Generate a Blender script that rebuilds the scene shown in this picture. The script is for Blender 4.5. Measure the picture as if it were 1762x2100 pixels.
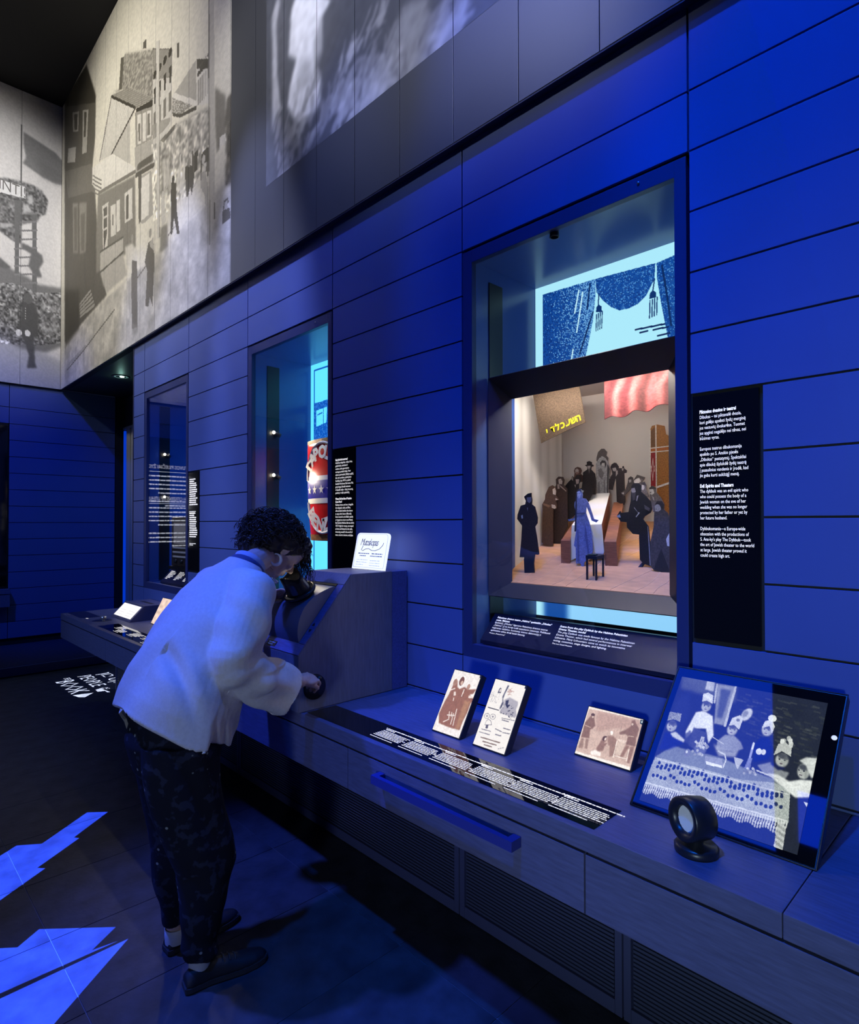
import bpy, bmesh, math, random
import numpy as np
from mathutils import Vector, Matrix
S = bpy.context.scene
COL = S.collection
for o in list(bpy.data.objects): bpy.data.objects.remove(o)
random.seed(7); RNG = np.random.default_rng(7)

# ------------------------------------------------------------------ camera
cd = bpy.data.cameras.new('camera'); cam = bpy.data.objects.new('camera', cd); COL.objects.link(cam)
cd.sensor_width = 36; cd.lens = 1240.506*36/2100; cd.shift_y = 7.35/2100
cd.clip_start = 0.02
_yaw, _pit, _rol = math.radians(46.0477), math.radians(0.7717), math.radians(-0.0472)
_f = Vector((-math.sin(_yaw)*math.cos(_pit), math.cos(_yaw)*math.cos(_pit), math.sin(_pit)))
cam.matrix_world = Matrix.Translation((0, 0, 1.6)) @ (_f.to_track_quat('-Z', 'Y').to_matrix().to_4x4() @ Matrix.Rotation(_rol, 4, 'Z'))
S.camera = cam

# ------------------------------------------------------------------ world, exposure, lamps
W = bpy.data.worlds.new('world'); S.world = W; W.use_nodes = True
W.node_tree.nodes['Background'].inputs[0].default_value = (.10, .16, .5, 1)
W.node_tree.nodes['Background'].inputs[1].default_value = .02
S.view_settings.view_transform = 'Standard'; S.view_settings.look = 'None'
S.view_settings.exposure = 0; S.view_settings.gamma = 1; S.view_settings.use_curve_mapping = False

def spot(name, loc, aim, col, power, angle=50, blend=.6, radius=.08):
    l = bpy.data.lights.new(name, 'SPOT'); l.color = col; l.energy = power
    l.cycles.use_multiple_importance_sampling = False; l.spot_size = math.radians(angle); l.spot_blend = blend; l.shadow_soft_size = radius
    o = bpy.data.objects.new(name, l); COL.objects.link(o); o.location = loc
    o.rotation_euler = (Vector(aim)-Vector(loc)).to_track_quat('-Z', 'Y').to_euler()
    return o
BLUE = (.006, .105, 1.0)
def area(name, loc, sx, sy, col, power):
    l = bpy.data.lights.new(name, 'AREA'); l.shape = 'RECTANGLE'; l.size = sx; l.size_y = sy; l.color = col; l.energy = power
    o = bpy.data.objects.new(name, l); COL.objects.link(o); o.location = loc; return o
area('blue_ceiling_light', (-3.32, -.65, 6.95), 1.95, 2.0, (.004, .06, 1.0), 30)
area('blue_ceiling_light', (-1.95, -1.15, 6.95), .3, .6, (.004, .05, 1.0), 1.6)
# wall washers in a row below the ceiling, tight beams that graze down the wall
for x, z, pw, col in [(.85, 3.2, 300, BLUE), (-.35, 3.2, 1500, BLUE), (-1.55, 3.0, 1000, BLUE), (-2.75, 2.6, 560, (.16, .26, 1.0)), (-3.8, 2.8, 1700, (.48, .54, 1.0)), (-5.0, 2.8, 1050, (.50, .56, 1.0)), (-6.1, 2.5, 560, (.44, .52, 1.0))]:
    spot('wall_washer', (x, .5, 6.9), (x-.05, 2.04, z), col, pw, 23, .8, .05)
spot('blue_counter_lamp', (-.9, -.3, 6.9), (-1.0, 1.75, .8), (.002, .15, 1.0), 1250, 33, .9, .08)
spot('blue_room_lamp', (-3.9, -1.3, 6.9), (-2.4, .95, 1.0), (.06, .13, 1.0), 2300, 19, .9, .12)
spot('blue_far_lamp', (-6.3, -.9, 6.9), (-9.05, 1.8, 1.7), (.01, .10, 1.0), 900, 34, 1.0, .1)
# added fill spots, low and frontal, standing in for exhibit glow across the hall
spot('exhibit_fill_lamp', (1.6, -4.0, 1.5), (.1, 2.0, 1.05), (.66, .88, 1.0), 430, 36, .9, .3)
spot('exhibit_fill_lamp', (1.2, -4.0, 1.4), (-2.0, 2.0, .75), (.50, .62, 1.0), 380, 24, .9, .3)
spot('exhibit_fill_lamp', (-2.6, -4.0, 1.7), (-5.3, 2.0, 1.1), (.26, .42, 1.0), 520, 34, .9, .3)
spot('mural_street_lamp', (-6.3, -2.2, 6.5), (-6.5, 2.0, 5.1), (1.0, .95, .84), 900, 66, .9, .15)
spot('mural_street_lamp', (-3.3, -2.0, 6.6), (-3.65, 2.0, 4.9), (1.0, .98, .95), 560, 27, 1.0, .15)
spot('mural_arch_lamp', (-4.6, -.9, 6.6), (-9.05, .9, 5.2), (1.0, .97, .95), 1150, 44, .9, .15)
spot('upper_panel_lamp', (-2.9, -2.2, 6.2), (-2.1, 2.0, 5.0), (.80, .84, 1.0), 640, 44, .8, .2)
spot('upper_panel_lamp', (-.6, -2.4, 6.2), (-.6, 2.0, 5.4), (.70, .76, 1.0), 90, 40, .8, .2)

# ------------------------------------------------------------------ helpers
def s2l(c):
    c = np.asarray(c, float)/255
    return np.where(c <= .04045, c/12.92, ((c+.055)/1.055)**2.4)
def rgb(*c): return tuple(float(v) for v in s2l(c))
MATS = {}
def mat(name, col=(.5, .5, .5), rough=.5, metal=0, spec=.5, emit=None, es=1.0, noise=None, bump=None, attr=None, coat=0, wood=None):
    """noise=(scale, amount) colour variation; bump=(scale, strength); attr: colour attribute drives colour or emission"""
    if name in MATS: return MATS[name]
    m = bpy.data.materials.new(name); m.use_nodes = True; nt = m.node_tree; N = nt.nodes; L = nt.links
    b = N['Principled BSDF']
    b.inputs['Base Color'].default_value = (*col, 1); b.inputs['Roughness'].default_value = rough
    b.inputs['Metallic'].default_value = metal; b.inputs['Specular IOR Level'].default_value = spec
    b.inputs['Coat Weight'].default_value = coat
    tc = N.new('ShaderNodeTexCoord')
    if attr:
        a = N.new('ShaderNodeVertexColor'); a.layer_name = 'Col'
        if attr == 'emit':
            b.inputs['Base Color'].default_value = (.02, .02, .02, 1)
            L.new(a.outputs[0], b.inputs['Emission Color']); b.inputs['Emission Strength'].default_value = es
        else:
            L.new(a.outputs[0], b.inputs['Base Color'])
    if emit:
        b.inputs['Emission Color'].default_value = (*emit, 1); b.inputs['Emission Strength'].default_value = es
    if noise or wood:
        n = N.new('ShaderNodeTexNoise'); n.inputs['Detail'].default_value = 6
        mp = N.new('ShaderNodeMapping'); L.new(tc.outputs['Object'], mp.inputs[0]); L.new(mp.outputs[0], n.inputs['Vector'])
        sc, am = noise or wood[:2]
        n.inputs['Scale'].default_value = sc
        if wood: mp.inputs['Scale'].default_value = wood[2]
        r = N.new('ShaderNodeMapRange'); r.inputs[1].default_value = .3; r.inputs[2].default_value = .7
        r.inputs[3].default_value = 1-am; r.inputs[4].default_value = 1+am
        L.new(n.outputs['Fac'], r.inputs[0])
        mx = N.new('ShaderNodeMix'); mx.data_type = 'RGBA'; mx.blend_type = 'MULTIPLY'; mx.inputs[0].default_value = 1
        mx.inputs[6].default_value = (*col, 1); L.new(r.outputs[0], mx.inputs[7])
        L.new(mx.outputs[2], b.inputs['Base Color'])
    if bump:
        n2 = N.new('ShaderNodeTexNoise'); n2.inputs['Scale'].default_value = bump[0]; n2.inputs['Detail'].default_value = 4
        if wood:
            L.new(mp.outputs[0], n2.inputs['Vector'])
        else: L.new(tc.outputs['Object'], n2.inputs['Vector'])
        bp = N.new('ShaderNodeBump'); bp.inputs['Strength'].default_value = bump[1]; bp.inputs['Distance'].default_value = .01
        L.new(n2.outputs['Fac'], bp.inputs['Height']); L.new(bp.outputs[0], b.inputs['Normal'])
    MATS[name] = m; return m
def glass_mat():
    if 'clear_glass' in MATS: return MATS['clear_glass']
    m = bpy.data.materials.new('clear_glass'); m.use_nodes = True; nt = m.node_tree; N = nt.nodes; L = nt.links
    N.remove(N['Principled BSDF']); out = N['Material Output']
    t = N.new('ShaderNodeBsdfTransparent'); t.inputs[0].default_value = (.95, .96, .97, 1)
    g = N.new('ShaderNodeBsdfGlossy'); g.inputs['Roughness'].default_value = .0
    lw = N.new('ShaderNodeLayerWeight'); lw.inputs[0].default_value = .5
    pw = N.new('ShaderNodeMath'); pw.operation = 'POWER'; pw.inputs[1].default_value = 4.0; L.new(lw.outputs['Facing'], pw.inputs[0])
    fr = N.new('ShaderNodeMapRange'); fr.inputs[3].default_value = .035; fr.inputs[4].default_value = .75; L.new(pw.outputs[0], fr.inputs[0])
    mx = N.new('ShaderNodeMixShader'); L.new(fr.outputs[0], mx.inputs[0]); L.new(t.outputs[0], mx.inputs[1]); L.new(g.outputs[0], mx.inputs[2])
    L.new(mx.outputs[0], out.inputs[0]); MATS['clear_glass'] = m; return m

def link(name, me, m=None, parent=None):
    o = bpy.data.objects.new(name, me); COL.objects.link(o)
    if m and not me.materials: me.materials.append(m)
    if parent: o.parent = parent
    return o
def tag(o, label, cat, group=None, kind=None):
    if label: o['label'] = label
    if cat: o['category'] = cat
    if group: o['group'] = group
    if kind: o['kind'] = kind
    return o
def thing(name, label, cat, group=None, loc=None):
    o = bpy.data.objects.new(name, None); COL.objects.link(o); o.empty_display_size = .05
    o['_b'] = 1; del o['_b']
    return tag(o, label, cat, group)
def struct(o): o['kind'] = 'structure'; return o
def mesh(name, vs, fs, m=None, parent=None, smooth=False):
    me = bpy.data.meshes.new(name); me.from_pydata([tuple(v) for v in vs], [], [tuple(f) for f in fs]); me.update()
    if smooth: me.polygons.foreach_set('use_smooth', [True]*len(me.polygons))
    return link(name, me, m, parent)
def bm_obj(name, bm, m=None, parent=None, smooth=False):
    me = bpy.data.meshes.new(name); bm.normal_update(); bm.to_mesh(me); bm.free()
    if smooth: me.polygons.foreach_set('use_smooth', [True]*len(me.polygons))
    return link(name, me, m, parent)
def bm_box(bm, a, b, bevel=0):
    g = bmesh.ops.create_cube(bm, size=1)
    for v in g['verts']:
        v.co = Vector(((a[i]+b[i])/2 + v.co[i]*(b[i]-a[i]) for i in range(3)))
    if bevel:
        es = {e for v in g['verts'] for e in v.link_edges}
        bmesh.ops.bevel(bm, geom=list(es), offset=bevel, segments=2, affect='EDGES', profile=.7)
def box(name, a, b, m, parent=None, bevel=0):
    a, b = [min(p, q) for p, q in zip(a, b)], [max(p, q) for p, q in zip(a, b)]
    bm = bmesh.new(); bm_box(bm, a, b, bevel); return bm_obj(name, bm, m, parent)
def obox(name, O, X, Y, Z, m, parent=None, bevel=0):
    """box with corner O and edge vectors X, Y, Z"""
    O, X, Y, Z = map(Vector, (O, X, Y, Z)); bm = bmesh.new(); bm_box(bm, (0, 0, 0), (X.length, Y.length, Z.length), bevel)
    M = Matrix((X.normalized(), Y.normalized(), Z.normalized())).transposed().to_4x4(); M.translation = O
    bm.transform(M); bmesh.ops.recalc_face_normals(bm, faces=bm.faces); return bm_obj(name, bm, m, parent)
def prism(name, pts, vec, m, parent=None, bevel=0):
    """3-D planar polygon extruded by vec"""
    bm = bmesh.new(); vs = [bm.verts.new(p) for p in pts]; f = bm.faces.new(vs)
    r = bmesh.ops.extrude_face_region(bm, geom=[f])
    for v in r['geom']:
        if isinstance(v, bmesh.types.BMVert): v.co += Vector(vec)
    bmesh.ops.recalc_face_normals(bm, faces=bm.faces)
    if bevel: bmesh.ops.bevel(bm, geom=list(bm.edges), offset=bevel, segments=2, affect='EDGES')
    return bm_obj(name, bm, m, parent)
def bm_tube(bm, pts, rad, seg=10, cap=True, flat=None):
    pts = [Vector(p) for p in pts]; n = len(pts)
    rad = [rad]*n if not hasattr(rad, '__len__') else rad
    rings = []; up = None
    for i, p in enumerate(pts):
        t = (pts[min(i+1, n-1)]-pts[max(i-1, 0)]).normalized()
        if up is None: up = t.orthogonal().normalized()
        up = (up - t*up.dot(t)).normalized(); sd = t.cross(up)
        rings.append([bm.verts.new(p + (up*math.cos(a)+sd*math.sin(a))*rad[i]) for a in [2*math.pi*k/seg for k in range(seg)]])
    for r0, r1 in zip(rings, rings[1:]):
        for k in range(seg): bm.faces.new((r0[k], r0[(k+1) % seg], r1[(k+1) % seg], r1[k]))
    if cap: bm.faces.new(rings[0][::-1]); bm.faces.new(rings[-1])
def tube(name, pts, rad, m, parent=None, seg=10, cap=True):
    bm = bmesh.new(); bm_tube(bm, pts, rad, seg, cap); return bm_obj(name, bm, m, parent, True)
def lathe(name, prof, O, axis, m, parent=None, seg=32, smooth=True):
    """profile [(radius, height)] revolved about axis through O"""
    A = Vector(axis).normalized(); U = A.orthogonal().normalized(); V = A.cross(U); O = Vector(O)
    vs = []; fs = []; n = len(prof)
    for k in range(seg):
        a = 2*math.pi*k/seg; d = U*math.cos(a)+V*math.sin(a)
        for r, h in prof: vs.append(O + d*r + A*h)
    for k in range(seg):
        for i in range(n-1):
            a, b = k*n+i, ((k+1) % seg)*n+i
            fs.append((a, b, b+1, a+1))
    o = mesh(name, vs, fs, m, parent, smooth)
    return o
def text_mesh(body, size, bold=0, ls=1.0, cs=1.0, shear=0, align='LEFT', extrude=0):
    cu = bpy.data.curves.new('t', 'FONT'); cu.body = body; cu.size = size; cu.offset = bold; cu.space_line = ls
    cu.space_character = cs; cu.shear = shear; cu.align_x = align; cu.extrude = extrude; cu.resolution_u = 2
    o = bpy.data.objects.new('t', cu); COL.objects.link(o)
    dg = bpy.context.evaluated_depsgraph_get(); dg.update()
    me = bpy.data.meshes.new_from_object(o.evaluated_get(dg)); bpy.data.objects.remove(o); bpy.data.curves.remove(cu)
    return me
def text(name, body, size, O, R, U, m, parent=None, sx=1.0, fit=None, **kw):
    """lettering with baseline start O, reading along R, tops towards U"""
    me = text_mesh(body, size, **kw); R = Vector(R).normalized(); U = Vector(U).normalized(); Nn = R.cross(U)
    M = Matrix((R*sx, U, Nn)).transposed().to_4x4(); M.translation = Vector(O)
    if fit and len(me.vertices):
        w = max(v.co.x for v in me.vertices); sx = fit/w
        M = Matrix((R*sx, U, Nn)).transposed().to_4x4(); M.translation = Vector(O)
    me.transform(M); me.materials.clear(); me.update()
    return link(name, me, m, parent)
def tw(lines, size):
    me = text_mesh(max(lines, key=len), size); w = max(v.co.x for v in me.vertices); bpy.data.meshes.remove(me); return w
def blob_lines(name, O, R, U, widths, lh, h, m, parent=None, seed=1, gap=.5):
    """rows of print too fine to read: small word blocks along R, row after row against U"""
    rr = random.Random(seed); R, U, O = Vector(R).normalized(), Vector(U).normalized(), Vector(O); vs = []; fs = []
    for i, w in enumerate(widths):
        x = 0; y = -i*lh
        while x < w:
            l = min(h*rr.uniform(1.1, 4.2), w-x)
            if l > h*.3:
                k = len(vs); hh = h*rr.uniform(.85, 1.1)
                vs += [O+R*x+U*y, O+R*(x+l)+U*y, O+R*(x+l)+U*(y+hh), O+R*x+U*(y+hh)]; fs.append((k, k+1, k+2, k+3))
            x += l + h*gap
    return mesh(name, vs, fs, m, parent)

class Canvas:
    """a print: colour values on a fine grid, u to the right, v downwards, both 0..1"""
    def __init__(s, w, h, base, seed=1):
        s.w, s.h = w, h; s.rng = np.random.default_rng(seed)
        s.u, s.v = np.meshgrid((np.arange(w)+.5)/w, (np.arange(h)+.5)/h)
        s.a = np.ones((h, w, 3))*np.array(base, float)
        s.asp = w/h
    def blur(s, m, r):
        r = int(r)
        if r < 1: return m
        for ax in (0, 1):
            k = np.pad(m, [(r, r) if i == ax else (0, 0) for i in (0, 1)], mode='edge'); c = np.cumsum(k, axis=ax)
            z = np.zeros_like(np.take(c, [0], axis=ax)); c = np.concatenate([z, c], axis=ax); n = 2*r+1
            m = (np.take(c, range(n, c.shape[ax]), axis=ax)-np.take(c, range(0, c.shape[ax]-n), axis=ax))/n
        return m
    def pm(s, pts):
        p = np.array(pts, float); m = np.zeros((s.h, s.w), bool); q = np.roll(p, -1, axis=0)
        for (x0, y0), (x1, y1) in zip(p, q):
            if y0 == y1: continue
            c = ((s.v >= min(y0, y1)) & (s.v < max(y0, y1)))
            m ^= c & (s.u < (x1-x0)*(s.v-y0)/(y1-y0)+x0)
        return m.astype(float)
    def put(s, m, col, al=1, soft=0):
        if soft: m = s.blur(s.blur(m, soft), soft)
        m = (m*al)[..., None]; s.a = s.a*(1-m)+np.array(col, float)*m; return s
    def poly(s, pts, col, al=1, soft=0): return s.put(s.pm(pts), col, al, soft)
    def ell(s, cx, cy, rx, ry, col, al=1, soft=0, rot=0):
        x, y = (s.u-cx)*s.asp, s.v-cy; c, q = math.cos(rot), math.sin(rot)
        return s.put((((x*c+y*q)/(rx*s.asp))**2+((-x*q+y*c)/ry)**2 <= 1).astype(float), col, al, soft)
    def line(s, pts, wd, col, al=1, soft=0):
        m = np.zeros((s.h, s.w))
        for (x0, y0), (x1, y1) in zip(pts, pts[1:]):
            ax, ay, bx, by = x0*s.asp, y0, x1*s.asp, y1; dx, dy = bx-ax, by-ay; L2 = dx*dx+dy*dy+1e-12
            px, py = s.u*s.asp, s.v; t = np.clip(((px-ax)*dx+(py-ay)*dy)/L2, 0, 1)
            m = np.maximum(m, ((px-ax-t*dx)**2+(py-ay-t*dy)**2 < (wd/2)**2).astype(float))
        return s.put(m, col, al, soft)
    def noise(s, cells, mask=None, amp=.1, mul=True):
        g = s.rng.random((max(2, int(cells[1])), max(2, int(cells[0]))))
        y = s.v*(g.shape[0]-1); x = s.u*(g.shape[1]-1); i = y.astype(int).clip(0, g.shape[0]-2); j = x.astype(int).clip(0, g.shape[1]-2)
        fy, fx = y-i, x-j; fy = fy*fy*(3-2*fy); fx = fx*fx*(3-2*fx)
        n = (g[i, j]*(1-fx)+g[i, j+1]*fx)*(1-fy)+(g[i+1, j]*(1-fx)+g[i+1, j+1]*fx)*fy
        n = (n-.5)*2*amp
        if mask is not None: n = n*mask
        s.a = np.clip(s.a*(1+n[..., None]) if mul else s.a+n[..., None]*255, 0, 255); return s
    def fill_noise(s, mask, cells, lo, hi, thr=.5):
        g = s.rng.random((int(cells[1]), int(cells[0])))
        i = (s.v*(g.shape[0]-1)).astype(int); j = (s.u*(g.shape[1]-1)).astype(int)
        s.put(mask*(g[i, j] > thr), hi); s.put(mask*(g[i, j] <= thr), lo); return s
    def speck(s):
        r = s.rng.random((s.h//2+1, s.w//2+1)); return np.repeat(np.repeat(r, 2, 0), 2, 1)[:s.h, :s.w]
    def build(s, name, m, O, U, V, parent=None, cut=None):
        """corner O (top left), edge vectors U (right) and V (down)"""
        O, U, V = (np.array(t, float) for t in (O, U, V)); w, h = s.w, s.h
        gu, gv = np.meshgrid(np.linspace(0, 1, w), np.linspace(0, 1, h))
        P = O+gu[..., None]*U+gv[..., None]*V
        idx = np.arange(w*h).reshape(h, w)
        F = np.stack([idx[:-1, :-1], idx[1:, :-1], idx[1:, 1:], idx[:-1, 1:]], -1).reshape(-1, 4)
        me = bpy.data.meshes.new(name); me.vertices.add(w*h); me.vertices.foreach_set('co', P.reshape(-1))
        me.loops.add(F.size); me.loops.foreach_set('vertex_index', F.reshape(-1))
        me.polygons.add(len(F)); me.polygons.foreach_set('loop_start', np.arange(len(F))*4)
        me.update(calc_edges=True)
        at = me.color_attributes.new('Col', 'FLOAT_COLOR', 'POINT')
        c = np.ones((w*h, 4)); c[:, :3] = s2l(s.a.reshape(-1, 3)); at.data.foreach_set('color', c.reshape(-1))
        return link(name, me, m, parent)
    def sub(s, u0, u1):
        i0, i1 = int(round(u0*(s.w-1))), int(round(u1*(s.w-1)))+1
        c = Canvas.__new__(Canvas); c.a = s.a[:, max(0, i0):i1]; c.h, c.w = c.a.shape[:2]; return c
G = lambda v: (v, v, v)
D = 2.042

# ------------------------------------------------------------------ materials of the setting
M_PAN = mat('blue_lacquer_panel', (.070, .112, .335), .42, spec=.35, noise=(3, .03))
M_GREY = mat('grey_metal_panel', (.115, .12, .13), .38, spec=.5, metal=.4, noise=(2, .04))
M_DARK = mat('black_gap', (.006, .007, .012), .7)
M_NAVY = mat('navy_trim', (.02, .024, .06), .5)
M_CEIL = mat('black_ceiling', (.008, .008, .009), .9)
M_TILE = mat('dark_stone_tile', (.042, .046, .060), .5, spec=.25, noise=(9, .35), bump=(40, .15))
M_GROUT = mat('pale_grout', (.14, .15, .19), .8)
M_CASEFR = mat('navy_case_frame', (.022, .034, .125), .4, spec=.4)
M_BLACK = mat('black_satin', (.008, .008, .009), .35)
M_OAK = mat('blue_stained_oak', (.100, .108, .215), .45, spec=.4, wood=(14, .16, (1, 8, 8)), bump=(14, .1))

# ------------------------------------------------------------------ floor of stone tiles
floor = struct(box('floor', (-11, -5, -.05), (5, 3.2, -.0025), M_GROUT))
tiles = {}
def tile_mesh(w, d):
    k = (round(w, 3), round(d, 3))
    if k not in tiles:
        bm = bmesh.new(); bm_box(bm, (0, 0, -.010), (w, d, 0), .001); me = bpy.data.meshes.new('floor_tile')
        bm.to_mesh(me); bm.free(); me.materials.append(M_TILE); tiles[k] = me
    return tiles[k]
TW, TD = .4755, .9510
xs = [-2.70+TW*k for k in range(-17, 16)]
ys = [1.53+TD*k for k in range(-6, 2)]
for i in range(len(xs)-1):
    for j in range(len(ys)-1):
        o = link('floor_tile', tile_mesh(TW-.003, TD-.003), None, floor); o.location = (xs[i]+.0015, ys[j]+.0015, 0)

# ------------------------------------------------------------------ right wall: panels on a dark backing, openings for the cases
ZK = [3.0659-.20668*k for k in range(0, 15)]           # joint heights
CX = [-6.34, -6.045, -5.010, -3.978, -2.936, -1.899, -.854, .184, 1.222, 2.26, 3.2]
CASES = [(-1.899, -.854), (-3.978, -2.936), (-6.045, -5.010)]
ZB, ZT = .990, 2.8575
LABELS = [(-.849, -.636), (-2.932, -2.716), (-5.004, -4.786)]; LZ0, LZ1 = 1.2057, 2.0325
bm = bmesh.new(); yb0, yb1 = D+.014, D+.05
edges = [-6.34]
for a, b in sorted(CASES):
    bm_box(bm, (edges[-1], yb0, 0), (a, yb1, 3.36)); bm_box(bm, (a, yb0, 0), (b, yb1, ZB)); bm_box(bm, (a, yb0, ZT), (b, yb1, 3.36)); edges.append(b)
bm_box(bm, (edges[-1], yb0, 0), (3.2, yb1, 3.36))
wall = struct(bm_obj('wall_right', bm, M_DARK))
rows = [(ZK[0], 3.36)] + [(ZK[i+1], ZK[i]) for i in range(len(ZK)-1)]
def wpanel(x0, x1, z0, z1):
    g = .0034; box('wall_panel', (x0+g, D, z0+g), (x1-g, D+.0135, z1-g), M_PAN, wall, .0012)
for x0, x1 in zip(CX, CX[1:]):
    case = any(abs(x0-a) < .01 for a, b in CASES)
    lab = [l for l in LABELS if abs(l[0]-x0) < .02]
    for z0, z1 in rows:
        if z1 < .4: continue
        if case:
            if z0 >= 2.85: wpanel(x0, x1, z0, z1)
            elif z1 <= ZB+.01: wpanel(x0, x1, z0, z1)
            continue
        if lab and z0 > LZ0-.05 and z1 < LZ1+.05: wpanel(lab[0][1]+.004, x1, z0, z1)
        else: wpanel(x0, x1, z0, z1)
    if case: wpanel(x0, x1, ZK[10]-.0, ZB) if ZK[10] < ZB-.03 else None
struct(box('trim_1', (-6.36, D-.002, .3), (-6.341, 2.62, 3.36), M_NAVY))

# ------------------------------------------------------------------ upper wall: grey panels over the blue ones
YU = 2.005
upper = struct(box('wall_upper', (-9.05, YU+.016, 3.362), (3.2, YU+.08, 7.1), M_DARK))
struct(box('trim_2', (-6.34, YU+.002, 3.352), (3.2, D+.05, 3.3615), M_NAVY))
UX = [-1.165+.3772*k for k in range(-21, 12)]
UX = [x for x in UX if x > -9.0]; UX = [-9.05]+UX
UPANELS = []
for x0, x1 in zip(UX, UX[1:]):
    g = .0016; UPANELS.append((x0, x1, box('upper_panel', (x0+g, YU, 3.36), (x1-g, YU+.015, 7.1), M_GREY, upper, .001)))

# ------------------------------------------------------------------ far wall, opening beside it, ceiling and the unseen sides of the hall
XF = -9.05
far = struct(box('wall_far', (XF-.12, -5, 0), (XF-.056, 2.69, 3.362), M_DARK))
for y0, y1 in [(-1.65, -.62), (-.62, .42), (.42, 1.457), (1.457, 2.685)]:
    for z0, z1 in rows:
        if z1 < .1: continue
        if y1 < 1.5 and .78 < z0 and z1 < 2.87: continue
        g = .0034; box('wall_panel', (XF-.055, y0+g, max(z0, .1)+g), (XF-.04, y1-g, z1-g), M_PAN, far, .0012)
upfar = struct(box('wall_far_upper', (XF-.12, -5, 3.3625), (XF-.016, YU+.02, 7.1), M_DARK))
struct(box('trim_3', (XF-.09, 2.69, 0), (XF-.02, 2.80, 3.40), M_DARK))
back = struct(box('wall_back', (-9.2, 2.80, 0), (-6.0, 2.86, 3.5), mat('grey_back_wall', (.05, .055, .07), .6)))
struct(box('soffit', (-9.05, YU+.02, 3.3625), (-6.34, 2.80, 3.40), mat('dark_soffit', (.035, .045, .045), .5)))
struct(box('ceiling', (-11, -5, 7.1), (5, 2.1, 7.16), M_CEIL))
struct(box('wall_left', (-11, -4.3, 0), (5, -4.2, 7.1), mat('dark_hall_wall', (.03, .035, .07), .7)))
struct(box('wall_near', (4.6, -4.3, 0), (4.7, 2.2, 7.1), MATS['dark_hall_wall']))
# door jambs seen in the opening
d1 = struct(box('door_1', (-9.0, 2.755, 2.93), (-6.5, 2.80, 3.06), M_BLACK))
mj = mat('pale_door_jamb', (.42, .42, .43), .5)
for x0, x1 in [(-8.80, -8.665), (-8.61, -8.455), (-8.40, -8.2)]:
    box('jamb', (x0, 2.74, 0), (x1, 2.80, 2.90), mj, d1, .004)
box('jamb_head', (-8.93, 2.735, 2.895), (-6.5, 2.795, 2.925), mj, d1, .003)
led = box('light_strip', (-8.93, 2.745, 0), (-8.895, 2.77, 2.88), mat('blue_led', (.02, .05, .3), .5, emit=(.0, .06, .9), es=.55), d1)
led['label'] = 'glowing blue light strip'
# low grooved platform before the far wall
plat = struct(box('platform', (-9.089, -4, 0), (-7.62, 2.69, .085), M_NAVY))
for k in range(30):
    x = -9.05+k*.047; box('groove_slat', (x, -4, .0855), (x+.03, 2.685, .099), mat('navy_slat', (.03, .035, .085), .5), plat)
box('platform_edge', (-7.62, -4, .012), (-7.58, 2.69, .102), mat('navy_edge', (.06, .07, .17), .45), plat, .003)
# recessed downlight in the soffit
dl = thing('downlight', 'round recessed downlight glowing greenish white in the dark soffit', 'downlight')
dc = (-7.74, 2.345)
lathe('trim_ring', [(.060, 0), (.095, 0), (.098, -.006), (.058, -.006)], (*dc, 3.3622), (0, 0, 1), mat('downlight_ring', (.4, .45, .45), .4), dl)
lathe('reflector', [(.001, 0), (.058, -.004)], (*dc, 3.3615), (0, 0, 1), M_BLACK, dl)
lathe('bulb', [(.0, -.012), (.022, -.008), (.024, .0)], (dc[0]+.01, dc[1]+.01, 3.361), (0, 0, 1), mat('downlight_bulb', emit=(.75, 1, .9), es=9), dl)
o = spot('downlight_beam', (*dc, 3.34), (-7.95, 2.45, 0), (.55, 1, .85), 9, 120, 1.0, .03); o.parent = dl
pl = bpy.data.lights.new('downlight_spill', 'POINT'); pl.energy = .35; pl.color = (.5, 1, .85); pl.shadow_soft_size = .02
po = bpy.data.objects.new('downlight_spill', pl); COL.objects.link(po); po.location = (dc[0], dc[1], 3.28); po.parent = dl

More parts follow.
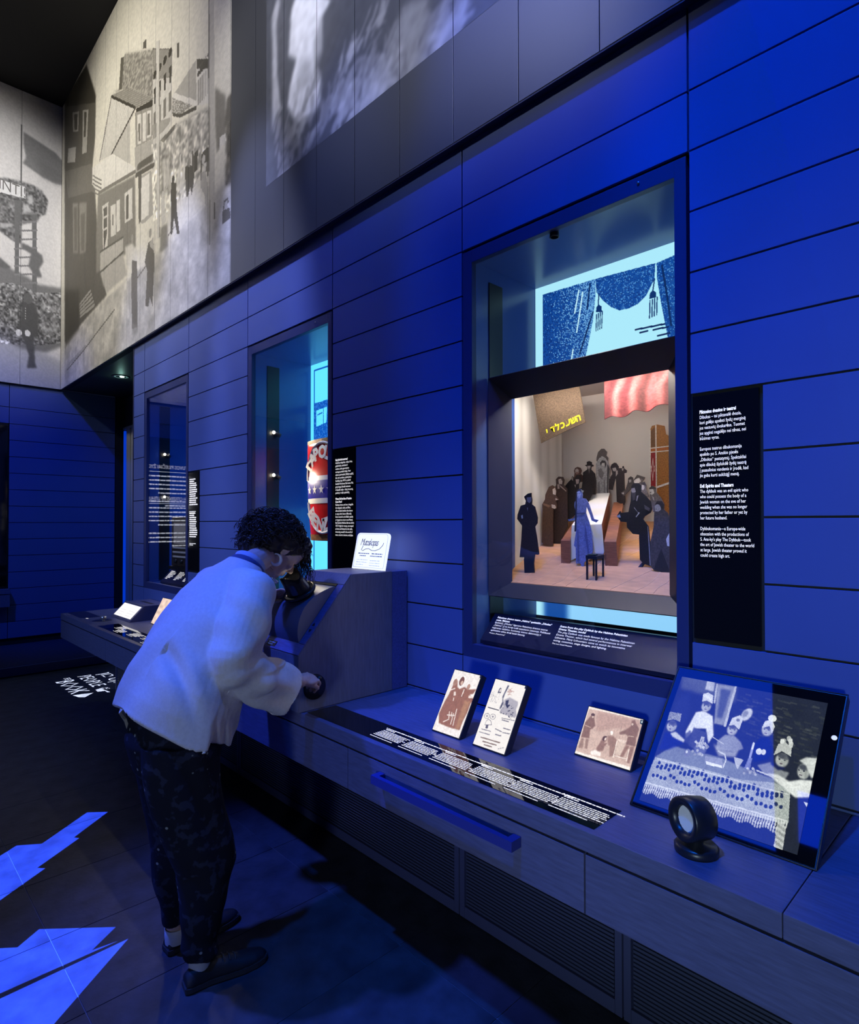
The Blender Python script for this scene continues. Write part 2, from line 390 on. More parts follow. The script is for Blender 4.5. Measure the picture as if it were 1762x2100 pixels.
# ------------------------------------------------------------------ display cases set into the wall
M_IN = mat('case_lining', (.045, .105, .36), .25, spec=.5)
M_TXT = mat('backlit_lettering', (.8, .78, .75), .5, emit=(1, .96, .92), es=.95)
M_TXTD = mat('dim_lettering', (.5, .5, .5), .5, emit=(1, .96, .92), es=.55)
M_GL = mat('lightbox_print', attr='emit', es=1.1)
YBK = 2.53
def uv(pts, x0, x1, z1, z0): return [((x-x0)/(x1-x0), (z1-z)/(z1-z0)) for x, z in pts]
def make_case(x0, x1, label, lamps):
    t = thing('display_case', label, 'display case', 'display cases set into the blue wall')
    a, b = x0+.058, x1-.050; g = .004; yf = D+.001
    box('frame_stile', (x0+g, yf, ZB+g), (a, yf+.03, ZT-.008), M_CASEFR, t, .0015)
    box('frame_stile', (b, yf, ZB+g), (x1-g-.005, yf+.03, ZT-.008), M_CASEFR, t, .0015)
    box('frame_head', (a, yf, 2.792), (b, yf+.03, ZT-.008), M_CASEFR, t, .0015)
    box('frame_sill', (a, yf, ZB+g), (b, yf+.03, 1.056), M_CASEFR, t, .0015)
    box('side_lining', (a-.02, yf+.031, 1.04), (a-.001, YBK, 2.81), M_IN, t)
    box('side_lining', (b+.001, yf+.031, 1.04), (b+.02, YBK, 2.81), M_IN, t)
    box('top_lining', (a, yf+.031, 2.8), (b, YBK, 2.82), M_IN, t)
    box('bottom_lining', (a, yf+.031, 1.03), (b, YBK, 1.05), M_IN, t)
    box('back_board', (a-.02, YBK+.003, 1.03), (b+.02, YBK+.02, 1.22), M_BLACK, t)
    box('glass', (a-.002, yf+.012, 1.054), (b+.002, yf+.018, 2.794), glass_mat(), t)
    tube('lock', [((b-.13), yf-.003, 2.826), ((b-.13), yf+.004, 2.826)], .0045, mat('steel', (.5, .5, .52), .3, 1), t, 12)
    rail = box('lamp_rail', (a+.0005, 2.163, 1.06), (a+.004, 2.259, 2.732), M_BLACK, t)
    for z in lamps:
        lathe('rail_lamp', [(.0, .0), (.013, .0), (.016, .02), (.016, .05), (.0, .05)], (a+.012, 2.215, z), (.6, .55, -.45), M_BLACK, rail, 16)
        lathe('lamp_lens', [(0, .012), (.008, .008), (.011, 0), (.008, -.008), (0, -.012)], (a+.022, 2.205, z), (0, 0, 1), mat('case_lamp_lens', emit=(1, .9, .7), es=14), rail, 12)
        l = bpy.data.lights.new('rail_lamp_light', 'SPOT'); l.energy = 22; l.color = (1, .86, .62); l.spot_size = 2.0; l.spot_blend = 1; l.shadow_soft_size = .01
        lo = bpy.data.objects.new('rail_lamp_light', l); COL.objects.link(lo); lo.parent = rail; lo.location = (a+.05, 2.215, z)
        lo.rotation_euler = Vector((.8, .2, -.6)).to_track_quat('-Z', 'Y').to_euler()
    return t, a, b
c1, a1, b1 = make_case(*CASES[0], 'large lit display case around the theatre model, nearest on the wall', [])
c2, a2, b2 = make_case(*CASES[1], 'middle lit display case behind the woman with a red enamel sign', [2.257, 1.95])
c3, a3, b3 = make_case(*CASES[2], 'farthest narrow looking display case with an old radio inside', [2.27, 1.86])
CY = (178, 240, 255); BL = (20, 78, 160); DK = (8, 40, 110)
# ---- light box of the near case: printed stage curtain
z1, z0 = 2.80, 2.282
c = Canvas(470, 260, CY, 3)
def cu(pts): return uv(pts, a1, b1, z1, z0)
left = cu([(-1.7946,2.7584),(-1.4958,2.751),(-1.4962,2.6726),(-1.5099,2.5582),(-1.5462,2.4082),(-1.5646,2.3482),(-1.6291,2.3037),(-1.7963,2.3327)])
mid = cu([(-1.4958,2.751),(-1.2036,2.7345),(-1.2078,2.6666),(-1.2462,2.6043),(-1.2852,2.5778),(-1.3249,2.5694),(-1.3736,2.5706),(-1.415,2.5966),(-1.4573,2.6386),(-1.4917,2.6871)])
right = cu([(-1.1984,2.7329),(-1.1155,2.7425),(-0.9944,2.7413),(-0.9975,2.2965),(-1.1398,2.3255),(-1.1572,2.4365),(-1.1786,2.5497),(-1.1965,2.6633)])
ext = cu([(-0.9944,2.7413),(-0.5824,2.737),(-0.5864,2.243),(-0.9975,2.2965)])
for p in (left, mid, right, ext):
    m = c.pm(p); c.put(m, BL)
m = c.pm(left); ul = min(p[0] for p in left); ur = max(p[0] for p in left)
fr = np.clip((c.u-ul)/(ur-ul), 0, 1)
c.put(m*(c.speck() < .02+.60*fr**1.5), (130, 195, 240), .85); c.put(m*(c.speck() < .5*(1-fr)), DK, .7)
m = c.pm(mid)+c.pm(right)+c.pm(ext); c.put(m*(c.speck() < .16), (110, 180, 235), .7); c.put(m*(c.speck() < .25), DK, .6)
for pts in ([(-1.5855,2.7211),(-1.6091,2.6186)],[(-1.5646,2.7073),(-1.5815,2.6077),(-1.5984,2.5234)],[(-1.6192,2.4433),(-1.6306,2.3849)]): c.line(cu(pts), .014, (200, 245, 255))
for pts in ([(-1.525,2.7358),(-1.5407,2.6212)],[(-1.5097,2.5975),(-1.5824,2.4156)],[(-1.1739,2.7144),(-1.1492,2.5563),(-1.1354,2.4457)],[(-1.2976,2.4656),(-1.1644,2.4597)],[(-1.2758,2.4479),(-1.241,2.4473)],[(-1.2144,2.4462),(-1.1499,2.4434)],[(-1.1943,2.4162),(-1.1428,2.4153)]): c.line(cu(pts), .016, (10, 42, 95))
for pts in ([(-1.4787,2.6756),(-1.4816,2.6217)],[(-1.2078,2.6666),(-1.2156,2.6178)]): c.line(cu(pts), .012, (10, 50, 110))
for pts in ([(-1.4939,2.5935),(-1.4921,2.6166),(-1.4789,2.6264),(-1.4643,2.6132),(-1.4627,2.5872)],[(-1.2325,2.5859),(-1.2293,2.6106),(-1.2156,2.6193),(-1.2021,2.6068),(-1.2008,2.5846)]): c.poly(cu(pts), (10, 50, 110))
for k in range(4):
    dx = k*11
    c.line(cu([(x, z) for x, z in [(-1.4905,2.5832),(-1.4944,2.5058)]]) if k == 0 else [(u+k*.0105, v-k*.004) for u, v in cu([(-1.4905,2.5832),(-1.4944,2.5058)])], .010, (10, 50, 110))
    c.line([(u+k*.0115, v-k*.004) for u, v in cu([(-1.2288,2.5775),(-1.2315,2.5014)])], .011, (10, 50, 110))
lb = c.build('light_box', M_GL, (a1, YBK-.001, z1), (b1-a1, 0, 0), (0, 0, z0-z1), c1); lb['label'] = 'glowing pale blue light box printed with a dark blue stage curtain'
c = Canvas(90, 20, (150, 215, 255), 3)
c.poly([(.0, 0), (.06, 0), (.06, 1), (.0, 1)], CY); c.poly([(.06, 0), (.20, 0), (.20, 1), (.06, 1)], BL, 1, 1)
lb = c.build('light_box', M_GL, (a1, YBK-.001, 1.268), (b1-a1, 0, 0), (0, 0, -.13), c1)
# ---- middle case light box: printed bus
M_GL2 = mat('lightbox_print_bright', attr='emit', es=1.7)
c = Canvas(220, 420, (90, 205, 255), 5); z1, z0 = 2.80, 1.06
def cu(pts): return uv(pts, a2, b2, z1, z0)
bl2 = (10, 75, 165)
fr0 = cu([(-3.8702,2.7515),(-3.6958,2.7457)]); c.line([(fr0[0][0], .9), fr0[0], (.98, fr0[0][1]-.0)], .006, bl2)
u0 = fr0[0][0]
def vv(y): return cu([(0, y)])[0][1]
q = cu([(-3.8694,2.5055),(-3.7028,2.4989),(-3.8693,2.4652),(-3.8574,2.2185)]); va, vb, vc = q[0][1], q[2][1], q[3][1]
c.poly([(u0, va), (.97, va-.01), (.97, .62), (u0, .62)], bl2)
for k in range(5):
    uu = u0+.03+k*.19; c.poly([(uu, vb+.01), (uu+.15, vb+.005), (uu+.14, vb+.07), (uu, vb+.08)], (90, 205, 255)); c.line([(uu+.02, vb+.03), (uu+.08, vb+.025)], .006, bl2); c.line([(uu+.1, vb), (uu+.1, vb+.08)], .005, bl2)
m = c.pm([(u0, va), (.97, va-.01), (.97, .62), (u0, .62)]); c.put(m*(c.rng.random(m.shape) < .12), (90, 170, 230), .7)
lb = c.build('light_box', M_GL2, (a2, YBK-.001, z1), (b2-a2, 0, 0), (0, 0, z0-z1), c2); lb['label'] = 'glowing cyan light box printed with a dark blue bus'
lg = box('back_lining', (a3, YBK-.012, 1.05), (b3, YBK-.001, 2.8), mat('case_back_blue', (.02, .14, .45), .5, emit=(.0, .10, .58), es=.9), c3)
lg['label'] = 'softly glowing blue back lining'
# ---- red enamel sign in the middle case
sg = thing('enamel_sign', 'red and blue enamel sign with white lettering and stars in the middle case', 'sign')
pt = [(-3.6522,2.1725),(-3.3655,2.1602),(-3.5852,1.4864),(-3.3638,1.4984)]
sx0 = pt[0][0]; sz1 = pt[0][1]; sz0 = pt[2][1]; sw, sh = .46, sz1-sz0
nx, nz = 24, 30; sx0 += .02
def sgp(u, v, off=0):   # slightly bowed plate: u right, v down
    bow = .035*(1-(2*u-1)**2)+.012*math.sin(v*3.1); lean = .045*v*(1-u)
    return Vector((sx0+u*sw+lean, 2.30+.02-bow-off, sz1-v*sh))
def plate(name, poly_uv, col, off, parent, m):
    # fan of a small grid so that the plate follows the bow
    vs, fs = [], []
    (u0, v0), (u1, v1) = poly_uv; n = 16
    for j in range(n+1):
        for i in range(n+1): vs.append(sgp(u0+(u1-u0)*i/n, v0+(v1-v0)*j/n, off))
    for j in range(n):
        for i in range(n): k = j*(n+1)+i; fs.append((k, k+1, k+n+2, k+n+1))
    return mesh(name, vs, fs, m, parent, True)
m_red = mat('red_enamel', rgb(215, 30, 25), .25, noise=(14, .12)); m_cr = mat('cream_enamel', rgb(240, 230, 205), .3); m_bl = mat('blue_enamel', rgb(45, 40, 140), .3, noise=(40, .2)); m_rust = mat('rusted_enamel', rgb(150, 95, 40), .7, noise=(30, .5))
pl = plate('plate', ((0, 0), (1, 1)), None, 0, sg, m_red)
so = pl.modifiers.new('thick', 'SOLIDIFY'); so.thickness = .004; so.offset = 1
plate('white_band', ((0, .365), (1, .41)), None, .002, sg, m_cr); plate('blue_band', ((0, .41), (1, .585)), None, .002, sg, m_bl); plate('white_band', ((0, .585), (1, .635)), None, .002, sg, m_cr)
plate('rust_edge', ((0, 0), (1, .035)), None, .0022, sg, m_rust); plate('rust_edge', ((0, .94), (1, 1)), None, .0022, sg, m_rust)
def star(u, v, r, par):
    vs = [sgp(u+r/sw*math.sin(k*math.pi/5)*(1 if k % 2 == 0 else .4), v-r/sh*math.cos(k*math.pi/5)*(1 if k % 2 == 0 else .4), .004) for k in range(10)]
    mesh('star', vs, [tuple(range(9, -1, -1))], m_cr, par)
for k in range(5): star(.1+k*.2, .5, .034, sg)
def arc_text(word, uc, vc, ru, rv, a0, a1_, size, flip):
    n = len(word)
    for i, ch in enumerate(word):
        a = a0+(a1_-a0)*(i+.5)/n
        u, v = uc+ru*math.cos(a), vc+rv*math.sin(a)
        p = sgp(u, v, .006); 
        tang = Vector((-math.sin(a)*ru*sw, 0, -math.cos(a)*rv*sh)).normalized()*(1 if not flip else -1)
        R = tang; U = Vector((-R.z, 0, R.x))
        me_w = size*.62
        text('letter', ch, size, p-R*me_w*.5-U*size*.36, R, U, m_cr, sg, bold=.006)
arc_text('DAPOLIN', .5, .37, .40, .24, math.pi*1.10, math.pi*1.90, .115, False)
arc_text('BENZIN', .5, .63, .37, .21, math.pi*.90, math.pi*.10, .115, True)
for sgn, vcc, rr in ((-1, .40, .36), (1, .62, .30)):
    bm = bmesh.new(); pts = [sgp(.5+.46*math.cos(a), vcc+sgn*rr*math.sin(a), .004) for a in [math.pi*k/24 for k in range(25)]]
    bm_tube(bm, pts, .009, 6); bm_obj('arch_line', bm, m_cr, sg)
box('sign_mount', (sx0+.1, 2.34, sz1-.3), (sx0+.14, YBK-.002, sz1-.27), M_BLACK, sg)
# ---- old radio in the far case
rd = thing('radio', 'old dark wooden table radio with beige grille cloth in the far case', 'radio')
rx0, rx1, ry0, ry1, rz0, rz1 = -5.62, -5.12, 2.14, 2.42, 1.22, 1.66
m_rw = mat('dark_radio_wood', (.05, .035, .025), .35, wood=(12, .3, (1, 1, 9)))
box('cabinet', (rx0, ry0, rz0), (rx1, ry1, rz1), m_rw, rd, .012)
box('grille_cloth', (rx0+.06, ry0-.004, rz0+.20), (rx1-.06, ry0+.002, rz1-.05), mat('beige_grille_cloth', (.5, .4, .26), .8, noise=(300, .4)), rd, .004)
for k in range(3): box('grille_bar', (rx0+.05, ry0-.008, rz0+.08+k*.04), (rx1-.05, ry0-.001, rz0+.095+k*.04), mat('ivory_bar', (.6, .55, .45), .4), rd, .002)
for k in range(3): lathe('knob', [(0, .02), (.018, .018), (.02, 0)], (rx0+.12+k*.13, ry0-.002, rz0+.045), (0, -1, 0), M_BLACK, rd, 16)
box('stand', (rx0-.02, ry0-.02, 1.19), (rx1+.02, ry1+.02, rz0-.001), M_BLACK, rd)
box('stand_leg', (rx0+.05, ry0+.08, 1.052), (rx1-.05, ry1-.08, 1.189), M_BLACK, rd)
# ---- sloping caption ledges
def ledge(x0, x1, label, cols, tsize, dim=False):
    t = thing('caption_ledge', label, 'caption panel', 'sloping captions inside the cases')
    A, B = (2.085, 1.072), (2.19, 1.182)
    prism('wedge', [(x0, A[0], A[1]), (x0, B[0], B[1]), (x0, B[0]+.02, B[1]), (x0, B[0]+.02, 1.056), (x0, A[0], 1.056)], (x1-x0, 0, 0), mat('dark_caption_board', (.012, .014, .04), .3), t)
    U = Vector((0, B[0]-A[0], B[1]-A[1])).normalized(); N = Vector((0, -U.z, U.y)); top = Vector((x0, B[0], B[1]))+N*.0012
    for x, lines, bold in cols:
        O = top+Vector((x-x0, 0, 0))-U*(.026); sx_ = bold/tw([l[0] for l in lines], tsize)
        for i, (tx, b) in enumerate(lines):
            if tx: text('caption', tx, tsize*(1 if i < len(lines)-1 else .7), O-U*(i*tsize*1.12), (1, 0, 0), U, M_TXT, t, bold=.0004 if b else 0, sx=sx_)
    return t
ledge(a1+.012, b1-.012, 'sloping dark caption ledge below the theatre model', [
 (-1.80, [('Palestinos dramos teatro „Habima" spektaklio „Dibukas"', 1), ('scena. Maketas', 1), ('Spektaklį „Dibukas" išgarsino Palestinos dramos teatras', 0), ('„Habima". Jį ne kartą rodė tarpukario Lietuvoje. Publikuoti', 0), ('neįprastas vaidybos, kostiumų, scenos dekoracijų ir', 0), ('apšvietimo stilius ėmė keisti lietuvių', 0), ('Muziejus „Prisipažinimai"', 0)], .31),
 (-1.46, [('Scene from the play Dybbuk by the Habima Palestinian', 1), ('Drama Theater, model', 1), ('The play Dybbuk was made famous by the Habima Palestinian', 0), ('Drama Theater, which had several performances in interwar', 0), ('Lithuania. Many Lithuanians came to watch its innovative', 0), ('acting, costumes, stage designs, and lighting.', 0), ('The Lost Shtetl Museum', 0)], .345)], .0128)
t3 = ledge(a3+.25, b3-.012, 'sloping dark caption ledge below the radio in the far case', [], .012)
Ul = Vector((0, .105, .11)).normalized(); Nl = Vector((0, -Ul.z, Ul.y))
for k in range(3):
    blob_lines('caption', Vector((a3+.29+k*.2, 2.19, 1.182))+Nl*.0012-Ul*.03, (1, 0, 0), Ul, [.09, .13, .14, .12, .13, .1, .05], .014, .007, M_TXT, t3, 5+k)
# ------------------------------------------------------------------ black text panels beside the cases
def text_panel(i, label):
    x0, x1 = LABELS[i]; t = thing('text_panel', label, 'text panel', 'black text panels beside the cases')
    box('board', (x0+.004, D-.001, LZ0+.012), (x1-.004, D+.012, LZ1-.008), mat('black_glass_panel', (.006, .006, .008), .08, spec=.4), t, .0015)
    return t, x0+.004, x1-.004
tp, x0, x1 = text_panel(0, 'black glass text panel right of the theatre model case')
body = [("Piktosios dvasios ir teatrai", 1), ("Dibukas – tai piktavalė dvasia,", 0), ("kuri galėjo apsėsti žydų merginą", 0), ("jos vestuvių išvakarėse. Tuomet", 0), ("jos apginti negalėjo nei tėvas, nei", 0), ("būsimas vyras.", 0), ("", 0), ("Europos teatrus dibukomanija", 0), ("apsėdo po S. Anskio pjesės", 0), ("„Dibukas“ pastatymų. Spektakliai", 0), ("apie dibuką išplukdė žydų teatrą", 0), ("į pasaulinius vandenis ir įrodė, kad", 0), ("jie geba kurti aukštąjį meną.", 0), ("", 0), ("Evil Spirits and Theaters", 1), ("The dybbuk was an evil spirit who", 0), ("who could possess the body of a", 0), ("Jewish woman on the eve of her", 0), ("wedding when she was no longer", 0), ("protected by her father or yet by", 0), ("her future husband.", 0), ("", 0), ("Dybbukomania—a Europe-wide", 0), ("obsession with the productions of", 0), ("S. Ans-ky's play The Dybbuk—took", 0), ("the art of Jewish theater to the world", 0), ("at large. Jewish theater proved it", 0), ("could create high art.", 0)]
lz = [(-0.8216,1.9684),(-0.8248,1.4944),(-0.6565,1.5311)]
st = (lz[0][1]-lz[1][1])/(len(body)-1); zz = lz[0][1]-.004; sx_ = (lz[2][0]-lz[0][0])/tw([b[0] for b in body], st*.9)
for i, (tx, b) in enumerate(body):
    if tx: text('lettering', tx, st*.9, (lz[0][0], D-.0022, zz-i*st), (1, 0, 0), (0, 0, 1), M_TXT, tp, bold=.0005 if b else 0, sx=sx_)
tp, x0, x1 = text_panel(1, 'black text panel between the middle case and the glowing mutoscope sign')
body = [("Kaip išsirinkti atostogas?", 1), ("Anksčiau telegrafas, radijas, kinas,", 0), ("geležinkeliai, autobusai ir", 0), ("mašinos, leido gyventojams", 0), ("atostogas praleisti kitaip. Vieni", 0), ("važiavo pasimaudyti į Baltijos pajūrį,", 0), ("kiti, mini autobusu, aplankydavo", 0), ("Suvalkiją, kaip 1937 m. padarė", 0), ("šiaulietis Nochumas Bermanas. Kiti,", 0), ("gerų knygų, klausėsi namuose", 0), ("ir klausėsi radijo – žinių, koncertų,", 0), ("paskaitų ir radijo spektaklių.", 0), ("", 0), ("Where Did the Idea of Vacation", 1), ("Come From?", 1), ("Railways, buses, and cars, alongside", 0), ("the telegraph, radio, and films,", 0), ("offered shtetl dwellers the chance", 0), ("to enjoy their leisure differently.", 0), ("Some traveled to the Baltic seaside", 0), ("or hopped on a bus to see Poland,", 0), ("like Šiaulietis Nokhum Berman did in", 0), ("1937. If tight for money, one stayed", 0), ("at home and listened to the radio,", 0), ("immersing oneself in the world of", 0), ("news, concerts, lectures, and plays.", 0)]
lz = [(-2.9035,1.964),(-2.9036,1.5312),(-2.7309,1.5963)]
st = (lz[0][1]-lz[1][1])/(len(body)-1); sx_ = (lz[2][0]-lz[0][0])/tw([b[0] for b in body], st*.9)
for i, (tx, b) in enumerate(body):
    if tx: text('lettering', tx, st*.9, (lz[0][0]+.002, D-.0022, lz[0][1]-i*st), (1, 0, 0), (0, 0, 1), M_TXT, tp, bold=.0005 if b else 0, sx=sx_)
tp, x0, x1 = text_panel(2, 'black text panel beside the farthest case, above the shoulder of the woman')
lz = [(-4.9745,1.9614),(-4.9722,1.754),(-4.9714,1.6833),(-4.9693,1.4919)]
for a, b, n, sd in ((0, 1, 13, 3), (2, 3, 12, 4)):
    st = (lz[a][1]-lz[b][1])/(n-1); rr = random.Random(sd)
    blob_lines('lettering', (lz[a][0], D-.0022, lz[a][1]), (1, 0, 0), (0, 0, 1), [.115, .09]+[rr.uniform(.12, .16) for _ in range(n-2)], st, st*.55, M_TXT, tp, sd)
    blob_lines('small_print', (lz[a][0], D-.0022, lz[b][1]-.055), (1, 0, 0), (0, 0, 1), [.125, .07], .012, .005, M_TXT, tp, sd+9)

# ------------------------------------------------------------------ theatre model in the near case
M_DF = mat('dark_model_frame', (.018, .019, .028), .45)
dio = thing('theatre_model', 'dark framed theatre model box with raked wooden stage in the near case', 'model')
ox0, ox1, oz0, oz1, oy = a1+.006, b1-.006, 1.268, 2.277, 2.150
ix0, ix1, iz0, iz1, iy = -1.775, -1.022, 1.326, 2.186, 2.250
def quad(name, p, m, par, th=.004):
    o = mesh(name, p, [(0, 1, 2, 3)], m, par); s = o.modifiers.new('thick', 'SOLIDIFY'); s.thickness = th; s.offset = -1; return o
P = lambda x, z, y: (x, y, z)
quad('frame_top', [P(ox0, oz1, oy), P(ix0, iz1, iy), P(ix1, iz1, iy), P(ox1, oz1, oy)], M_DF, dio)
quad('frame_bottom', [P(ox0, oz0, oy), P(ox1, oz0, oy), P(ix1, iz0, iy), P(ix0, iz0, iy)], M_DF, dio)
quad('frame_side', [P(ox0, oz0, oy), P(ix0, iz0, iy), P(ix0, iz1, iy), P(ox0, oz1, oy)], mat('navy_model_frame', (.03, .036, .085), .45), dio)
quad('frame_side', [P(ox1, oz0, oy), P(ox1, oz1, oy), P(ix1, iz1, iy), P(ix1, iz0, iy)], M_DF, dio)
rk = lambda y: 1.328+.55*(y-2.247)
m_ply = mat('stage_plywood', rgb(205, 150, 105), .55, wood=(5, .14, (3, 14, 14)))
YD = 2.76
prism('stage_floor', [(-1.90, 2.245, rk(2.245)), (-.93, 2.245, rk(2.245)), (-.93, YD, rk(YD)), (-1.90, YD, rk(YD))], (0, 0, -.012), m_ply, dio)
m_dw = mat('model_back_wall', rgb(226, 214, 204), .8, noise=(5, .03))
box('model_back', (-1.92, YD, 1.3), (-.93, YD+.01, 2.30), m_dw, dio)
box('model_top', (-1.90, 2.256, 2.262), (-.93, YD, 2.272), m_dw, dio)
box('model_side', (-.945, 2.256, 1.3), (-.935, YD, 2.262), m_dw, dio)
box('model_side', (-1.905, 2.256, 1.3), (-1.895, YD, 2.262), m_dw, dio)
box('model_base', (-1.84, 2.256, 1.27), (-.93, 2.52, 1.284), M_BLACK, dio)
# stage lighting of the model: two lamp strips hidden behind the frame
for (x, y, z, dx, dz, pw) in [(-1.40, 2.30, 2.235, .7, .03, 5.6), (-1.862, 2.29, 1.80, .02, .7, 3.4)]:
    l = bpy.data.lights.new('model_strip_light', 'AREA'); l.shape = 'RECTANGLE'; l.size = dx; l.size_y = dz; l.energy = pw; l.color = (1, .92, .83)
    o = bpy.data.objects.new('model_strip_light', l); COL.objects.link(o); o.location = (x, y, z); o.parent = dio
    o.rotation_euler = (Vector((-1.4, 2.56, 1.5))-Vector((x, y, z))).to_track_quat('-Z', 'Z' if dx < .1 else 'Y').to_euler() if dx > .1 else (Vector((.8, .35, 0))).to_track_quat('-Z', 'Y').to_euler()
l = bpy.data.lights.new('model_fill_lamp', 'SPOT'); l.energy = 30; l.color = (1, .90, .78); l.spot_size = 1.2; l.spot_blend = 1; l.shadow_soft_size = .02  # added fill spot and housing, brightens the front faces of the figures
o = bpy.data.objects.new('model_fill_lamp', l); COL.objects.link(o); o.location = (-1.42, 2.085, 2.77); o.parent = dio
o.rotation_euler = (Vector((-1.4, 2.45, 1.55))-Vector(o.location)).to_track_quat('-Z', 'Y').to_euler()
lathe('fill_lamp_housing', [(0, .03), (.018, .03), (.02, 0), (.016, 0)], (-1.42, 2.083, 2.775), (0, 0, 1), M_BLACK, dio, 16)
# painted grain lines wandering over the stage
m_ln = mat('pale_grain_line', rgb(240, 190, 150), .6)
for k in range(9):
    rr = random.Random(k); x = -1.78+k*.098; pts = []
    for j in range(14):
        y = 2.25+j*.035; x += rr.uniform(-.004, .034); pts.append((x, y, rk(y)+.0006))
    tube('grain_line', pts, .0011, m_ln, dio, 4)
# painted drape on the left
A = [(-1.8409,2.3335)]; B = (-1.80, 2.70)
Ax, Ay = A[0][0]-.004, A[0][1]; 
c = Canvas(90, 120, (214, 208, 200), 4)
for u, w, v in [(.08, .05, 235), (.2, .05, 150), (.24, .04, 225), (.38, .03, 165), (.45, .05, 230), (.56, .03, 140), (.6, .05, 222), (.72, .03, 135), (.77, .04, 225), (.9, .04, 160)]:
    c.poly([(u-w/2, 0), (u+w/2, 0), (u+w*.8, 1), (u-w*.3, 1)], (v, v-5, v-12), .55, 2)
Bx, By = B
o = c.build('painted_drape', mat('drape_print', attr='col', rough=.8), (Ax, Ay, 2.255), (Bx-Ax, By-Ay, 0), (0, 0, rk(Ay)+.006-2.255), dio)
o['label'] = 'grey painted drape on the left of the stage'
def cutout(name, label, y, outline, col, layers=(), group='printed figures on the model stage', th=.004, rough=.6):
    """flat printed board standing at depth y: outline and printed patches in metres"""
    t = thing(name, label, 'figure', group)
    m = mat('print_%d_%d_%d' % col, rgb(*col), rough, noise=(160, .35))
    prism('board', [(x, y, z) for x, z in outline], (0, th, 0), m, t)
    for i, (pts, cc) in enumerate(layers):
        mm = mat('print_%d_%d_%d' % cc, rgb(*cc), rough, noise=(160, .2))
        mesh('printed_patch', [(x, y-.0005*(i+1), z) for x, z in pts], [tuple(range(len(pts)))], mm, t)
    return t
cutout('figure_cutout', 'printed figure of a man in long coat and cap, leftmost on the stage', 2.319,
 [(-1.7572,1.7283),(-1.7347,1.7424),(-1.7145,1.7449),(-1.7146,1.7302),(-1.7106,1.7104),(-1.7127,1.6908),(-1.6948,1.6789),(-1.6791,1.6283),(-1.6812,1.6023),(-1.6952,1.5861),(-1.6854,1.5406),(-1.6719,1.4599),(-1.6779,1.4548),(-1.6957,1.4558),(-1.7018,1.4132),(-1.698,1.3711),(-1.7545,1.3662),(-1.7583,1.4403),(-1.7851,1.4393),(-1.7745,1.526),(-1.7701,1.5908),(-1.7991,1.6225),(-1.7969,1.6426),(-1.778,1.6857),(-1.7512,1.6917),(-1.7471,1.7081),(-1.7552,1.7216)], (62, 46, 42),
 [([(-1.7572,1.7289),(-1.7347,1.7424),(-1.7145,1.7449),(-1.7146,1.7295),(-1.7348,1.7275),(-1.7503,1.7208)], (40, 32, 32)), ([(-1.7409,1.7244),(-1.7146,1.7252),(-1.7139,1.7072),(-1.7248,1.696),(-1.7381,1.7046)], (150, 132, 126)), ([(-1.7741,1.639),(-1.7646,1.6422),(-1.763,1.6256),(-1.7712,1.624)], (215, 205, 195)), ([(-1.7391,1.6749),(-1.733,1.6764),(-1.7351,1.6584)], (160, 145, 138)), ([(-1.7583,1.4337),(-1.7017,1.436),(-1.698,1.3711),(-1.7545,1.3662)], (30, 32, 46))])
cutout('figure_cutout', 'printed figure of a bending woman in brown shawl beside the cap man', 2.530,
 [(-1.7635,1.7837),(-1.7427,1.7915),(-1.7263,1.7821),(-1.7183,1.7576),(-1.7224,1.7405),(-1.7062,1.7175),(-1.7225,1.7128),(-1.7185,1.692),(-1.7207,1.6748),(-1.7391,1.6717),(-1.7399,1.4899),(-1.7731,1.4908),(-1.8068,1.504),(-1.8018,1.6763),(-1.8039,1.6975),(-1.7868,1.7216),(-1.7846,1.7461)], (84, 56, 40),
 [([(-1.7408,1.7706),(-1.7263,1.7786),(-1.7203,1.7594),(-1.7232,1.7422),(-1.7388,1.7462)], (196, 176, 158)), ([(-1.7473,1.6962),(-1.7267,1.6922),(-1.7194,1.68),(-1.7268,1.6732),(-1.7453,1.6788)], (200, 178, 160)), ([(-1.7975,1.7044),(-1.7473,1.6892),(-1.764,1.6809),(-1.7954,1.6938)], (130, 92, 66)), ([(-1.7225,1.7267),(-1.7062,1.7186),(-1.7225,1.7163)], (200, 178, 160))])
cutout('figure_cutout', 'printed figure in round fur hat with hands at the mouth', 2.560,
 [(-1.7425,1.8225),(-1.7259,1.8356),(-1.7015,1.8324),(-1.6934,1.8164),(-1.6968,1.7924),(-1.6767,1.7708),(-1.6749,1.6401),(-1.6744,1.5886),(-1.713,1.5158),(-1.7132,1.4898),(-1.7647,1.4885),(-1.7639,1.6761),(-1.7429,1.7177),(-1.7468,1.7843),(-1.7405,1.7945)], (62, 42, 34),
 [([(-1.7268,1.8199),(-1.7117,1.8243),(-1.7032,1.81),(-1.7057,1.7963),(-1.7241,1.7972)], (190, 172, 160)), ([(-1.7323,1.7976),(-1.7212,1.7953),(-1.7201,1.7744),(-1.7312,1.7731)], (176, 158, 146)), ([(-1.72,1.7952),(-1.6796,1.7623),(-1.6816,1.7579),(-1.7139,1.7828)], (170, 150, 138)), ([(-1.7646,1.5078),(-1.7151,1.5088),(-1.7152,1.4897),(-1.7647,1.4885)], (50, 38, 34))])
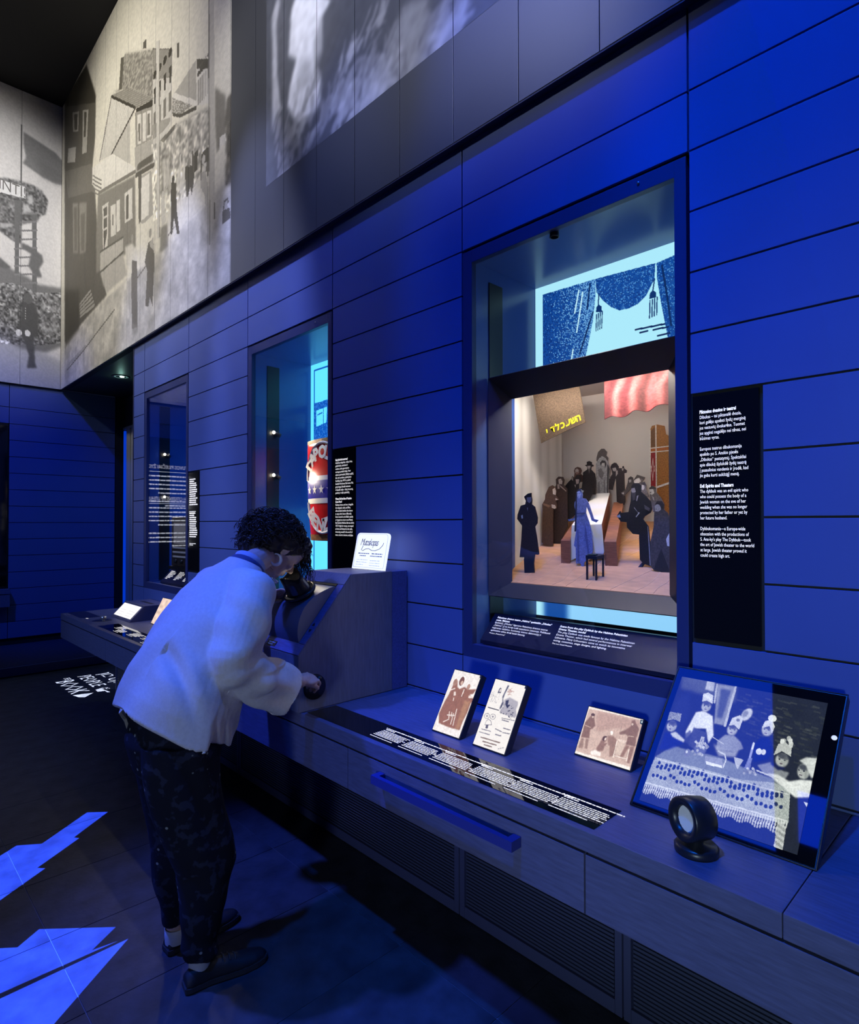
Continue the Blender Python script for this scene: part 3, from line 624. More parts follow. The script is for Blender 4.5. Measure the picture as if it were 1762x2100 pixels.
cutout('figure_cutout', 'printed figure raising a hand under a dark hat, behind the braided woman', 2.585,
 [(-1.706,1.787),(-1.6857,1.8069),(-1.6695,1.8199),(-1.6635,1.8351),(-1.6555,1.8295),(-1.6556,1.8122),(-1.6476,1.8256),(-1.6377,1.8388),(-1.6181,1.8376),(-1.6143,1.8135),(-1.6261,1.7936),(-1.6262,1.7697),(-1.551,1.7934),(-1.5502,1.743),(-1.5724,1.7067),(-1.6544,1.6401),(-1.6906,1.6128),(-1.692,1.7585)], (34, 24, 22),
 [([(-1.6437,1.8185),(-1.6236,1.8174),(-1.6261,1.797),(-1.6399,1.7936)], (182, 162, 152)), ([(-1.6675,1.8198),(-1.6615,1.8332),(-1.6555,1.8277),(-1.6576,1.8106)], (176, 158, 146)), ([(-1.6498,1.7913),(-1.6418,1.7909),(-1.6439,1.7773)], (190, 175, 165))])
cutout('figure_cutout', 'printed face in a round brown fur hat above the raised hand', 2.62,
 [(-1.6758,1.8646),(-1.6697,1.8774),(-1.6557,1.8827),(-1.6398,1.8772),(-1.6327,1.8629),(-1.638,1.8476),(-1.6242,1.8365),(-1.6224,1.8053),(-1.6781,1.8081),(-1.6739,1.8428),(-1.6726,1.8532)], (96, 62, 48),
 [([(-1.6685,1.8686),(-1.6577,1.8749),(-1.647,1.8672),(-1.6478,1.8517),(-1.6578,1.8471),(-1.667,1.8529)], (186, 166, 154)), ([(-1.6658,1.858),(-1.6478,1.8569),(-1.6578,1.8436)], (150, 110, 95))])
cutout('figure_cutout', 'printed bearded man in a tall wide brimmed hat left of the throne', 2.60,
 [(-1.6018,1.8853),(-1.5902,1.8879),(-1.5902,1.9015),(-1.5767,1.9046),(-1.5633,1.8978),(-1.5634,1.8877),(-1.5539,1.8836),(-1.5558,1.877),(-1.5654,1.8759),(-1.5673,1.8625),(-1.5466,1.841),(-1.5411,1.8003),(-1.5425,1.7399),(-1.624,1.7427),(-1.6139,1.8108),(-1.611,1.8517),(-1.5884,1.8639),(-1.5883,1.8775)], (44, 33, 30),
 [([(-1.5864,1.8815),(-1.5691,1.8813),(-1.5707,1.8678),(-1.5845,1.8671)], (186, 170, 160)), ([(-1.5826,1.8669),(-1.5711,1.8669),(-1.5762,1.8428)], (120, 104, 98))])
cutout('figure_cutout', 'printed pale bride seated on a carved throne at the back', 2.66,
 [(-1.5759,1.8954),(-1.5658,1.9127),(-1.5717,1.9258),(-1.5635,1.9521),(-1.5454,1.9667),(-1.5296,1.9653),(-1.5139,1.9479),(-1.5179,1.9304),(-1.5082,1.9189),(-1.5102,1.9013),(-1.5006,1.8687),(-1.5067,1.8265),(-1.5091,1.7414),(-1.5706,1.7435),(-1.5764,1.8015)], (168, 162, 160),
 [([(-1.573,1.9096),(-1.5717,1.9258),(-1.5635,1.9521),(-1.5454,1.9667),(-1.5296,1.9653),(-1.5139,1.9479),(-1.5179,1.9304),(-1.5082,1.9189),(-1.5094,1.9005),(-1.5239,1.9202),(-1.5416,1.9305),(-1.5577,1.921),(-1.5678,1.9056)], (92, 82, 78)), ([(-1.553,1.8973),(-1.5417,1.9101),(-1.5239,1.9059),(-1.5173,1.8894),(-1.5241,1.872),(-1.528,1.8919),(-1.5418,1.8965),(-1.5479,1.8826)], (60, 52, 52)), ([(-1.5426,1.8958),(-1.5268,1.8954),(-1.5276,1.8819),(-1.5411,1.8821)], (205, 196, 190)), ([(-1.562,1.8656),(-1.5459,1.8717),(-1.5302,1.8456),(-1.5422,1.8141),(-1.5601,1.8367)], (120, 112, 112)), ([(-1.5122,1.8908),(-1.5006,1.8687),(-1.5067,1.8265),(-1.5091,1.7485),(-1.5149,1.7487),(-1.5137,1.834)], (70, 62, 62)), ([(-1.5623,1.8008),(-1.5542,1.8076),(-1.5505,1.75),(-1.5646,1.7505)], (128, 120, 120)), ([(-1.5323,1.8136),(-1.5244,1.8132),(-1.5228,1.749),(-1.5307,1.7493)], (132, 124, 124))])
cutout('figure_cutout', 'printed man in round black hat pointing back, right of the throne', 2.65,
 [(-1.4911,1.8709),(-1.4852,1.8846),(-1.4717,1.8924),(-1.4621,1.89),(-1.4489,1.8716),(-1.4508,1.8647),(-1.43,1.8633),(-1.43,1.8703),(-1.4243,1.8733),(-1.4207,1.8609),(-1.4076,1.8514),(-1.4096,1.8395),(-1.4208,1.8384),(-1.4192,1.7933),(-1.417,1.7032),(-1.4216,1.6877),(-1.4593,1.7043),(-1.4626,1.7954),(-1.4644,1.8235),(-1.482,1.7612),(-1.5013,1.7655),(-1.4991,1.8149),(-1.4816,1.8386),(-1.4872,1.8636)], (58, 48, 48),
 [([(-1.4814,1.866),(-1.4641,1.8691),(-1.4585,1.8554),(-1.4669,1.85),(-1.4769,1.8524)], (188, 176, 170)), ([(-1.4623,1.8514),(-1.4528,1.8543),(-1.4529,1.8369),(-1.4625,1.8252)], (196, 186, 180)), ([(-1.4312,1.8616),(-1.4214,1.8627),(-1.4237,1.8507),(-1.4301,1.8511)], (180, 168, 160)), ([(-1.4979,1.8325),(-1.4901,1.8285),(-1.4914,1.8162),(-1.498,1.8184)], (190, 180, 172))])
cutout('figure_cutout', 'printed dark bearded man leaning in at the back of the right crowd', 2.60,
 [(-1.374,1.809),(-1.3613,1.8178),(-1.3505,1.8111),(-1.3478,1.7874),(-1.3508,1.7674),(-1.3799,1.7416),(-1.3946,1.7285),(-1.4074,1.7392),(-1.4055,1.7459),(-1.3871,1.7588),(-1.376,1.7888)], (80, 69, 66), [([(-1.3715,1.8021),(-1.3578,1.8031),(-1.3578,1.7913),(-1.368,1.7884)], (170, 158, 152)), ([(-1.4074,1.7443),(-1.3945,1.7455),(-1.3945,1.7353),(-1.4037,1.7373)], (176, 164, 158))])
cutout('figure_cutout', 'printed man looking left in a peaked grey cap, top of the right crowd', 2.56,
 [(-1.3263,1.7977),(-1.3086,1.8198),(-1.2723,1.8063),(-1.2775,1.7951),(-1.2862,1.7907),(-1.2846,1.7693),(-1.3229,1.7711)], (108, 95, 92), [([(-1.3245,1.7927),(-1.3122,1.8036),(-1.2982,1.8045),(-1.2896,1.7892),(-1.3053,1.7802),(-1.3211,1.7826)], (200, 190, 184)), ([(-1.3245,1.797),(-1.3086,1.8198),(-1.2723,1.8063),(-1.2782,1.7958),(-1.3017,1.8063),(-1.321,1.7968)], (78, 68, 66))])
cutout('figure_cutout', 'printed woman with bonnet behind the black bearded man', 2.50,
 [(-1.2628,1.7754),(-1.2443,1.7824),(-1.236,1.7645),(-1.2378,1.7455),(-1.2214,1.7132),(-1.2514,1.7142),(-1.2614,1.7401)], (118, 106, 103), [([(-1.2585,1.7656),(-1.247,1.772),(-1.2438,1.7553),(-1.2505,1.7445),(-1.2579,1.7495)], (205, 196, 190)), ([(-1.2629,1.7747),(-1.2443,1.7824),(-1.236,1.7645),(-1.2444,1.7649),(-1.2578,1.7726)], (70, 62, 62))])
cutout('figure_cutout', 'printed youth in a flat cap with open mouth in the right crowd', 2.46,
 [(-1.2032,1.7519),(-1.1902,1.7607),(-1.1741,1.7522),(-1.1727,1.7321),(-1.1537,1.7099),(-1.1381,1.6788),(-1.1383,1.6482),(-1.186,1.6489),(-1.2018,1.7207)], (106, 95, 93), [([(-1.2023,1.7457),(-1.1854,1.7456),(-1.1807,1.7293),(-1.1904,1.7219),(-1.2001,1.7254)], (208, 198, 192)), ([(-1.2032,1.7513),(-1.1902,1.7601),(-1.1741,1.7522),(-1.1732,1.7445),(-1.1886,1.7482),(-1.2023,1.7457)], (66, 58, 58)), ([(-1.1984,1.7346),(-1.1936,1.7354),(-1.1943,1.7283),(-1.1975,1.7284)], (60, 50, 50)), ([(-1.1904,1.7172),(-1.1824,1.7108),(-1.1793,1.6952),(-1.1857,1.7016)], (170, 160, 156))])
cutout('figure_cutout', 'printed big bearded man in black coat holding out his hand', 2.407,
 [(-1.2571,1.7584),(-1.2471,1.7719),(-1.224,1.7708),(-1.2127,1.7594),(-1.2144,1.7349),(-1.1919,1.7156),(-1.1729,1.6937),(-1.1667,1.6601),(-1.1731,1.645),(-1.1989,1.63),(-1.2054,1.6178),(-1.1815,1.5872),(-1.174,1.5112),(-1.1707,1.4218),(-1.2,1.431),(-1.2098,1.4168),(-1.2294,1.4158),(-1.2097,1.4367),(-1.221,1.4485),(-1.2237,1.5532),(-1.2516,1.5559),(-1.2783,1.5838),(-1.2795,1.6057),(-1.307,1.6089),(-1.3258,1.6328),(-1.3102,1.6548),(-1.3051,1.6468),(-1.2712,1.6495),(-1.2608,1.6961),(-1.259,1.7304)], (34, 30, 34),
 [([(-1.2579,1.749),(-1.2422,1.7521),(-1.2367,1.7357),(-1.2457,1.7283),(-1.2556,1.7334)], (150, 140, 142)), ([(-1.2556,1.7302),(-1.2374,1.7327),(-1.2392,1.7017),(-1.2508,1.6958)], (70, 64, 68)), ([(-1.3258,1.6328),(-1.3103,1.6406),(-1.3059,1.6263),(-1.3189,1.6264)], (150, 158, 190)), ([(-1.2309,1.7169),(-1.2237,1.7198),(-1.231,1.6953),(-1.2343,1.6969)], (170, 162, 164)), ([(-1.2444,1.6708),(-1.228,1.6488),(-1.2182,1.6456),(-1.2347,1.6257),(-1.2363,1.6304),(-1.2248,1.6442),(-1.2427,1.6646)], (190, 184, 186)), ([(-1.1846,1.5887),(-1.1815,1.5872),(-1.1755,1.5112),(-1.1713,1.4248),(-1.176,1.4276),(-1.1803,1.5111)], (150, 144, 146)), ([(-1.1986,1.6791),(-1.173,1.6633),(-1.1763,1.6511),(-1.1954,1.6606)], (88, 82, 86)), ([(-1.2277,1.4159),(-1.2097,1.4367),(-1.2092,1.4177)], (52, 58, 90))])
cutout('figure_cutout', 'printed figure with curly hair and dark shawl, rightmost on the stage', 2.384,
 [(-1.143,1.6773),(-1.1335,1.692),(-1.112,1.6914),(-1.1029,1.6764),(-1.1061,1.6586),(-1.088,1.6406),(-1.0807,1.617),(-1.0587,1.5584),(-1.0596,1.4037),(-1.1168,1.4034),(-1.1477,1.4076),(-1.1617,1.4249),(-1.162,1.5271),(-1.1482,1.5874),(-1.1463,1.6324)], (84, 75, 73),
 [([(-1.1436,1.6728),(-1.1305,1.68),(-1.1182,1.6737),(-1.1168,1.6559),(-1.1276,1.6486),(-1.1406,1.6503)], (184, 174, 168)), ([(-1.1414,1.6787),(-1.1335,1.692),(-1.112,1.6914),(-1.1029,1.6764),(-1.1061,1.6586),(-1.1168,1.6648),(-1.1244,1.6783)], (58, 50, 50)), ([(-1.0953,1.5373),(-1.0819,1.5626),(-1.0735,1.5583),(-1.0754,1.5069),(-1.0913,1.5103)], (226, 218, 212)), ([(-1.1477,1.4136),(-1.1163,1.4984),(-1.0834,1.4171),(-1.0835,1.4047),(-1.1168,1.4028)], (50, 46, 48)), ([(-1.14,1.6592),(-1.1337,1.6606),(-1.1338,1.6561)], (90, 76, 74))])
cutout('figure_cutout', 'printed pale blue figure of a braided woman with spread arms, front centre', 2.391,
 [(-1.5188,1.7417),(-1.5078,1.7571),(-1.4933,1.7549),(-1.4845,1.731),(-1.4863,1.7153),(-1.4685,1.7116),(-1.4544,1.6925),(-1.4371,1.6455),(-1.4285,1.6206),(-1.406,1.6158),(-1.4164,1.6051),(-1.439,1.6129),(-1.4476,1.6394),(-1.4651,1.6771),(-1.4688,1.649),(-1.4513,1.6052),(-1.4376,1.5431),(-1.4337,1.4812),(-1.445,1.4498),(-1.477,1.4267),(-1.4807,1.4046),(-1.4932,1.4039),(-1.4949,1.4196),(-1.5203,1.4184),(-1.5218,1.4912),(-1.5309,1.5004),(-1.5196,1.5641),(-1.5157,1.618),(-1.5563,1.6118),(-1.5637,1.6198),(-1.5303,1.6244),(-1.5192,1.6497),(-1.5282,1.6816),(-1.5263,1.6975),(-1.5153,1.7098)], (112, 122, 178),
 [([(-1.5188,1.7417),(-1.5078,1.7571),(-1.4933,1.7549),(-1.4869,1.7389),(-1.497,1.7497),(-1.5107,1.7471),(-1.5135,1.713),(-1.5174,1.5641),(-1.5277,1.564),(-1.5208,1.7005)], (40, 42, 66)), ([(-1.5133,1.7431),(-1.4988,1.7479),(-1.492,1.7312),(-1.5,1.7132),(-1.5109,1.7208)], (158, 168, 220)), ([(-1.4926,1.7533),(-1.4772,1.748),(-1.4808,1.7387),(-1.4869,1.7405)], (150, 150, 150)), ([(-1.5156,1.6496),(-1.4723,1.6497),(-1.4716,1.6453),(-1.5156,1.6439)], (70, 78, 128)), ([(-1.4726,1.6052),(-1.4621,1.5583),(-1.4485,1.4652),(-1.4555,1.4619),(-1.4729,1.5426)], (84, 92, 146)), ([(-1.5123,1.5736),(-1.505,1.5737),(-1.5021,1.4287),(-1.5112,1.4283)], (86, 94, 148)), ([(-1.5108,1.7366),(-1.5064,1.7371),(-1.5064,1.7346),(-1.5108,1.7344)], (30, 34, 60)), ([(-1.5021,1.7379),(-1.497,1.7383),(-1.497,1.7358),(-1.5021,1.7354)], (30, 34, 60)), ([(-1.505,1.7238),(-1.5,1.7246),(-1.5014,1.7214)], (90, 70, 110))])
# painted wooden temple on the right, brown banner, red drape
cutout('painted_building', 'amber painted tower board with white lines and a red star panel', 2.70,
 [(-1.316,2.0371),(-1.3057,2.0553),(-1.279,2.0586),(-1.2461,2.0483),(-1.2399,2.0095),(-1.2014,1.9865),(-1.1515,1.9317),(-1.1537,1.585),(-1.2488,1.6164),(-1.2811,1.7125),(-1.3144,1.7394)], (168, 108, 48),
 [([(-1.3112,2.0333),(-1.2924,2.0473),(-1.2896,1.9569),(-1.3104,1.9556)], (120, 80, 45)), ([(-1.3165,1.9516),(-1.2208,1.9537),(-1.221,1.9316),(-1.3166,1.9322)], (186, 100, 30)), ([(-1.3112,1.9279),(-1.2891,1.9311),(-1.2874,1.7737),(-1.3121,1.7716)], (150, 28, 30)), ([(-1.3159,2.0384),(-1.3112,2.0378),(-1.3123,1.7393),(-1.3171,1.7395)], (238, 228, 215)), ([(-1.2883,2.0565),(-1.283,2.0559),(-1.2823,1.7382),(-1.2876,1.7384)], (238, 228, 215)), ([(-1.3165,1.9529),(-1.2208,1.955),(-1.2208,1.9505),(-1.3165,1.9484)], (238, 228, 215)), ([(-1.3166,1.9348),(-1.2209,1.9348),(-1.221,1.9303),(-1.3166,1.9303)], (238, 228, 215)), ([(-1.2841,1.7716),(-1.2219,1.7896),(-1.2219,1.7802),(-1.2841,1.7626)], (238, 228, 215)), ([(-1.2999,1.9063),(-1.3097,1.8425),(-1.307,1.8423),(-1.298,1.8984)], (230, 190, 180)), ([(-1.2999,1.9063),(-1.2909,1.8413),(-1.2936,1.8415),(-1.3013,1.8987)], (230, 190, 180)), ([(-1.3006,1.7968),(-1.3095,1.8683),(-1.3068,1.8694),(-1.2985,1.8031)], (230, 190, 180)), ([(-1.3006,1.7968),(-1.2908,1.867),(-1.2935,1.8685),(-1.3019,1.8033)], (230, 190, 180))], 'painted boards of the model stage')
bn = cutout('banner', 'tilted brown cloth banner with yellow Hebrew letters above the stage', 2.42, [(-1.7779,2.2324),(-1.6491,2.2303),(-1.5172,2.2304),(-1.4869,2.061),(-1.6038,2.0296),(-1.7312,1.9899)], (84, 66, 50), [], 'painted boards of the model stage', rough=.9)
bq = [(-1.6963,2.0263),(-1.5061,2.0759),(-1.7058,2.0473)]
O = Vector((bq[0][0], 2.4185, bq[0][1])); Rv = Vector((bq[1][0]-bq[0][0], 0, bq[1][1]-bq[0][1])); Uv = Vector((-Rv.z, 0, Rv.x))
m_yl = mat('yellow_paint', rgb(232, 214, 20), .6)
lw = Rv.length/7
for k, ch in enumerate('ידלכעשה'):
    text('letter', ch, .043, O+Rv.normalized()*(lw*k), Rv, Uv, m_yl, bn, bold=.0016, sx=1.0)
c = Canvas(110, 80, (150, 70, 70), 8)
for u, w, col, al in [(.05, .08, (95, 40, 45), .8), (.14, .05, (205, 120, 115), .8), (.24, .07, (110, 45, 50), .8), (.33, .05, (200, 110, 105), .8), (.44, .06, (90, 50, 48), .9), (.53, .05, (185, 85, 85), .8), (.63, .05, (215, 135, 130), .7), (.72, .07, (85, 45, 45), .9), (.82, .05, (190, 95, 90), .8), (.93, .08, (80, 30, 40), .9)]:
    c.poly([(u+.10-w/2, 0), (u+.12+w/2, 0), (u+.02+w/2, .5), (u+w*.6, 1), (u-w*.6, 1), (u-.02-w/2, .5)], col, al, 2)
c.noise((60, 40), amp=.12)
rp = [(-1.3788,2.2228),(-1.3797,2.0579),(-1.0872,2.0439)]
rt = thing('red_drape', 'painted red drape hanging at the top right of the stage', 'drape')
x0_, zt_, zb_ = rp[0][0], 2.25, rp[1][1]; nxx = 110
o = c.build('cloth', mat('red_drape_print', attr='col', rough=.85), (x0_, 2.40, zt_), (.40, 0, 0), (0, 0, zb_-zt_), rt)
for v in o.data.vertices:
    u = (v.co.x-x0_)/.40; f = (zt_-v.co.z)/(zt_-zb_)
    v.co.z += f*(.035*u+.008*math.sin(u*22)); v.co.y += .006*math.sin(u*30)
so = o.modifiers.new('thick', 'SOLIDIFY'); so.thickness = .003
# table with cloth and two benches (hexahedra between a front and a back rectangle)
def hexa(name, yf, F, yb, B, m, par):
    vs = [(x, yf, z) for x, z in F]+[(x, yb, z) for x, z in B]
    bm = bmesh.new(); v = [bm.verts.new(p) for p in vs]
    for f in ((0, 1, 2, 3), (7, 6, 5, 4), (0, 4, 5, 1), (1, 5, 6, 2), (2, 6, 7, 3), (3, 7, 4, 0)): bm.faces.new([v[i] for i in f])
    bmesh.ops.recalc_face_normals(bm, faces=bm.faces); return bm_obj(name, bm, m, par)
m_cl = mat('white_table_cloth', rgb(236, 230, 225), .8); m_be = mat('bench_wood', rgb(150, 92, 66), .5, wood=(12, .2, (2, 2, 14)))
tb = thing('model_table', 'little white cloth table between the two benches', 'model table')
hexa('tabletop', 2.43, [(-1.5666,1.5928),(-1.4123,1.5973),(-1.4124,1.5886),(-1.5666,1.5837)], 2.64, [(-1.5695,1.7476),(-1.4906,1.7471),(-1.4906,1.74),(-1.5695,1.7404)], m_cl, tb)
prism('front_cloth', [(x, 2.428, z) for x, z in [(-1.5653,1.5905),(-1.4112,1.5951),(-1.3998,1.4737),(-1.4071,1.4561),(-1.4338,1.4638),(-1.4836,1.431),(-1.5216,1.4518),(-1.5789,1.4246),(-1.5733,1.4952)]], (0, .003, 0), m_cl, tb)
q1, q2 = [(-1.4124,1.593),(-1.4082,1.4603)], [(-1.4906,1.7447),(-1.4898,1.651)]
mesh('side_panel', [(q1[0][0], 2.431, q1[0][1]), (q1[1][0], 2.431, q1[1][1]), (q2[1][0], 2.64, q2[1][1]), (q2[0][0], 2.64, q2[0][1])], [(0, 1, 2, 3)], m_be, tb)
b1o = thing('model_bench', 'brown plank bench left of the little table', 'model bench', 'benches on the model stage')
hexa('plank', 2.405, [(-1.6112,1.5202),(-1.5602,1.5212),(-1.5599,1.4159),(-1.6094,1.4149)], 2.60, [(-1.665,1.6086),(-1.6443,1.6085),(-1.6445,1.561),(-1.6652,1.5608)], m_be, b1o)
b2o = thing('model_bench', 'brown plank bench right of the little table', 'model bench', 'benches on the model stage')
hexa('plank', 2.405, [(-1.3858,1.5196),(-1.327,1.5215),(-1.3224,1.4159),(-1.381,1.4142)], 2.66, [(-1.4802,1.7023),(-1.4307,1.7024),(-1.4301,1.6603),(-1.4765,1.661)], m_be, b2o)
# little stool
stl = thing('model_stool', 'tiny dark four legged stool at the front of the stage', 'model stool')
m_st = mat('dark_stool_paint', rgb(28, 32, 52), .5)
sq = [(-1.4124,1.4591),(-1.3612,1.4589),(-1.4129,1.3566),(-1.3617,1.36),(-1.3682,1.4499)]
xa, xb, zt, zf = sq[0][0], sq[1][0], sq[0][1], sq[2][1]
w = xb-xa; dpt = .03
hexa('seat', 2.300, [(xa-.002, zt+.004), (xb+.001, zt+.001), (xb+.001, zt-.012), (xa-.002, zt-.01)], 2.300+dpt, [(xa+.012, zt+.012), (xb+.02, zt+.010), (xb+.02, zt-.006), (xa+.012, zt-.002)], m_st, stl)
for x, y in ((xa+.003, 2.301), (xb-.004, 2.301), (xa+.02, 2.326), (xb+.014, 2.326)):
    box('leg', (x-.0035, y, rk(y)+.002 if y > 2.31 else zf), (x+.0035, y+.006, zt-.006), m_st, stl)
box('green_slip', (xa+.004, 2.303, zt+.0075), (xb-.006, 2.318, zt+.0095), mat('green_slip', rgb(90, 110, 95), .6), stl)

# ------------------------------------------------------------------ counter along the right wall
ZC, YC = .783, 1.42
M_HAND = mat('blue_metal_handle', (.03, .04, .24), .4, spec=.4)
def slab(x0, x1, label, pockets=()):
    bm = bmesh.new(); bm_box(bm, (x0+.001, YC, ZC-.054), (x1-.001, D-.003, ZC), .0025)
    return tag(bm_obj('worktop', bm, M_OAK), label, 'worktop', 'worktop lengths')
slab(-6.344, -.408, 'long blue stained oak worktop carrying the exhibits under the cases')
slab(-.408, 3.1, 'plain oak worktop length right of the tilted children picture')
box_d = [(-6.344, -5.011), (-5.011, -3.45), (-3.45, -1.936), (-1.936, -.881), (-.881, 1.55)]
dl_lab = ['far end drawer unit with plain front below the screen stand', 'plain drawer unit left of the woman, partly behind her jacket',
          'plain drawer unit under the mutoscope between the woman and the handle', 'drawer unit with the long blue bar handle',
          'plain drawer unit right of the long bar handle under the round speaker']
for (x0, x1), lb in zip(box_d, dl_lab):
    t = thing('drawer_unit', lb, 'drawer', 'drawer units below the worktop')
    box('carcass', (x0+.004, YC+.02, .572), (x1-.004, 1.80, ZC-.056), M_DARK, t)
    box('drawer_front', (x0+.0025, YC+.001, .563), (x1-.0025, YC+.019, ZC-.062), M_OAK, t, .0018)
    if abs(x0+1.936) < .01:
        h = prism('handle', [(-1.735, YC-.001, .66), (-1.735, YC-.045, .66), (-1.09, YC-.045, .66), (-1.09, YC-.001, .66), (-1.117, YC-.001, .66), (-1.117, YC-.027, .66), (-1.708, YC-.027, .66), (-1.708, YC-.001, .66)], (0, 0, .030), M_HAND, t)
        h['label'] = 'long blue bar handle'
# ventilated base cabinets with horizontal louvres
M_LOUV = mat('dark_blue_louvre', (.05, .06, .12), .5)
bx = [(-6.1, -4.65), (-4.65, -3.638), (-3.638, -1.71), (-1.71, -.987), (-.987, .62)]
bx_lab = ['louvred base cabinet at the far end of the counter', 'louvred base cabinet hidden behind the legs of the woman', 'long louvred base cabinet below the mutoscope and bar handle',
          'narrow louvred base cabinet below the right end of the bar handle', 'louvred base cabinet at the right edge of the picture']
lv_cache = {}
for (x0, x1), lb in zip(bx, bx_lab):
    t = thing('base_cabinet', lb, 'base cabinet', 'louvred base cabinets')
    Yb = 1.815
    box('back_panel', (x0+.003, Yb+.03, .01), (x1-.003, Yb+.05, .57), M_DARK, t)
    fr = mat('base_frame', (.06, .07, .16), .5)
    box('stile', (x0+.003, Yb, .004), (x0+.028, Yb+.03, .57), fr, t, .002)
    box('stile', (x1-.028, Yb, .004), (x1-.003, Yb+.03, .57), fr, t, .002)
    box('bottom_rail', (x0+.029, Yb, .004), (x1-.029, Yb+.03, .05), fr, t, .002)
    bm = bmesh.new(); z = .055
    while z < .57:
        bm_box(bm, (x0+.034, Yb+.006, z), (x1-.034, Yb+.026, z+.0085)); z += .0135
    lv = bm_obj('louvre', bm, M_LOUV, t); lv['kind'] = 'stuff'; lv['label'] = 'fine horizontal louvre slats'
# counter end on the far wall with the dark case above it
t = thing('far_counter', 'short grey blue counter end on the far wall at the left edge', 'counter')
box('top', (XF-.039, -1.5, .735), (XF+.05, 1.467, .796), M_OAK, t, .002)
box('drawer_front', (XF-.039, -1.5, .575), (XF+.045, 1.465, .728), M_OAK, t, .002)
t = thing('dark_case', 'black glass display case above the far counter at the left edge', 'display case')
box('frame', (XF-.055, -1.6, .8), (XF-.042, 1.45, 2.855), M_BLACK, t)
box('glass', (XF-.041, -1.55, .83), (XF-.037, 1.44, 2.83), mat('dark_glass', (.004, .004, .006), .06, spec=.5), t)
# bright introductory lettering on that case, readable only mirrored in the glass of the farthest wall case
M_LT = mat('bright_case_lettering', (.8, .8, .8), .5, emit=(.95, .97, 1.0), es=1.5)
xl = XF-.0364
for hz, tx in ((2.41, 'LIETUVOS PILIEČIAI ŽYDAI'), (1.945, 'JEWISH CITIZENS OF LITHUANIA')):
    text('wall_lettering', tx, .075, (xl, .345 if hz > 2 else .30, hz), (0, 1, 0), (0, 0, 1), M_LT, t, fit=.70 if hz > 2 else .80)
    mesh('rule', [(xl, .33, hz-.05), (xl, 1.25, hz-.05), (xl, 1.25, hz-.043), (xl, .33, hz-.043)], [(0, 1, 2, 3)], M_LT, t)
    blob_lines('wall_lettering', (xl, .345, hz-.12), (0, 1, 0), (0, 0, 1), [.82, .86, .80, .84, .5], .062, .020, M_LT, t, int(hz*10))
    blob_lines('wall_lettering', (xl, .345, hz-.12-.37), (0, 1, 0), (0, 0, 1), [.84, .4], .062, .020, M_LT, t, int(hz*10)+3) if hz > 2 else blob_lines('wall_lettering', (xl, .345, hz-.12-.37), (0, 1, 0), (0, 0, 1), [.84, .80, .85, .3], .062, .020, M_LT, t, 9)

# ------------------------------------------------------------------ mutoscope on the counter
mu = thing('mutoscope', 'grey blue wooden mutoscope viewer with drum, black eyepiece hood and crank', 'mutoscope')
XR, XL = -2.272, -2.625
M_MU = mat('grey_oak_veneer', (.15, .145, .20), .5, spec=.35, wood=(16, .13, (7, 7, .8)), bump=(16, .15))
M_MB = mat('blue_oak_edge', (.07, .085, .26), .45, wood=(16, .2, (1, 8, 8)))
sl = Vector((0, .648, .762)); sn = Vector((0, -.762, .648)); SB = Vector((0, 1.405, 1.03))
prof = [(1.405, .785), (1.405, 1.03), (1.692, 1.366), (1.935, 1.366), (1.935, .785)]
prism('body', [(XL, y, z) for y, z in prof], (XR-XL, 0, 0), M_MU, mu, .002)
box('rear_body', (XL+.001, 1.9365, .785), (XR-.0015, 2.034, 1.365), M_MB, mu, .002)
def onslope(x, s, h=0): return Vector((x, 0, 0))+SB+sl*s+sn*h
# raised rim round the recess
obox('slope_rim', onslope(XL+.002, .002, .0), (XR-XL-.004, 0, 0), sl*.052, sn*.004, M_MB, mu, .001)
obox('slope_rim', onslope(XR-.050, .056, .0), (.048, 0, 0), sl*.32, sn*.004, M_MB, mu, .001)
obox('slope_rim', onslope(XL+.002, .056, .0), (.03, 0, 0), sl*.32, sn*.004, M_MB, mu, .001)
obox('slope_rim', onslope(XL+.002, .379, .0), (XR-XL-.004, 0, 0), sl*.058, sn*.004, M_MU, mu, .001)
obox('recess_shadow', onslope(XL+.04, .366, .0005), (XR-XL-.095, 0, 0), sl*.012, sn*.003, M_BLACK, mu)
# drum: a bulging segment with grey end
ch0, ch1, bulge = .058, .365, .088; n = 22; prof2 = []
for k in range(n+1):
    t_ = k/n; prof2.append((ch0+(ch1-ch0)*t_, bulge*(math.sin(math.pi*t_)**.75)*(1-.25*t_)))
dx0, dx1 = XL+.036, XR-.054
vs = [onslope(x, s, h+.001) for x in (dx0, dx1) for s, h in prof2]; m_ = n+1
drum = mesh('drum', vs, [(i, i+1, m_+i+1, m_+i) for i in range(n)], mat('blue_grey_drum', (.09, .11, .20), .42), mu, True)
mesh('drum_end', vs[m_:], [tuple(range(m_))], mat('grey_drum_end', (.22, .21, .25), .5), mu)
mesh('drum_end', vs[:m_], [tuple(range(m_-1, -1, -1))], M_BLACK, mu)
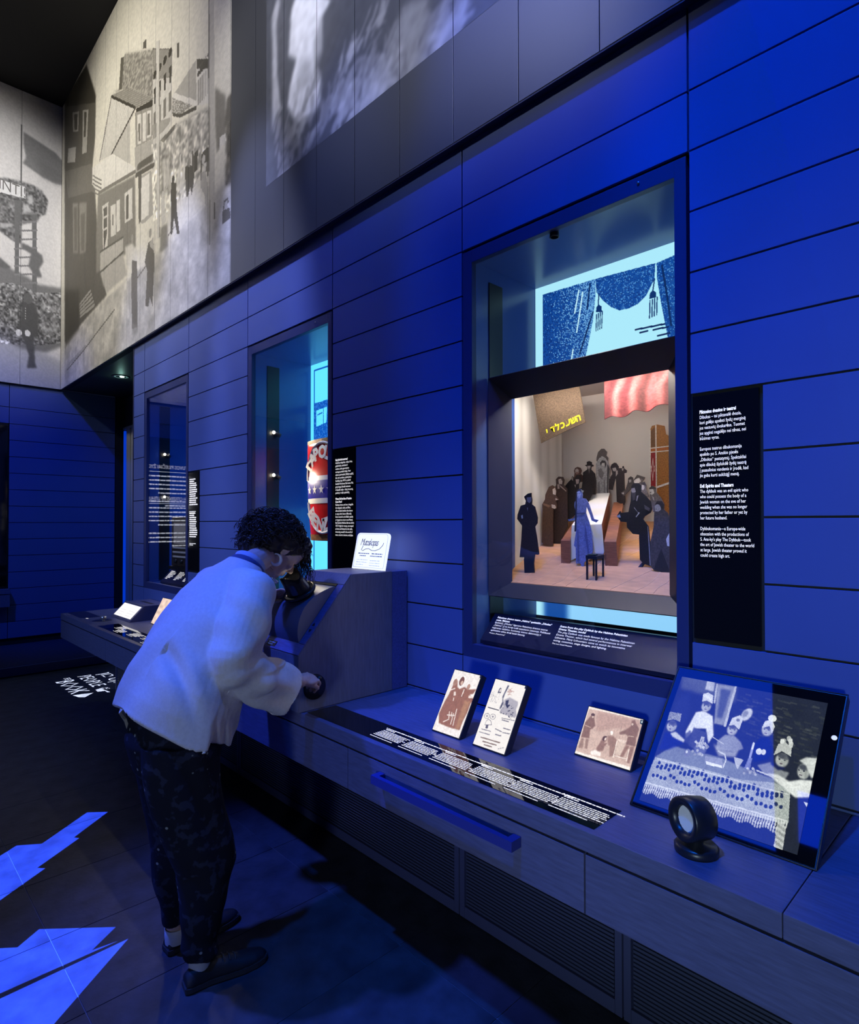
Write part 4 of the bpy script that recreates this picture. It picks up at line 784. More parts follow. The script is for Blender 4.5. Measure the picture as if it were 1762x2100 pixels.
# eyepiece hood: oval flange and flared tube, open on top with a cut for the nose
hx = (dx0+dx1)/2+.02; base = onslope(hx, .265, .083); ax = (sn*.93+sl*.25).normalized(); side = Vector((1, 0, 0)); fwd = ax.cross(side)
def oval(name, rings, m, par, th):
    vs, fs = [], []; seg = 40
    for h, rx, ry in rings:
        for k in range(seg):
            a = 2*math.pi*k/seg
            hh = h
            if h > .08: hh = h-.030*(math.cos(a)**2)+.012
            vs.append(base+side*rx*math.cos(a)+fwd*ry*math.sin(a)+ax*hh)
    for j in range(len(rings)-1):
        for k in range(seg): fs.append((j*seg+k, j*seg+(k+1) % seg, (j+1)*seg+(k+1) % seg, (j+1)*seg+k))
    o = mesh(name, vs, fs, m, par, True); s = o.modifiers.new('thick', 'SOLIDIFY'); s.thickness = th; s.offset = -1; return o
hood = oval('eyepiece_hood', [(-.02, .074, .052), (.0, .074, .052), (.02, .072, .049), (.06, .068, .044), (.098, .066, .041)], mat('black_hood_plastic', (.012, .012, .015), .32), mu, .004)
oval('flange', [(-.004, .074, .052), (-.004, .094, .072), (.006, .095, .073), (.010, .088, .066), (.010, .072, .05)], mat('black_flange', (.010, .011, .018), .3), hood, .002)
l = bpy.data.lights.new('viewer_lamp', 'POINT'); l.energy = .06; l.color = (1, .93, .78); l.shadow_soft_size = .015
o = bpy.data.objects.new('viewer_lamp', l); COL.objects.link(o); o.location = base+ax*.03; o.parent = mu
# crank plate and knob on the right side
kc = Vector((XR, 1.487, .884))
cr = lathe('crank_plate', [(0, .010), (.050, .010), (.054, .008), (.056, .0)], kc, (1, 0, 0), mat('dark_crank_metal', (.03, .03, .034), .35, .6), mu, 40)
tube('crank_arm', [kc+Vector((.014, 0, 0)), kc+Vector((.016, -.005, .045))], .008, MATS['dark_crank_metal'], cr)
lathe('crank_knob', [(0, .05), (.011, .048), (.013, .03), (.010, .0)], kc+Vector((.014, -.008, .046)), (1, 0, 0), M_BLACK, cr, 20)
obox('name_plate', onslope(-2.555, .012, .0042), (.075, 0, 0), sl*.026, sn*.0015, M_BLACK, mu, .0008)
blob_lines('plate_print', onslope(-2.545, .027, .0060), (1, 0, 0), sl, [.055, .04], .010, .0045, mat('blue_print', (.05, .1, .4), .5, emit=(.05, .12, .6), es=.4), mu, 2)
for s_, d_ in ((.155, 1), (.125, -1)):
    mesh('arrow_mark', [onslope(XR-.03+d_*.0, s_+d_*.012, .0046), onslope(XR-.018, s_-d_*.006, .0046), onslope(XR-.042, s_-d_*.006, .0046)], [(0, 1, 2)], M_BLACK, mu)
# ---- glowing sign on top of it
sgn = thing('glowing_sign', 'small glowing white sign with blue script lettering on the mutoscope', 'sign')
SA = Vector((-2.555, 1.90, 1.3695)); SR = Vector((.262, 0, 0)); SU = Vector((0, .040, .183)); SN = SR.cross(SU).normalized(); SUn = SU.normalized()
r = .022; pts = []
W_, H_ = SR.length, SU.length
out = [(0, 0), (W_, 0)]+[(W_-r+r*math.cos(a), H_-r+r*math.sin(a)) for a in [k*math.pi/12 for k in range(7)]]+[(r+r*math.cos(a), H_-r+r*math.sin(a)) for a in [math.pi/2+k*math.pi/12 for k in range(7)]]
XN = Vector((1, 0, 0))
prism('light_panel', [SA+XN*u+SUn*v for u, v in out], SN*-.010, mat('white_light_panel', (.8, .85, .9), .3, emit=(.90, .95, 1), es=.95), sgn)
inn = [(u*.93+W_*.035, v*.92+H_*.05) for u, v in out]
mi = mat('sign_ink', (.02, .05, .2), .5)
ring = [SA+XN*u+SUn*v+SN*.0008 for u, v in inn]; bm = bmesh.new(); bm_tube(bm, ring+[ring[0]], .0007, 4); bm_obj('border_line', bm, mat('pale_blue_ink', (.25, .35, .6), .5), sgn)
text('script_lettering', 'Mutoskopas', .052, SA+XN*.038+SUn*.122+SN*.001, XN, SUn, mi, sgn, shear=.35, sx=.72, cs=.78)
sw_ = [(.065, .120), (.055, .098), (.068, .094), (.09, .104), (.115, .106), (.14, .097), (.17, .097), (.20, .106), (.222, .125), (.226, .138)]
tube('swash', [SA+XN*u+SUn*v+SN*.0012 for u, v in sw_], .0014, mi, sgn, 5)
for k, (u, v, ws) in enumerate([(.035, .078, [.09]), (.05, .066, [.05]), (.145, .078, [.085]), (.135, .066, [.095]), (.03, .045, [.095, .09, .06]), (.14, .043, [.08, .085, .085])]):
    blob_lines('fine_print', SA+XN*u+SUn*v+SN*.001, XN, SUn, ws, .0125, .0045, mat('grey_blue_ink', (.2, .26, .45), .5) if k < 4 else mat('faint_ink', (.5, .55, .65), .5, emit=(.55, .62, .8), es=.7), sgn, k)
# ------------------------------------------------------------------ backlit photographs standing on the worktop
M_PH = mat('backlit_photo', attr='emit', es=1.12)
M_FS = mat('dark_frame_edge', (.012, .014, .03), .4)
def easel(name, label, cat, x0, x1, yb, yt, zt, canvas, th=.03, group='backlit photographs on the worktop', border=.004, pm=None):
    t = thing(name, label, cat, group)
    O = Vector((x0, yb, ZC+.003)); R = Vector((x1-x0, 0, 0)); U = Vector((0, yt-yb, zt-ZC-.003)); N = R.cross(U).normalized()
    leanbody('body', x0, x1, (yb, ZC+.0015), (yt, zt), th, M_FS, t)
    Un = U.normalized(); Rn = R.normalized(); b = border
    TL = O+U-Un*b+Rn*b
    p = canvas.build('picture', pm or M_PH, TL+N*.0006, R-Rn*2*b, -(U-Un*2*b), t)
    prism('prop', [O+R*.42-N*th+U*.55, O+R*.58-N*th+U*.55, O+R*.58+Vector((0, yt-yb+.004, 0))-N*.0, O+R*.42+Vector((0, yt-yb+.004, 0))], (0, .003, 0), M_FS, t) if False else None
    return t, O, R, U, N
def leanbody(name, x0, x1, b, tp, th, m, t):
    d = Vector((0, tp[0]-b[0], tp[1]-b[1])).normalized(); n = Vector((0, d.z, -d.y)); e = .0008; B = Vector((0, *b))+n*e; T = Vector((0, *tp))+n*e; TB = T+n*th
    k = (b[1]-TB.z)/d.z; BB = TB+d*k
    return prism(name, [(x0, p.y, p.z) for p in (B, T, TB, BB)], (x1-x0, 0, 0), m, t, .0012)
SEP = [(236, 226, 218), (150, 104, 84), (205, 170, 148)]
c = Canvas(110, 190, (238, 230, 224), 11)
br = (146, 98, 76); lt = (226, 205, 190)
c.poly([(0.148,0.256),(0.172,0.154),(0.262,0.177),(0.324,0.267),(0.423,0.287),(0.57,0.237),(0.727,0.26),(0.996,0.226),(0.943,0.306),(0.827,0.331),(1.033,0.366),(0.974,0.465),(0.971,0.605),(0.928,0.747),(0.926,0.881),(0.557,0.892),(0.142,0.879),(0.024,0.736),(0.069,0.544),(0.122,0.41)], br, .97, 1)
c.ell(*[(0.187,0.202)][0], .07, .06, (168, 128, 108)); c.ell(*[(0.404,0.16)][0], .085, .075, (120, 82, 66)); c.ell(*[(0.707,0.22)][0], .055, .048, (178, 138, 118))
c.ell(*[(0.43,0.184)][0], .045, .035, (205, 172, 152))
for p in ([(0.262,0.35),(0.327,0.342),(0.374,0.399),(0.303,0.414)],[(0.817,0.348),(1.005,0.329),(0.992,0.371),(0.836,0.387)],[(0.086,0.34),(0.257,0.286),(0.273,0.306),(0.098,0.354)],[(0.572,0.269),(0.611,0.274),(0.6,0.391),(0.575,0.394)]): c.poly(p, (236, 222, 212), .9)
for p in ([(0.366,0.668),(0.437,0.778),(0.282,0.84)],[(0.533,0.675),(0.557,0.839)],[(0.332,0.723),(0.576,0.699)],[(0.457,0.666),(0.489,0.731)],[(0.342,0.446),(0.352,0.486)],[(0.584,0.598),(0.652,0.845)]): c.line(p, .016, (238, 224, 214), .9)
c.poly([(0.748,0.434),(0.946,0.428),(0.913,0.672),(0.892,0.867),(0.767,0.876),(0.75,0.635)], (186, 142, 104), .6, 2)
c.noise((30, 40), amp=.06); c.noise((90, 120), amp=.05)
c.poly([(0.954,-0.001),(1.015,-0.002),(1.03,0.042),(0.964,0.041)], (70, 70, 80)); 
f1 = easel('photo_frame', 'upright backlit brown photograph of three people, leftmost on the worktop', 'photograph', -1.722, -1.572, 1.670, 1.803, 1.006, c)
c = Canvas(120, 190, (238, 232, 226), 12); ink = (40, 42, 70); gi = (95, 92, 110)
c.poly([(0.444,0.05),(0.488,0.055),(0.468,0.114),(0.442,0.189),(0.437,0.26),(0.492,0.322),(0.484,0.382),(0.446,0.427),(0.429,0.39),(0.451,0.308),(0.399,0.235),(0.419,0.161)], ink, .85, 1)
c.poly([(0.487,0.273),(0.62,0.216),(0.901,0.249),(0.925,0.285),(0.918,0.364),(0.994,0.449),(0.958,0.482),(0.599,0.474),(0.458,0.444),(0.524,0.367)], (150, 146, 160), .75, 1)
for k in range(34):
    a = c.rng.random(4); p = [(0.46,0.307),(0.889,0.29),(0.477,0.471),(0.958,0.454)]
    u = p[0][0]+(p[1][0]-p[0][0])*a[0]+(p[2][0]-p[0][0])*a[1]; v = p[0][1]+(p[2][1]-p[0][1])*a[1]+.03*a[0]
    c.line([(u, v), (u+.07*(a[2]-.3), v+.035*(a[3]-.5))], .006+.006*a[2], ink, .8)
c.poly([(0.54,0.276),(0.626,0.255),(0.633,0.324),(0.713,0.323),(0.652,0.38),(0.56,0.333)], ink, .85)
for k in range(16):
    p = [(0.504,0.078),(0.786,0.164)][0]; c.line([(p[0]+c.rng.uniform(-.02, .2), p[1]+c.rng.uniform(0, .1)), (p[0]+c.rng.uniform(0, .22), p[1]+c.rng.uniform(.02, .13))], .005, (170, 120, 110), .7)
c.poly([(0.212,0.146),(0.239,0.112),(0.284,0.117),(0.316,0.19),(0.221,0.202)], gi); c.ell(*[(0.27,0.155)][0], .025, .025, (220, 210, 205))
for p, r in (([(0.135,0.565)][0], .085), ([(0.315,0.55)][0], .085)):
    c.ell(*p, r, .042, gi); c.ell(*p, r-.012, .036, (234, 228, 222)); c.ell(p[0], p[1], .03, .012, gi, .7)
c.line([(0.164,0.694),(0.161,0.638),(0.214,0.602),(0.306,0.618),(0.363,0.666),(0.164,0.694)], .008, gi); c.poly([(0.2,0.689),(0.272,0.679),(0.284,0.733),(0.209,0.739)], gi)
for k in range(12):
    p = [(0.171,0.274)][0]; a = c.rng.random(4); c.line([(p[0]-.16+.3*a[0], p[1]-.1+.2*a[1]), (p[0]-.16+.3*a[2], p[1]-.1+.2*a[3])], .004, gi, .6)
def dashes(c, p0, p1, n, w, col, al=.8):
    for k in range(n):
        f = (k+.15)/n; g = f+.6/n; c.line([(p0[0]+(p1[0]-p0[0])*f, p0[1]+(p1[1]-p0[1])*f), (p0[0]+(p1[0]-p0[0])*g, p0[1]+(p1[1]-p0[1])*g)], w, col, al)
for a, b, n, w, col in (([(0.068,0.438),(0.434,0.438)], 0, 9, .014, (30, 30, 45)),):
    dashes(c, a[0], a[1], n, w, col)
for pts, n, w, col in (([(0.167,0.876),(0.782,0.867)], 16, .018, (120, 100, 92)), ([(0.263,0.922),(0.702,0.913)], 12, .018, (120, 100, 92)), ([(0.342,0.96),(0.59,0.956)], 7, .018, (120, 100, 92)), ([(0.098,0.763),(0.411,0.757)], 7, .012, gi), ([(0.065,0.81),(0.41,0.807)], 8, .012, gi), ([(0.508,0.702),(0.733,0.717)], 5, .014, gi), ([(0.732,0.662),(0.961,0.658)], 5, .014, gi), ([(0.563,0.777),(0.753,0.773)], 4, .016, gi), ([(0.756,0.723),(0.977,0.71)], 5, .014, gi), ([(0.582,0.533),(0.981,0.517)], 9, .012, gi), ([(0.609,0.558),(0.833,0.555)], 4, .016, gi), ([(0.771,0.956),(0.937,0.91)], 3, .01, gi)): dashes(c, pts[0], pts[1], n, w, col)
c.poly([(0.953,-0.004),(1.016,-0.007),(1.027,0.043),(0.962,0.041)], (40, 40, 52)); c.noise((60, 90), amp=.03)
f2 = easel('photo_frame', 'upright backlit cream sheet of ink drawings and notes, second on the worktop', 'photograph', -1.506, -1.352, 1.668, 1.803, 1.007, c)
c = Canvas(170, 140, (206, 178, 164), 13); dk = (132, 100, 90)
c.poly([(0,-0),(1,-0),(1,0.019),(0.017,0.049),(0.02,0.637),(-0,1),(-0.022,1.007)], (240, 226, 216))
c.poly([(-0.014,0.95),(0.987,0.937),(1,1),(-0,1)], (246, 238, 228), .95, 1)
c.poly([(0.205,0.051),(0.962,0.049),(0.967,0.23),(0.567,0.302),(0.338,0.445),(0.245,0.431),(0.195,0.157)], (184, 150, 138), .8, 3)
for k in range(14):
    p = [(0.249,0.081),(0.313,0.847),(0.937,0.084),(0.934,0.837)]; f = k/13
    c.line([(p[0][0]*(1-f)+p[2][0]*f, p[0][1]*(1-f)+p[2][1]*f), (p[1][0]*(1-f)+p[3][0]*f, p[1][1]*(1-f)+p[3][1]*f)], .006, (165, 132, 120), .4)
c.poly([(0.077,0.208),(0.102,0.123),(0.153,0.137),(0.163,0.217),(0.217,0.357),(0.188,0.426),(0.15,0.457),(0.177,0.632),(0.025,0.656),(0.021,0.534),(0.019,0.349)], dk, .95, 1); c.ell(*[(0.13,0.195)][0], .018, .025, (215, 190, 176)); c.ell(*[(0.119,0.151)][0], .035, .03, (92, 68, 64))
c.line([(0.038,0.401),(0.149,0.417)], .016, (190, 160, 146))
for p in ([(0.039,0.672),(0.084,0.669),(0.116,0.859),(0.036,0.874)],[(0.119,0.659),(0.173,0.653),(0.197,0.854),(0.15,0.849)]): c.poly(p, (150, 120, 108), .9, 1)
c.poly([(0.813,0.078),(0.864,0.045),(0.902,0.113),(0.967,0.192),(0.974,0.304),(0.966,0.382),(0.984,0.545),(0.825,0.556),(0.823,0.395),(0.775,0.361),(0.683,0.401),(0.658,0.365),(0.77,0.265),(0.827,0.182)], dk, .95, 1); c.ell(*[(0.843,0.143)][0], .018, .024, (214, 188, 174))
c.line([(0.829,0.384),(0.915,0.369)], .016, (196, 168, 152))
for p in ([(0.827,0.565),(0.892,0.564),(0.831,0.806),(0.776,0.815)],[(0.901,0.57),(0.969,0.55),(0.967,0.881),(0.919,0.879)]): c.poly(p, (146, 112, 100), .95, 1)
c.poly([(0.411,0.524),(0.466,0.498),(0.497,0.557),(0.458,0.647),(0.52,0.619),(0.487,0.697),(0.476,0.796),(0.381,0.836),(0.349,0.778),(0.388,0.649)], (140, 106, 96), .9, 1); c.ell(*[(0.46,0.554)][0], .016, .03, (228, 208, 196)); c.poly([(0.408,0.584),(0.417,0.512),(0.482,0.493),(0.47,0.516),(0.444,0.554),(0.441,0.613)], (86, 62, 58))
c.poly([(0.488,0.482),(0.587,0.463),(0.65,0.513),(0.67,0.641),(0.693,0.813),(0.613,0.867),(0.551,0.677),(0.506,0.594)], (150, 118, 106), .95, 1); c.ell(*[(0.541,0.413)][0], .022, .04, (240, 228, 218)); c.ell(*[(0.533,0.395)][0], .02, .022, (250, 244, 238))
c.poly([(0.479,0.699),(0.563,0.654),(0.607,0.879),(0.586,0.895),(0.561,0.827),(0.519,0.831),(0.514,0.88),(0.497,0.847)], (200, 172, 158), .95); c.poly([(0.265,0.872),(0.341,0.819),(0.453,0.842),(0.46,0.907),(0.29,0.932)], (244, 234, 226), .95, 1)
c.poly([(0.661,0.49),(0.817,0.482),(0.812,0.532),(0.697,0.537)], (226, 204, 190)); c.poly([(0.689,0.54),(0.804,0.534),(0.783,0.775),(0.677,0.781)], (214, 192, 176), .9, 1)
for p in ([(0.667,0.536),(0.674,0.857)],[(0.669,0.821),(0.889,0.815)],[(0.897,0.628),(0.904,0.847)]): c.line(p, .018, (234, 216, 202))
c.noise((50, 40), amp=.06); c.noise((140, 110), amp=.05)
c.poly([(0.954,0.012),(1.01,0.012),(1.013,0.103),(0.959,0.093)], (24, 58, 72)); c.poly([(0.975,0.036),(0.999,0.037),(1,0.07),(0.976,0.069)], (210, 220, 220))
f3 = easel('photo_frame', 'wide backlit sepia photograph of soldiers and peasants beside the tilted screen', 'photograph', -1.194, -.978, 1.858, 1.957, .937, c)
c = Canvas(40, 50, (228, 200, 182), 14); c.noise((8, 10), amp=.12)
f4 = easel('photo_frame', 'backlit photograph almost hidden behind the jacket, far end of the worktop', 'photograph', -5.16, -4.90, 1.80, 1.90, .99, c)
# ------------------------------------------------------------------ tilted screen with the party photograph
c = Canvas(360, 290, (34, 38, 44), 15)
DB = (10, 26, 150); BL_ = (58, 64, 74)
PW = lambda v: (v-6, v-1, v-8)
c.poly([(-0,-0),(0.414,-0.004),(0.434,0.127),(0.025,0.107)], (92, 100, 94), .8, 4)
c.poly([(0.197,-0.003),(0.255,-0.001),(0.265,0.076),(0.201,0.073)], PW(205), .9, 1); c.poly([(0.277,0.009),(0.412,0.008),(0.415,0.318),(0.335,0.323)], (150, 156, 150), .9, 1); c.poly([(0.309,0.043),(0.383,0.043),(0.378,0.273),(0.341,0.272)], (70, 78, 84), .9, 2); c.line([(0.407,0.009),(0.411,0.319)], .02, PW(190)); c.line([(0.274,0.016),(0.295,0.161)], .016, PW(185))
m = c.pm([(0.407,0.009),(1,-0),(0.99,0.438),(0.613,0.398),(0.454,0.254)])
for k in range(160):
    a = c.rng.random(2); p = [(0.423,0.04),(0.986,0.034),(0.451,0.319),(0.975,0.48)]
    u = (p[0][0]*(1-a[0])+p[1][0]*a[0])*(1-a[1])+(p[2][0]*(1-a[0])+p[3][0]*a[0])*a[1]; v = (p[0][1]*(1-a[0])+p[1][1]*a[0])*(1-a[1])+(p[2][1]*(1-a[0])+p[3][1]*a[0])*a[1]
    c.poly([(u, v), (u+.04, v+.004), (u+.04, v+.016), (u, v+.012)], PW(int(40+50*c.rng.random())), .5)
c.poly([(0.037,0.152),(0.108,0.112),(0.148,0.334),(0.12,0.585),(0.007,0.64),(-0.008,0.489)], (40, 46, 66), .8, 4)
# table and lace cloth
c.poly([(0.107,0.556),(0.209,0.558),(0.443,0.55),(0.568,0.572),(0.717,0.591),(0.811,0.598),(0.888,0.654),(0.901,0.686),(0.671,0.673),(0.33,0.667),(0.007,0.673)], (120, 130, 128), 1, 1)
cloth = [(0.009,0.672),(0.329,0.662),(0.588,0.663),(0.8,0.62),(0.895,0.652),(0.92,0.836),(0.895,0.854),(0.71,0.862),(0.382,0.868),(-0.008,0.881)]
c.poly(cloth, (176, 184, 176)); mcl = c.pm(cloth); c.fill_noise(mcl*.0, (3, 3), G(0), G(0))
c.put(mcl*(c.rng.random(mcl.shape) < .30), (116, 126, 122), .6)
def band(t, k):  # point on the cloth: t along, k across (0 top..1 bottom)
    tp = [(0.029,0.677),(0.886,0.664)]; bt = [(0.002,0.882),(0.913,0.839)]
    a = (tp[0][0]+(tp[1][0]-tp[0][0])*t, tp[0][1]+(tp[1][1]-tp[0][1])*t); b = (bt[0][0]+(bt[1][0]-bt[0][0])*t, bt[0][1]+(bt[1][1]-bt[0][1])*t)
    return (a[0]+(b[0]-a[0])*k, a[1]+(b[1]-a[1])*k)
for i in range(30):
    t_ = .03+i*.032
    for j in range(3):
        kk = .14+.07*math.sin(i*1.05)+j*.11+(.22 if j == 2 else 0)+.05*math.sin(i*2.1+j)
        u, v = band(t_, kk); c.ell(u, v, .010, .014, (26, 38, 76), .92, 0, .7 if (i+j) % 2 else -.7)
c.line([band(t/20, .94) for t in range(21)], .010, PW(228), .9); c.line([band(t/20, .03) for t in range(21)], .008, PW(215), .8)
for i in range(62):
    u, v = band(i/61*1.0, .99); L_ = .055+.012*math.sin(i*.9)+.02*(i/61)
    for q_ in range(4): c.ell(u+.0015*(q_ % 2)-.004*q_*.4, v+.008+q_*L_/4, .0052, .011, PW(226 if q_ % 2 == 0 else 196), .95)
for i in range(5):
    p = [(0.869,0.855),(0.901,0.843),(0.876,0.988),(0.92,0.996)]
    for q_ in range(9):
        f = q_/8; c.ell(p[0][0]+(p[2][0]-p[0][0])*f+i*.010, p[0][1]+(p[2][1]-p[0][1])*f+i*.004, .0055, .011, PW(220 if q_ % 2 == 0 else 175), .9)
# children
def kid(face, rx, ry, rot=0, look=0, sh=185):
    u, v = face; c.ell(u, v, rx, ry, PW(sh), 1, 1, rot); c.ell(u+.004, v-ry*.55, rx*.95, ry*.42, (46, 50, 58), .8, 1, rot)
    for s in (-1, 1): c.ell(u+s*rx*.42+look, v-ry*.05, rx*.17, ry*.10, (30, 34, 44)); c.line([(u+s*rx*.42-rx*.2+look, v-ry*.25), (u+s*rx*.42+rx*.2+look, v-ry*.25)], .004, (70, 74, 80), .8)
    c.ell(u+look, v+ry*.25, rx*.14, ry*.12, PW(sh-35), .8); c.ell(u+look, v+ry*.55, rx*.26, ry*.10, (84, 70, 80), .9)
    c.ell(u+rx*.55, v+ry*.1, rx*.35, ry*.8, PW(sh-45), .4, 1)
c.poly([(0.188,0.267),(0.24,0.242),(0.312,0.269),(0.356,0.409),(0.337,0.478),(0.292,0.373),(0.221,0.392),(0.178,0.481),(0.16,0.431)], PW(226), 1, 1); c.poly([(0.205,0.385),(0.304,0.402),(0.317,0.473),(0.261,0.543),(0.21,0.526)], (70, 76, 92), .95, 1)
kid([(0.247,0.204)][0], .034, .044); c.poly([(0.208,0.176),(0.199,0.114),(0.231,0.093),(0.273,0.109),(0.284,0.175),(0.237,0.158)], PW(210), 1, 0)
for k in range(6): c.ell([(0.204,0.123)][0][0]+.012*k, [(0.204,0.123)][0][1]-.004+.004*k, .005, .014, PW(235), .8)
c.poly([(0.161,0.453),(0.189,0.412),(0.227,0.467),(0.23,0.531),(0.175,0.504)], (60, 66, 82), .8, 1)
c.poly([(0.017,0.571),(0.017,0.471),(0.107,0.468),(0.175,0.504),(0.172,0.526),(0.075,0.598),(0.011,0.617)], (22, 30, 96), .9, 2); kid([(0.05,0.416)][0], .036, .044, 0, -.004)
c.poly([(0.006,0.382),(0,0.309),(0.09,0.303),(0.099,0.369),(0.046,0.36)], PW(170)); c.put(c.pm([(0.006,0.382),(0,0.309),(0.09,0.303),(0.099,0.369),(0.046,0.36)])*(c.rng.random((c.h, c.w)) < .4), PW(90), .7)
c.poly([(0.058,0.471),(0.092,0.45),(0.172,0.493),(0.173,0.515),(0.127,0.506),(0.079,0.493)], PW(205), 1, 1)
c.poly([(0.391,0.441),(0.43,0.383),(0.49,0.376),(0.54,0.409),(0.567,0.452),(0.515,0.488),(0.397,0.502)], (140, 146, 146), 1, 1); kid([(0.465,0.336)][0], .034, .042); c.poly([(0.436,0.312),(0.444,0.251),(0.49,0.217),(0.514,0.248),(0.509,0.324),(0.468,0.298)], PW(205)); c.ell(*[(0.53,0.202)][0], .03, .055, PW(214), 1, 1, .5); c.ell(*[(0.52,0.199)][0], .016, .03, PW(120), .7, 1, .5); c.ell(*[(0.485,0.256)][0], .012, .012, PW(120))
c.poly([(0.37,0.468),(0.43,0.493),(0.507,0.49),(0.543,0.459),(0.532,0.523),(0.425,0.546)], PW(180), .8, 2)
c.poly([(0.623,0.405),(0.652,0.346),(0.706,0.331),(0.743,0.4),(0.735,0.48),(0.648,0.527)], (18, 26, 84), .92, 2); kid([(0.682,0.282)][0], .034, .044, 0, -.004); c.poly([(0.646,0.276),(0.656,0.221),(0.697,0.2),(0.722,0.245),(0.716,0.298),(0.69,0.249)], PW(208)); c.ell(*[(0.695,0.19)][0], .026, .026, PW(232))
c.ell(*[(0.665,0.444)][0], .018, .022, PW(216)); c.ell(*[(0.693,0.439)][0], .014, .02, PW(220))
c.poly([(0.675,0.538),(0.746,0.496),(0.798,0.527),(0.867,0.533),(0.848,0.595),(0.732,0.587)], (150, 156, 156), .9, 1); c.poly([(0.747,0.505),(0.79,0.482),(0.841,0.514),(0.8,0.536)], (24, 30, 80), .8, 1); kid([(0.81,0.462)][0], .038, .046, .1); c.poly([(0.755,0.445),(0.767,0.363),(0.801,0.333),(0.849,0.368),(0.855,0.424),(0.798,0.403)], PW(196)); 
for k in range(7): c.ell([(0.79,0.317)][0][0]+c.rng.uniform(-.02, .055), [(0.79,0.317)][0][1]+c.rng.uniform(-.015, .04), .013, .018, PW(int(c.rng.uniform(170, 240))))
c.poly([(0.745,0.573),(0.804,0.563),(0.876,0.586),(0.937,0.556),(1.006,0.542),(1.008,0.648),(0.928,0.676),(0.814,0.616)], PW(230), 1, 1); kid([(0.942,0.5)][0], .034, .05, -.1, -.012); c.poly([(0.906,0.437),(0.941,0.405),(1,0.393),(1.008,0.515),(0.99,0.53),(0.95,0.46)], PW(212), 1, 1)
c.poly([(0.976,0.686),(1,0.686),(0.998,0.713)], PW(215))
# things on the table
c.ell(*[(0.218,0.582)][0], .022, .03, (120, 126, 132)); c.ell(*[(0.212,0.575)][0], .008, .01, PW(225))
c.ell(*[(0.296,0.533)][0], .042, .04, (104, 112, 130), .9, 1)
for k in range(26): c.ell([(0.291,0.513)][0][0]+c.rng.uniform(-.045, .05), [(0.296,0.533)][0][1]+c.rng.uniform(-.05, .05), .009, .010, PW(int(c.rng.uniform(130, 245))), .9)
for k in range(3): c.line([([(0.282,0.515)][0][0]+k*.012, [(0.282,0.515)][0][1]), ([(0.281,0.441)][0][0]+k*.008, [(0.281,0.441)][0][1])], .007, PW(225))
c.poly([(0.342,0.571),(0.454,0.557),(0.474,0.606),(0.408,0.622),(0.353,0.614)], (150, 156, 160)); c.poly([(0.355,0.603),(0.465,0.604),(0.469,0.621),(0.364,0.624)], PW(235)); c.line([(0.417,0.512),(0.463,0.524),(0.48,0.559),(0.475,0.611)], .010, PW(205))
c.poly([(0.524,0.525),(0.587,0.526),(0.572,0.575),(0.566,0.602),(0.541,0.565)], PW(196), .9); c.line([(0.621,0.401),(0.621,0.515),(0.618,0.575)], .016, (150, 158, 190)); c.poly([(0.614,0.498),(0.635,0.501),(0.639,0.578),(0.603,0.58)], (130, 138, 170), .9); c.line([(0.621,0.395),(0.621,0.436)], .014, PW(220))
for k in range(14): c.ell([(0.644,0.586)][0][0]+c.rng.uniform(-.04, .05), [(0.644,0.586)][0][1]+c.rng.uniform(-.02, .03), .008, .008, PW(int(c.rng.uniform(120, 235))), .9)
c.line([(0.682,0.574),(0.809,0.589)], .010, PW(210)); c.line([(0.35,0.421),(0.438,0.454)], .005, PW(200))
c.noise((160, 130), amp=.08); c.noise((12, 10), amp=.08)
c.put(((c.u-.30)**2*8+(c.v-.2)**2*2 < .0), G(0))
sc_x0, sc_x1, sc_yb, sc_yt, sc_zt = -.868, -.401, 1.646, 1.977, 1.130
t = thing('picture_screen', 'large tilted glass screen showing children in paper hats at a table', 'screen')
O = Vector((sc_x0, sc_yb, ZC+.003)); R = Vector((sc_x1-sc_x0, 0, 0)); U = Vector((0, sc_yt-sc_yb, sc_zt-ZC-.003)); N = R.cross(U).normalized(); Un = U.normalized(); Rn = R.normalized()
leanbody('housing', sc_x0, sc_x1, (sc_yb, ZC+.0015), (sc_yt, sc_zt), .03, M_FS, t)
obox('front_glass', O+Rn*.004+Un*.004-N*.001, R-Rn*.008, U-Un*.008, N*.0006, mat('black_screen_glass', (.004, .004, .005), .02, spec=1.0, coat=1), t)
oq = [(-0.051,-0.087),(1.065,-0.087),(1.064,1.084),(-0.072,1.089)]
u0, u1 = .062, .925; v0, v1 = .052, .93     # picture inside the black border
pic = c.build('picture', mat('screen_picture', attr='emit', es=1.0, rough=.02, spec=1.0, coat=1), O+R*.045+U*.925+N*.0008, R*.865, -U*.885, t)
edge = tube('rim', [O+N*.0002, O+R+N*.0002, O+R+U+N*.0002, O+U+N*.0002, O+N*.0002], .0022, M_FS, t, 6)
lathe('sensor', [(0, .002), (.006, .001), (.007, 0)], O+R*.972+U*.72, N, mat('white_sensor', (.7, .7, .7), .3, emit=(1, 1, 1), es=.6), t, 16)
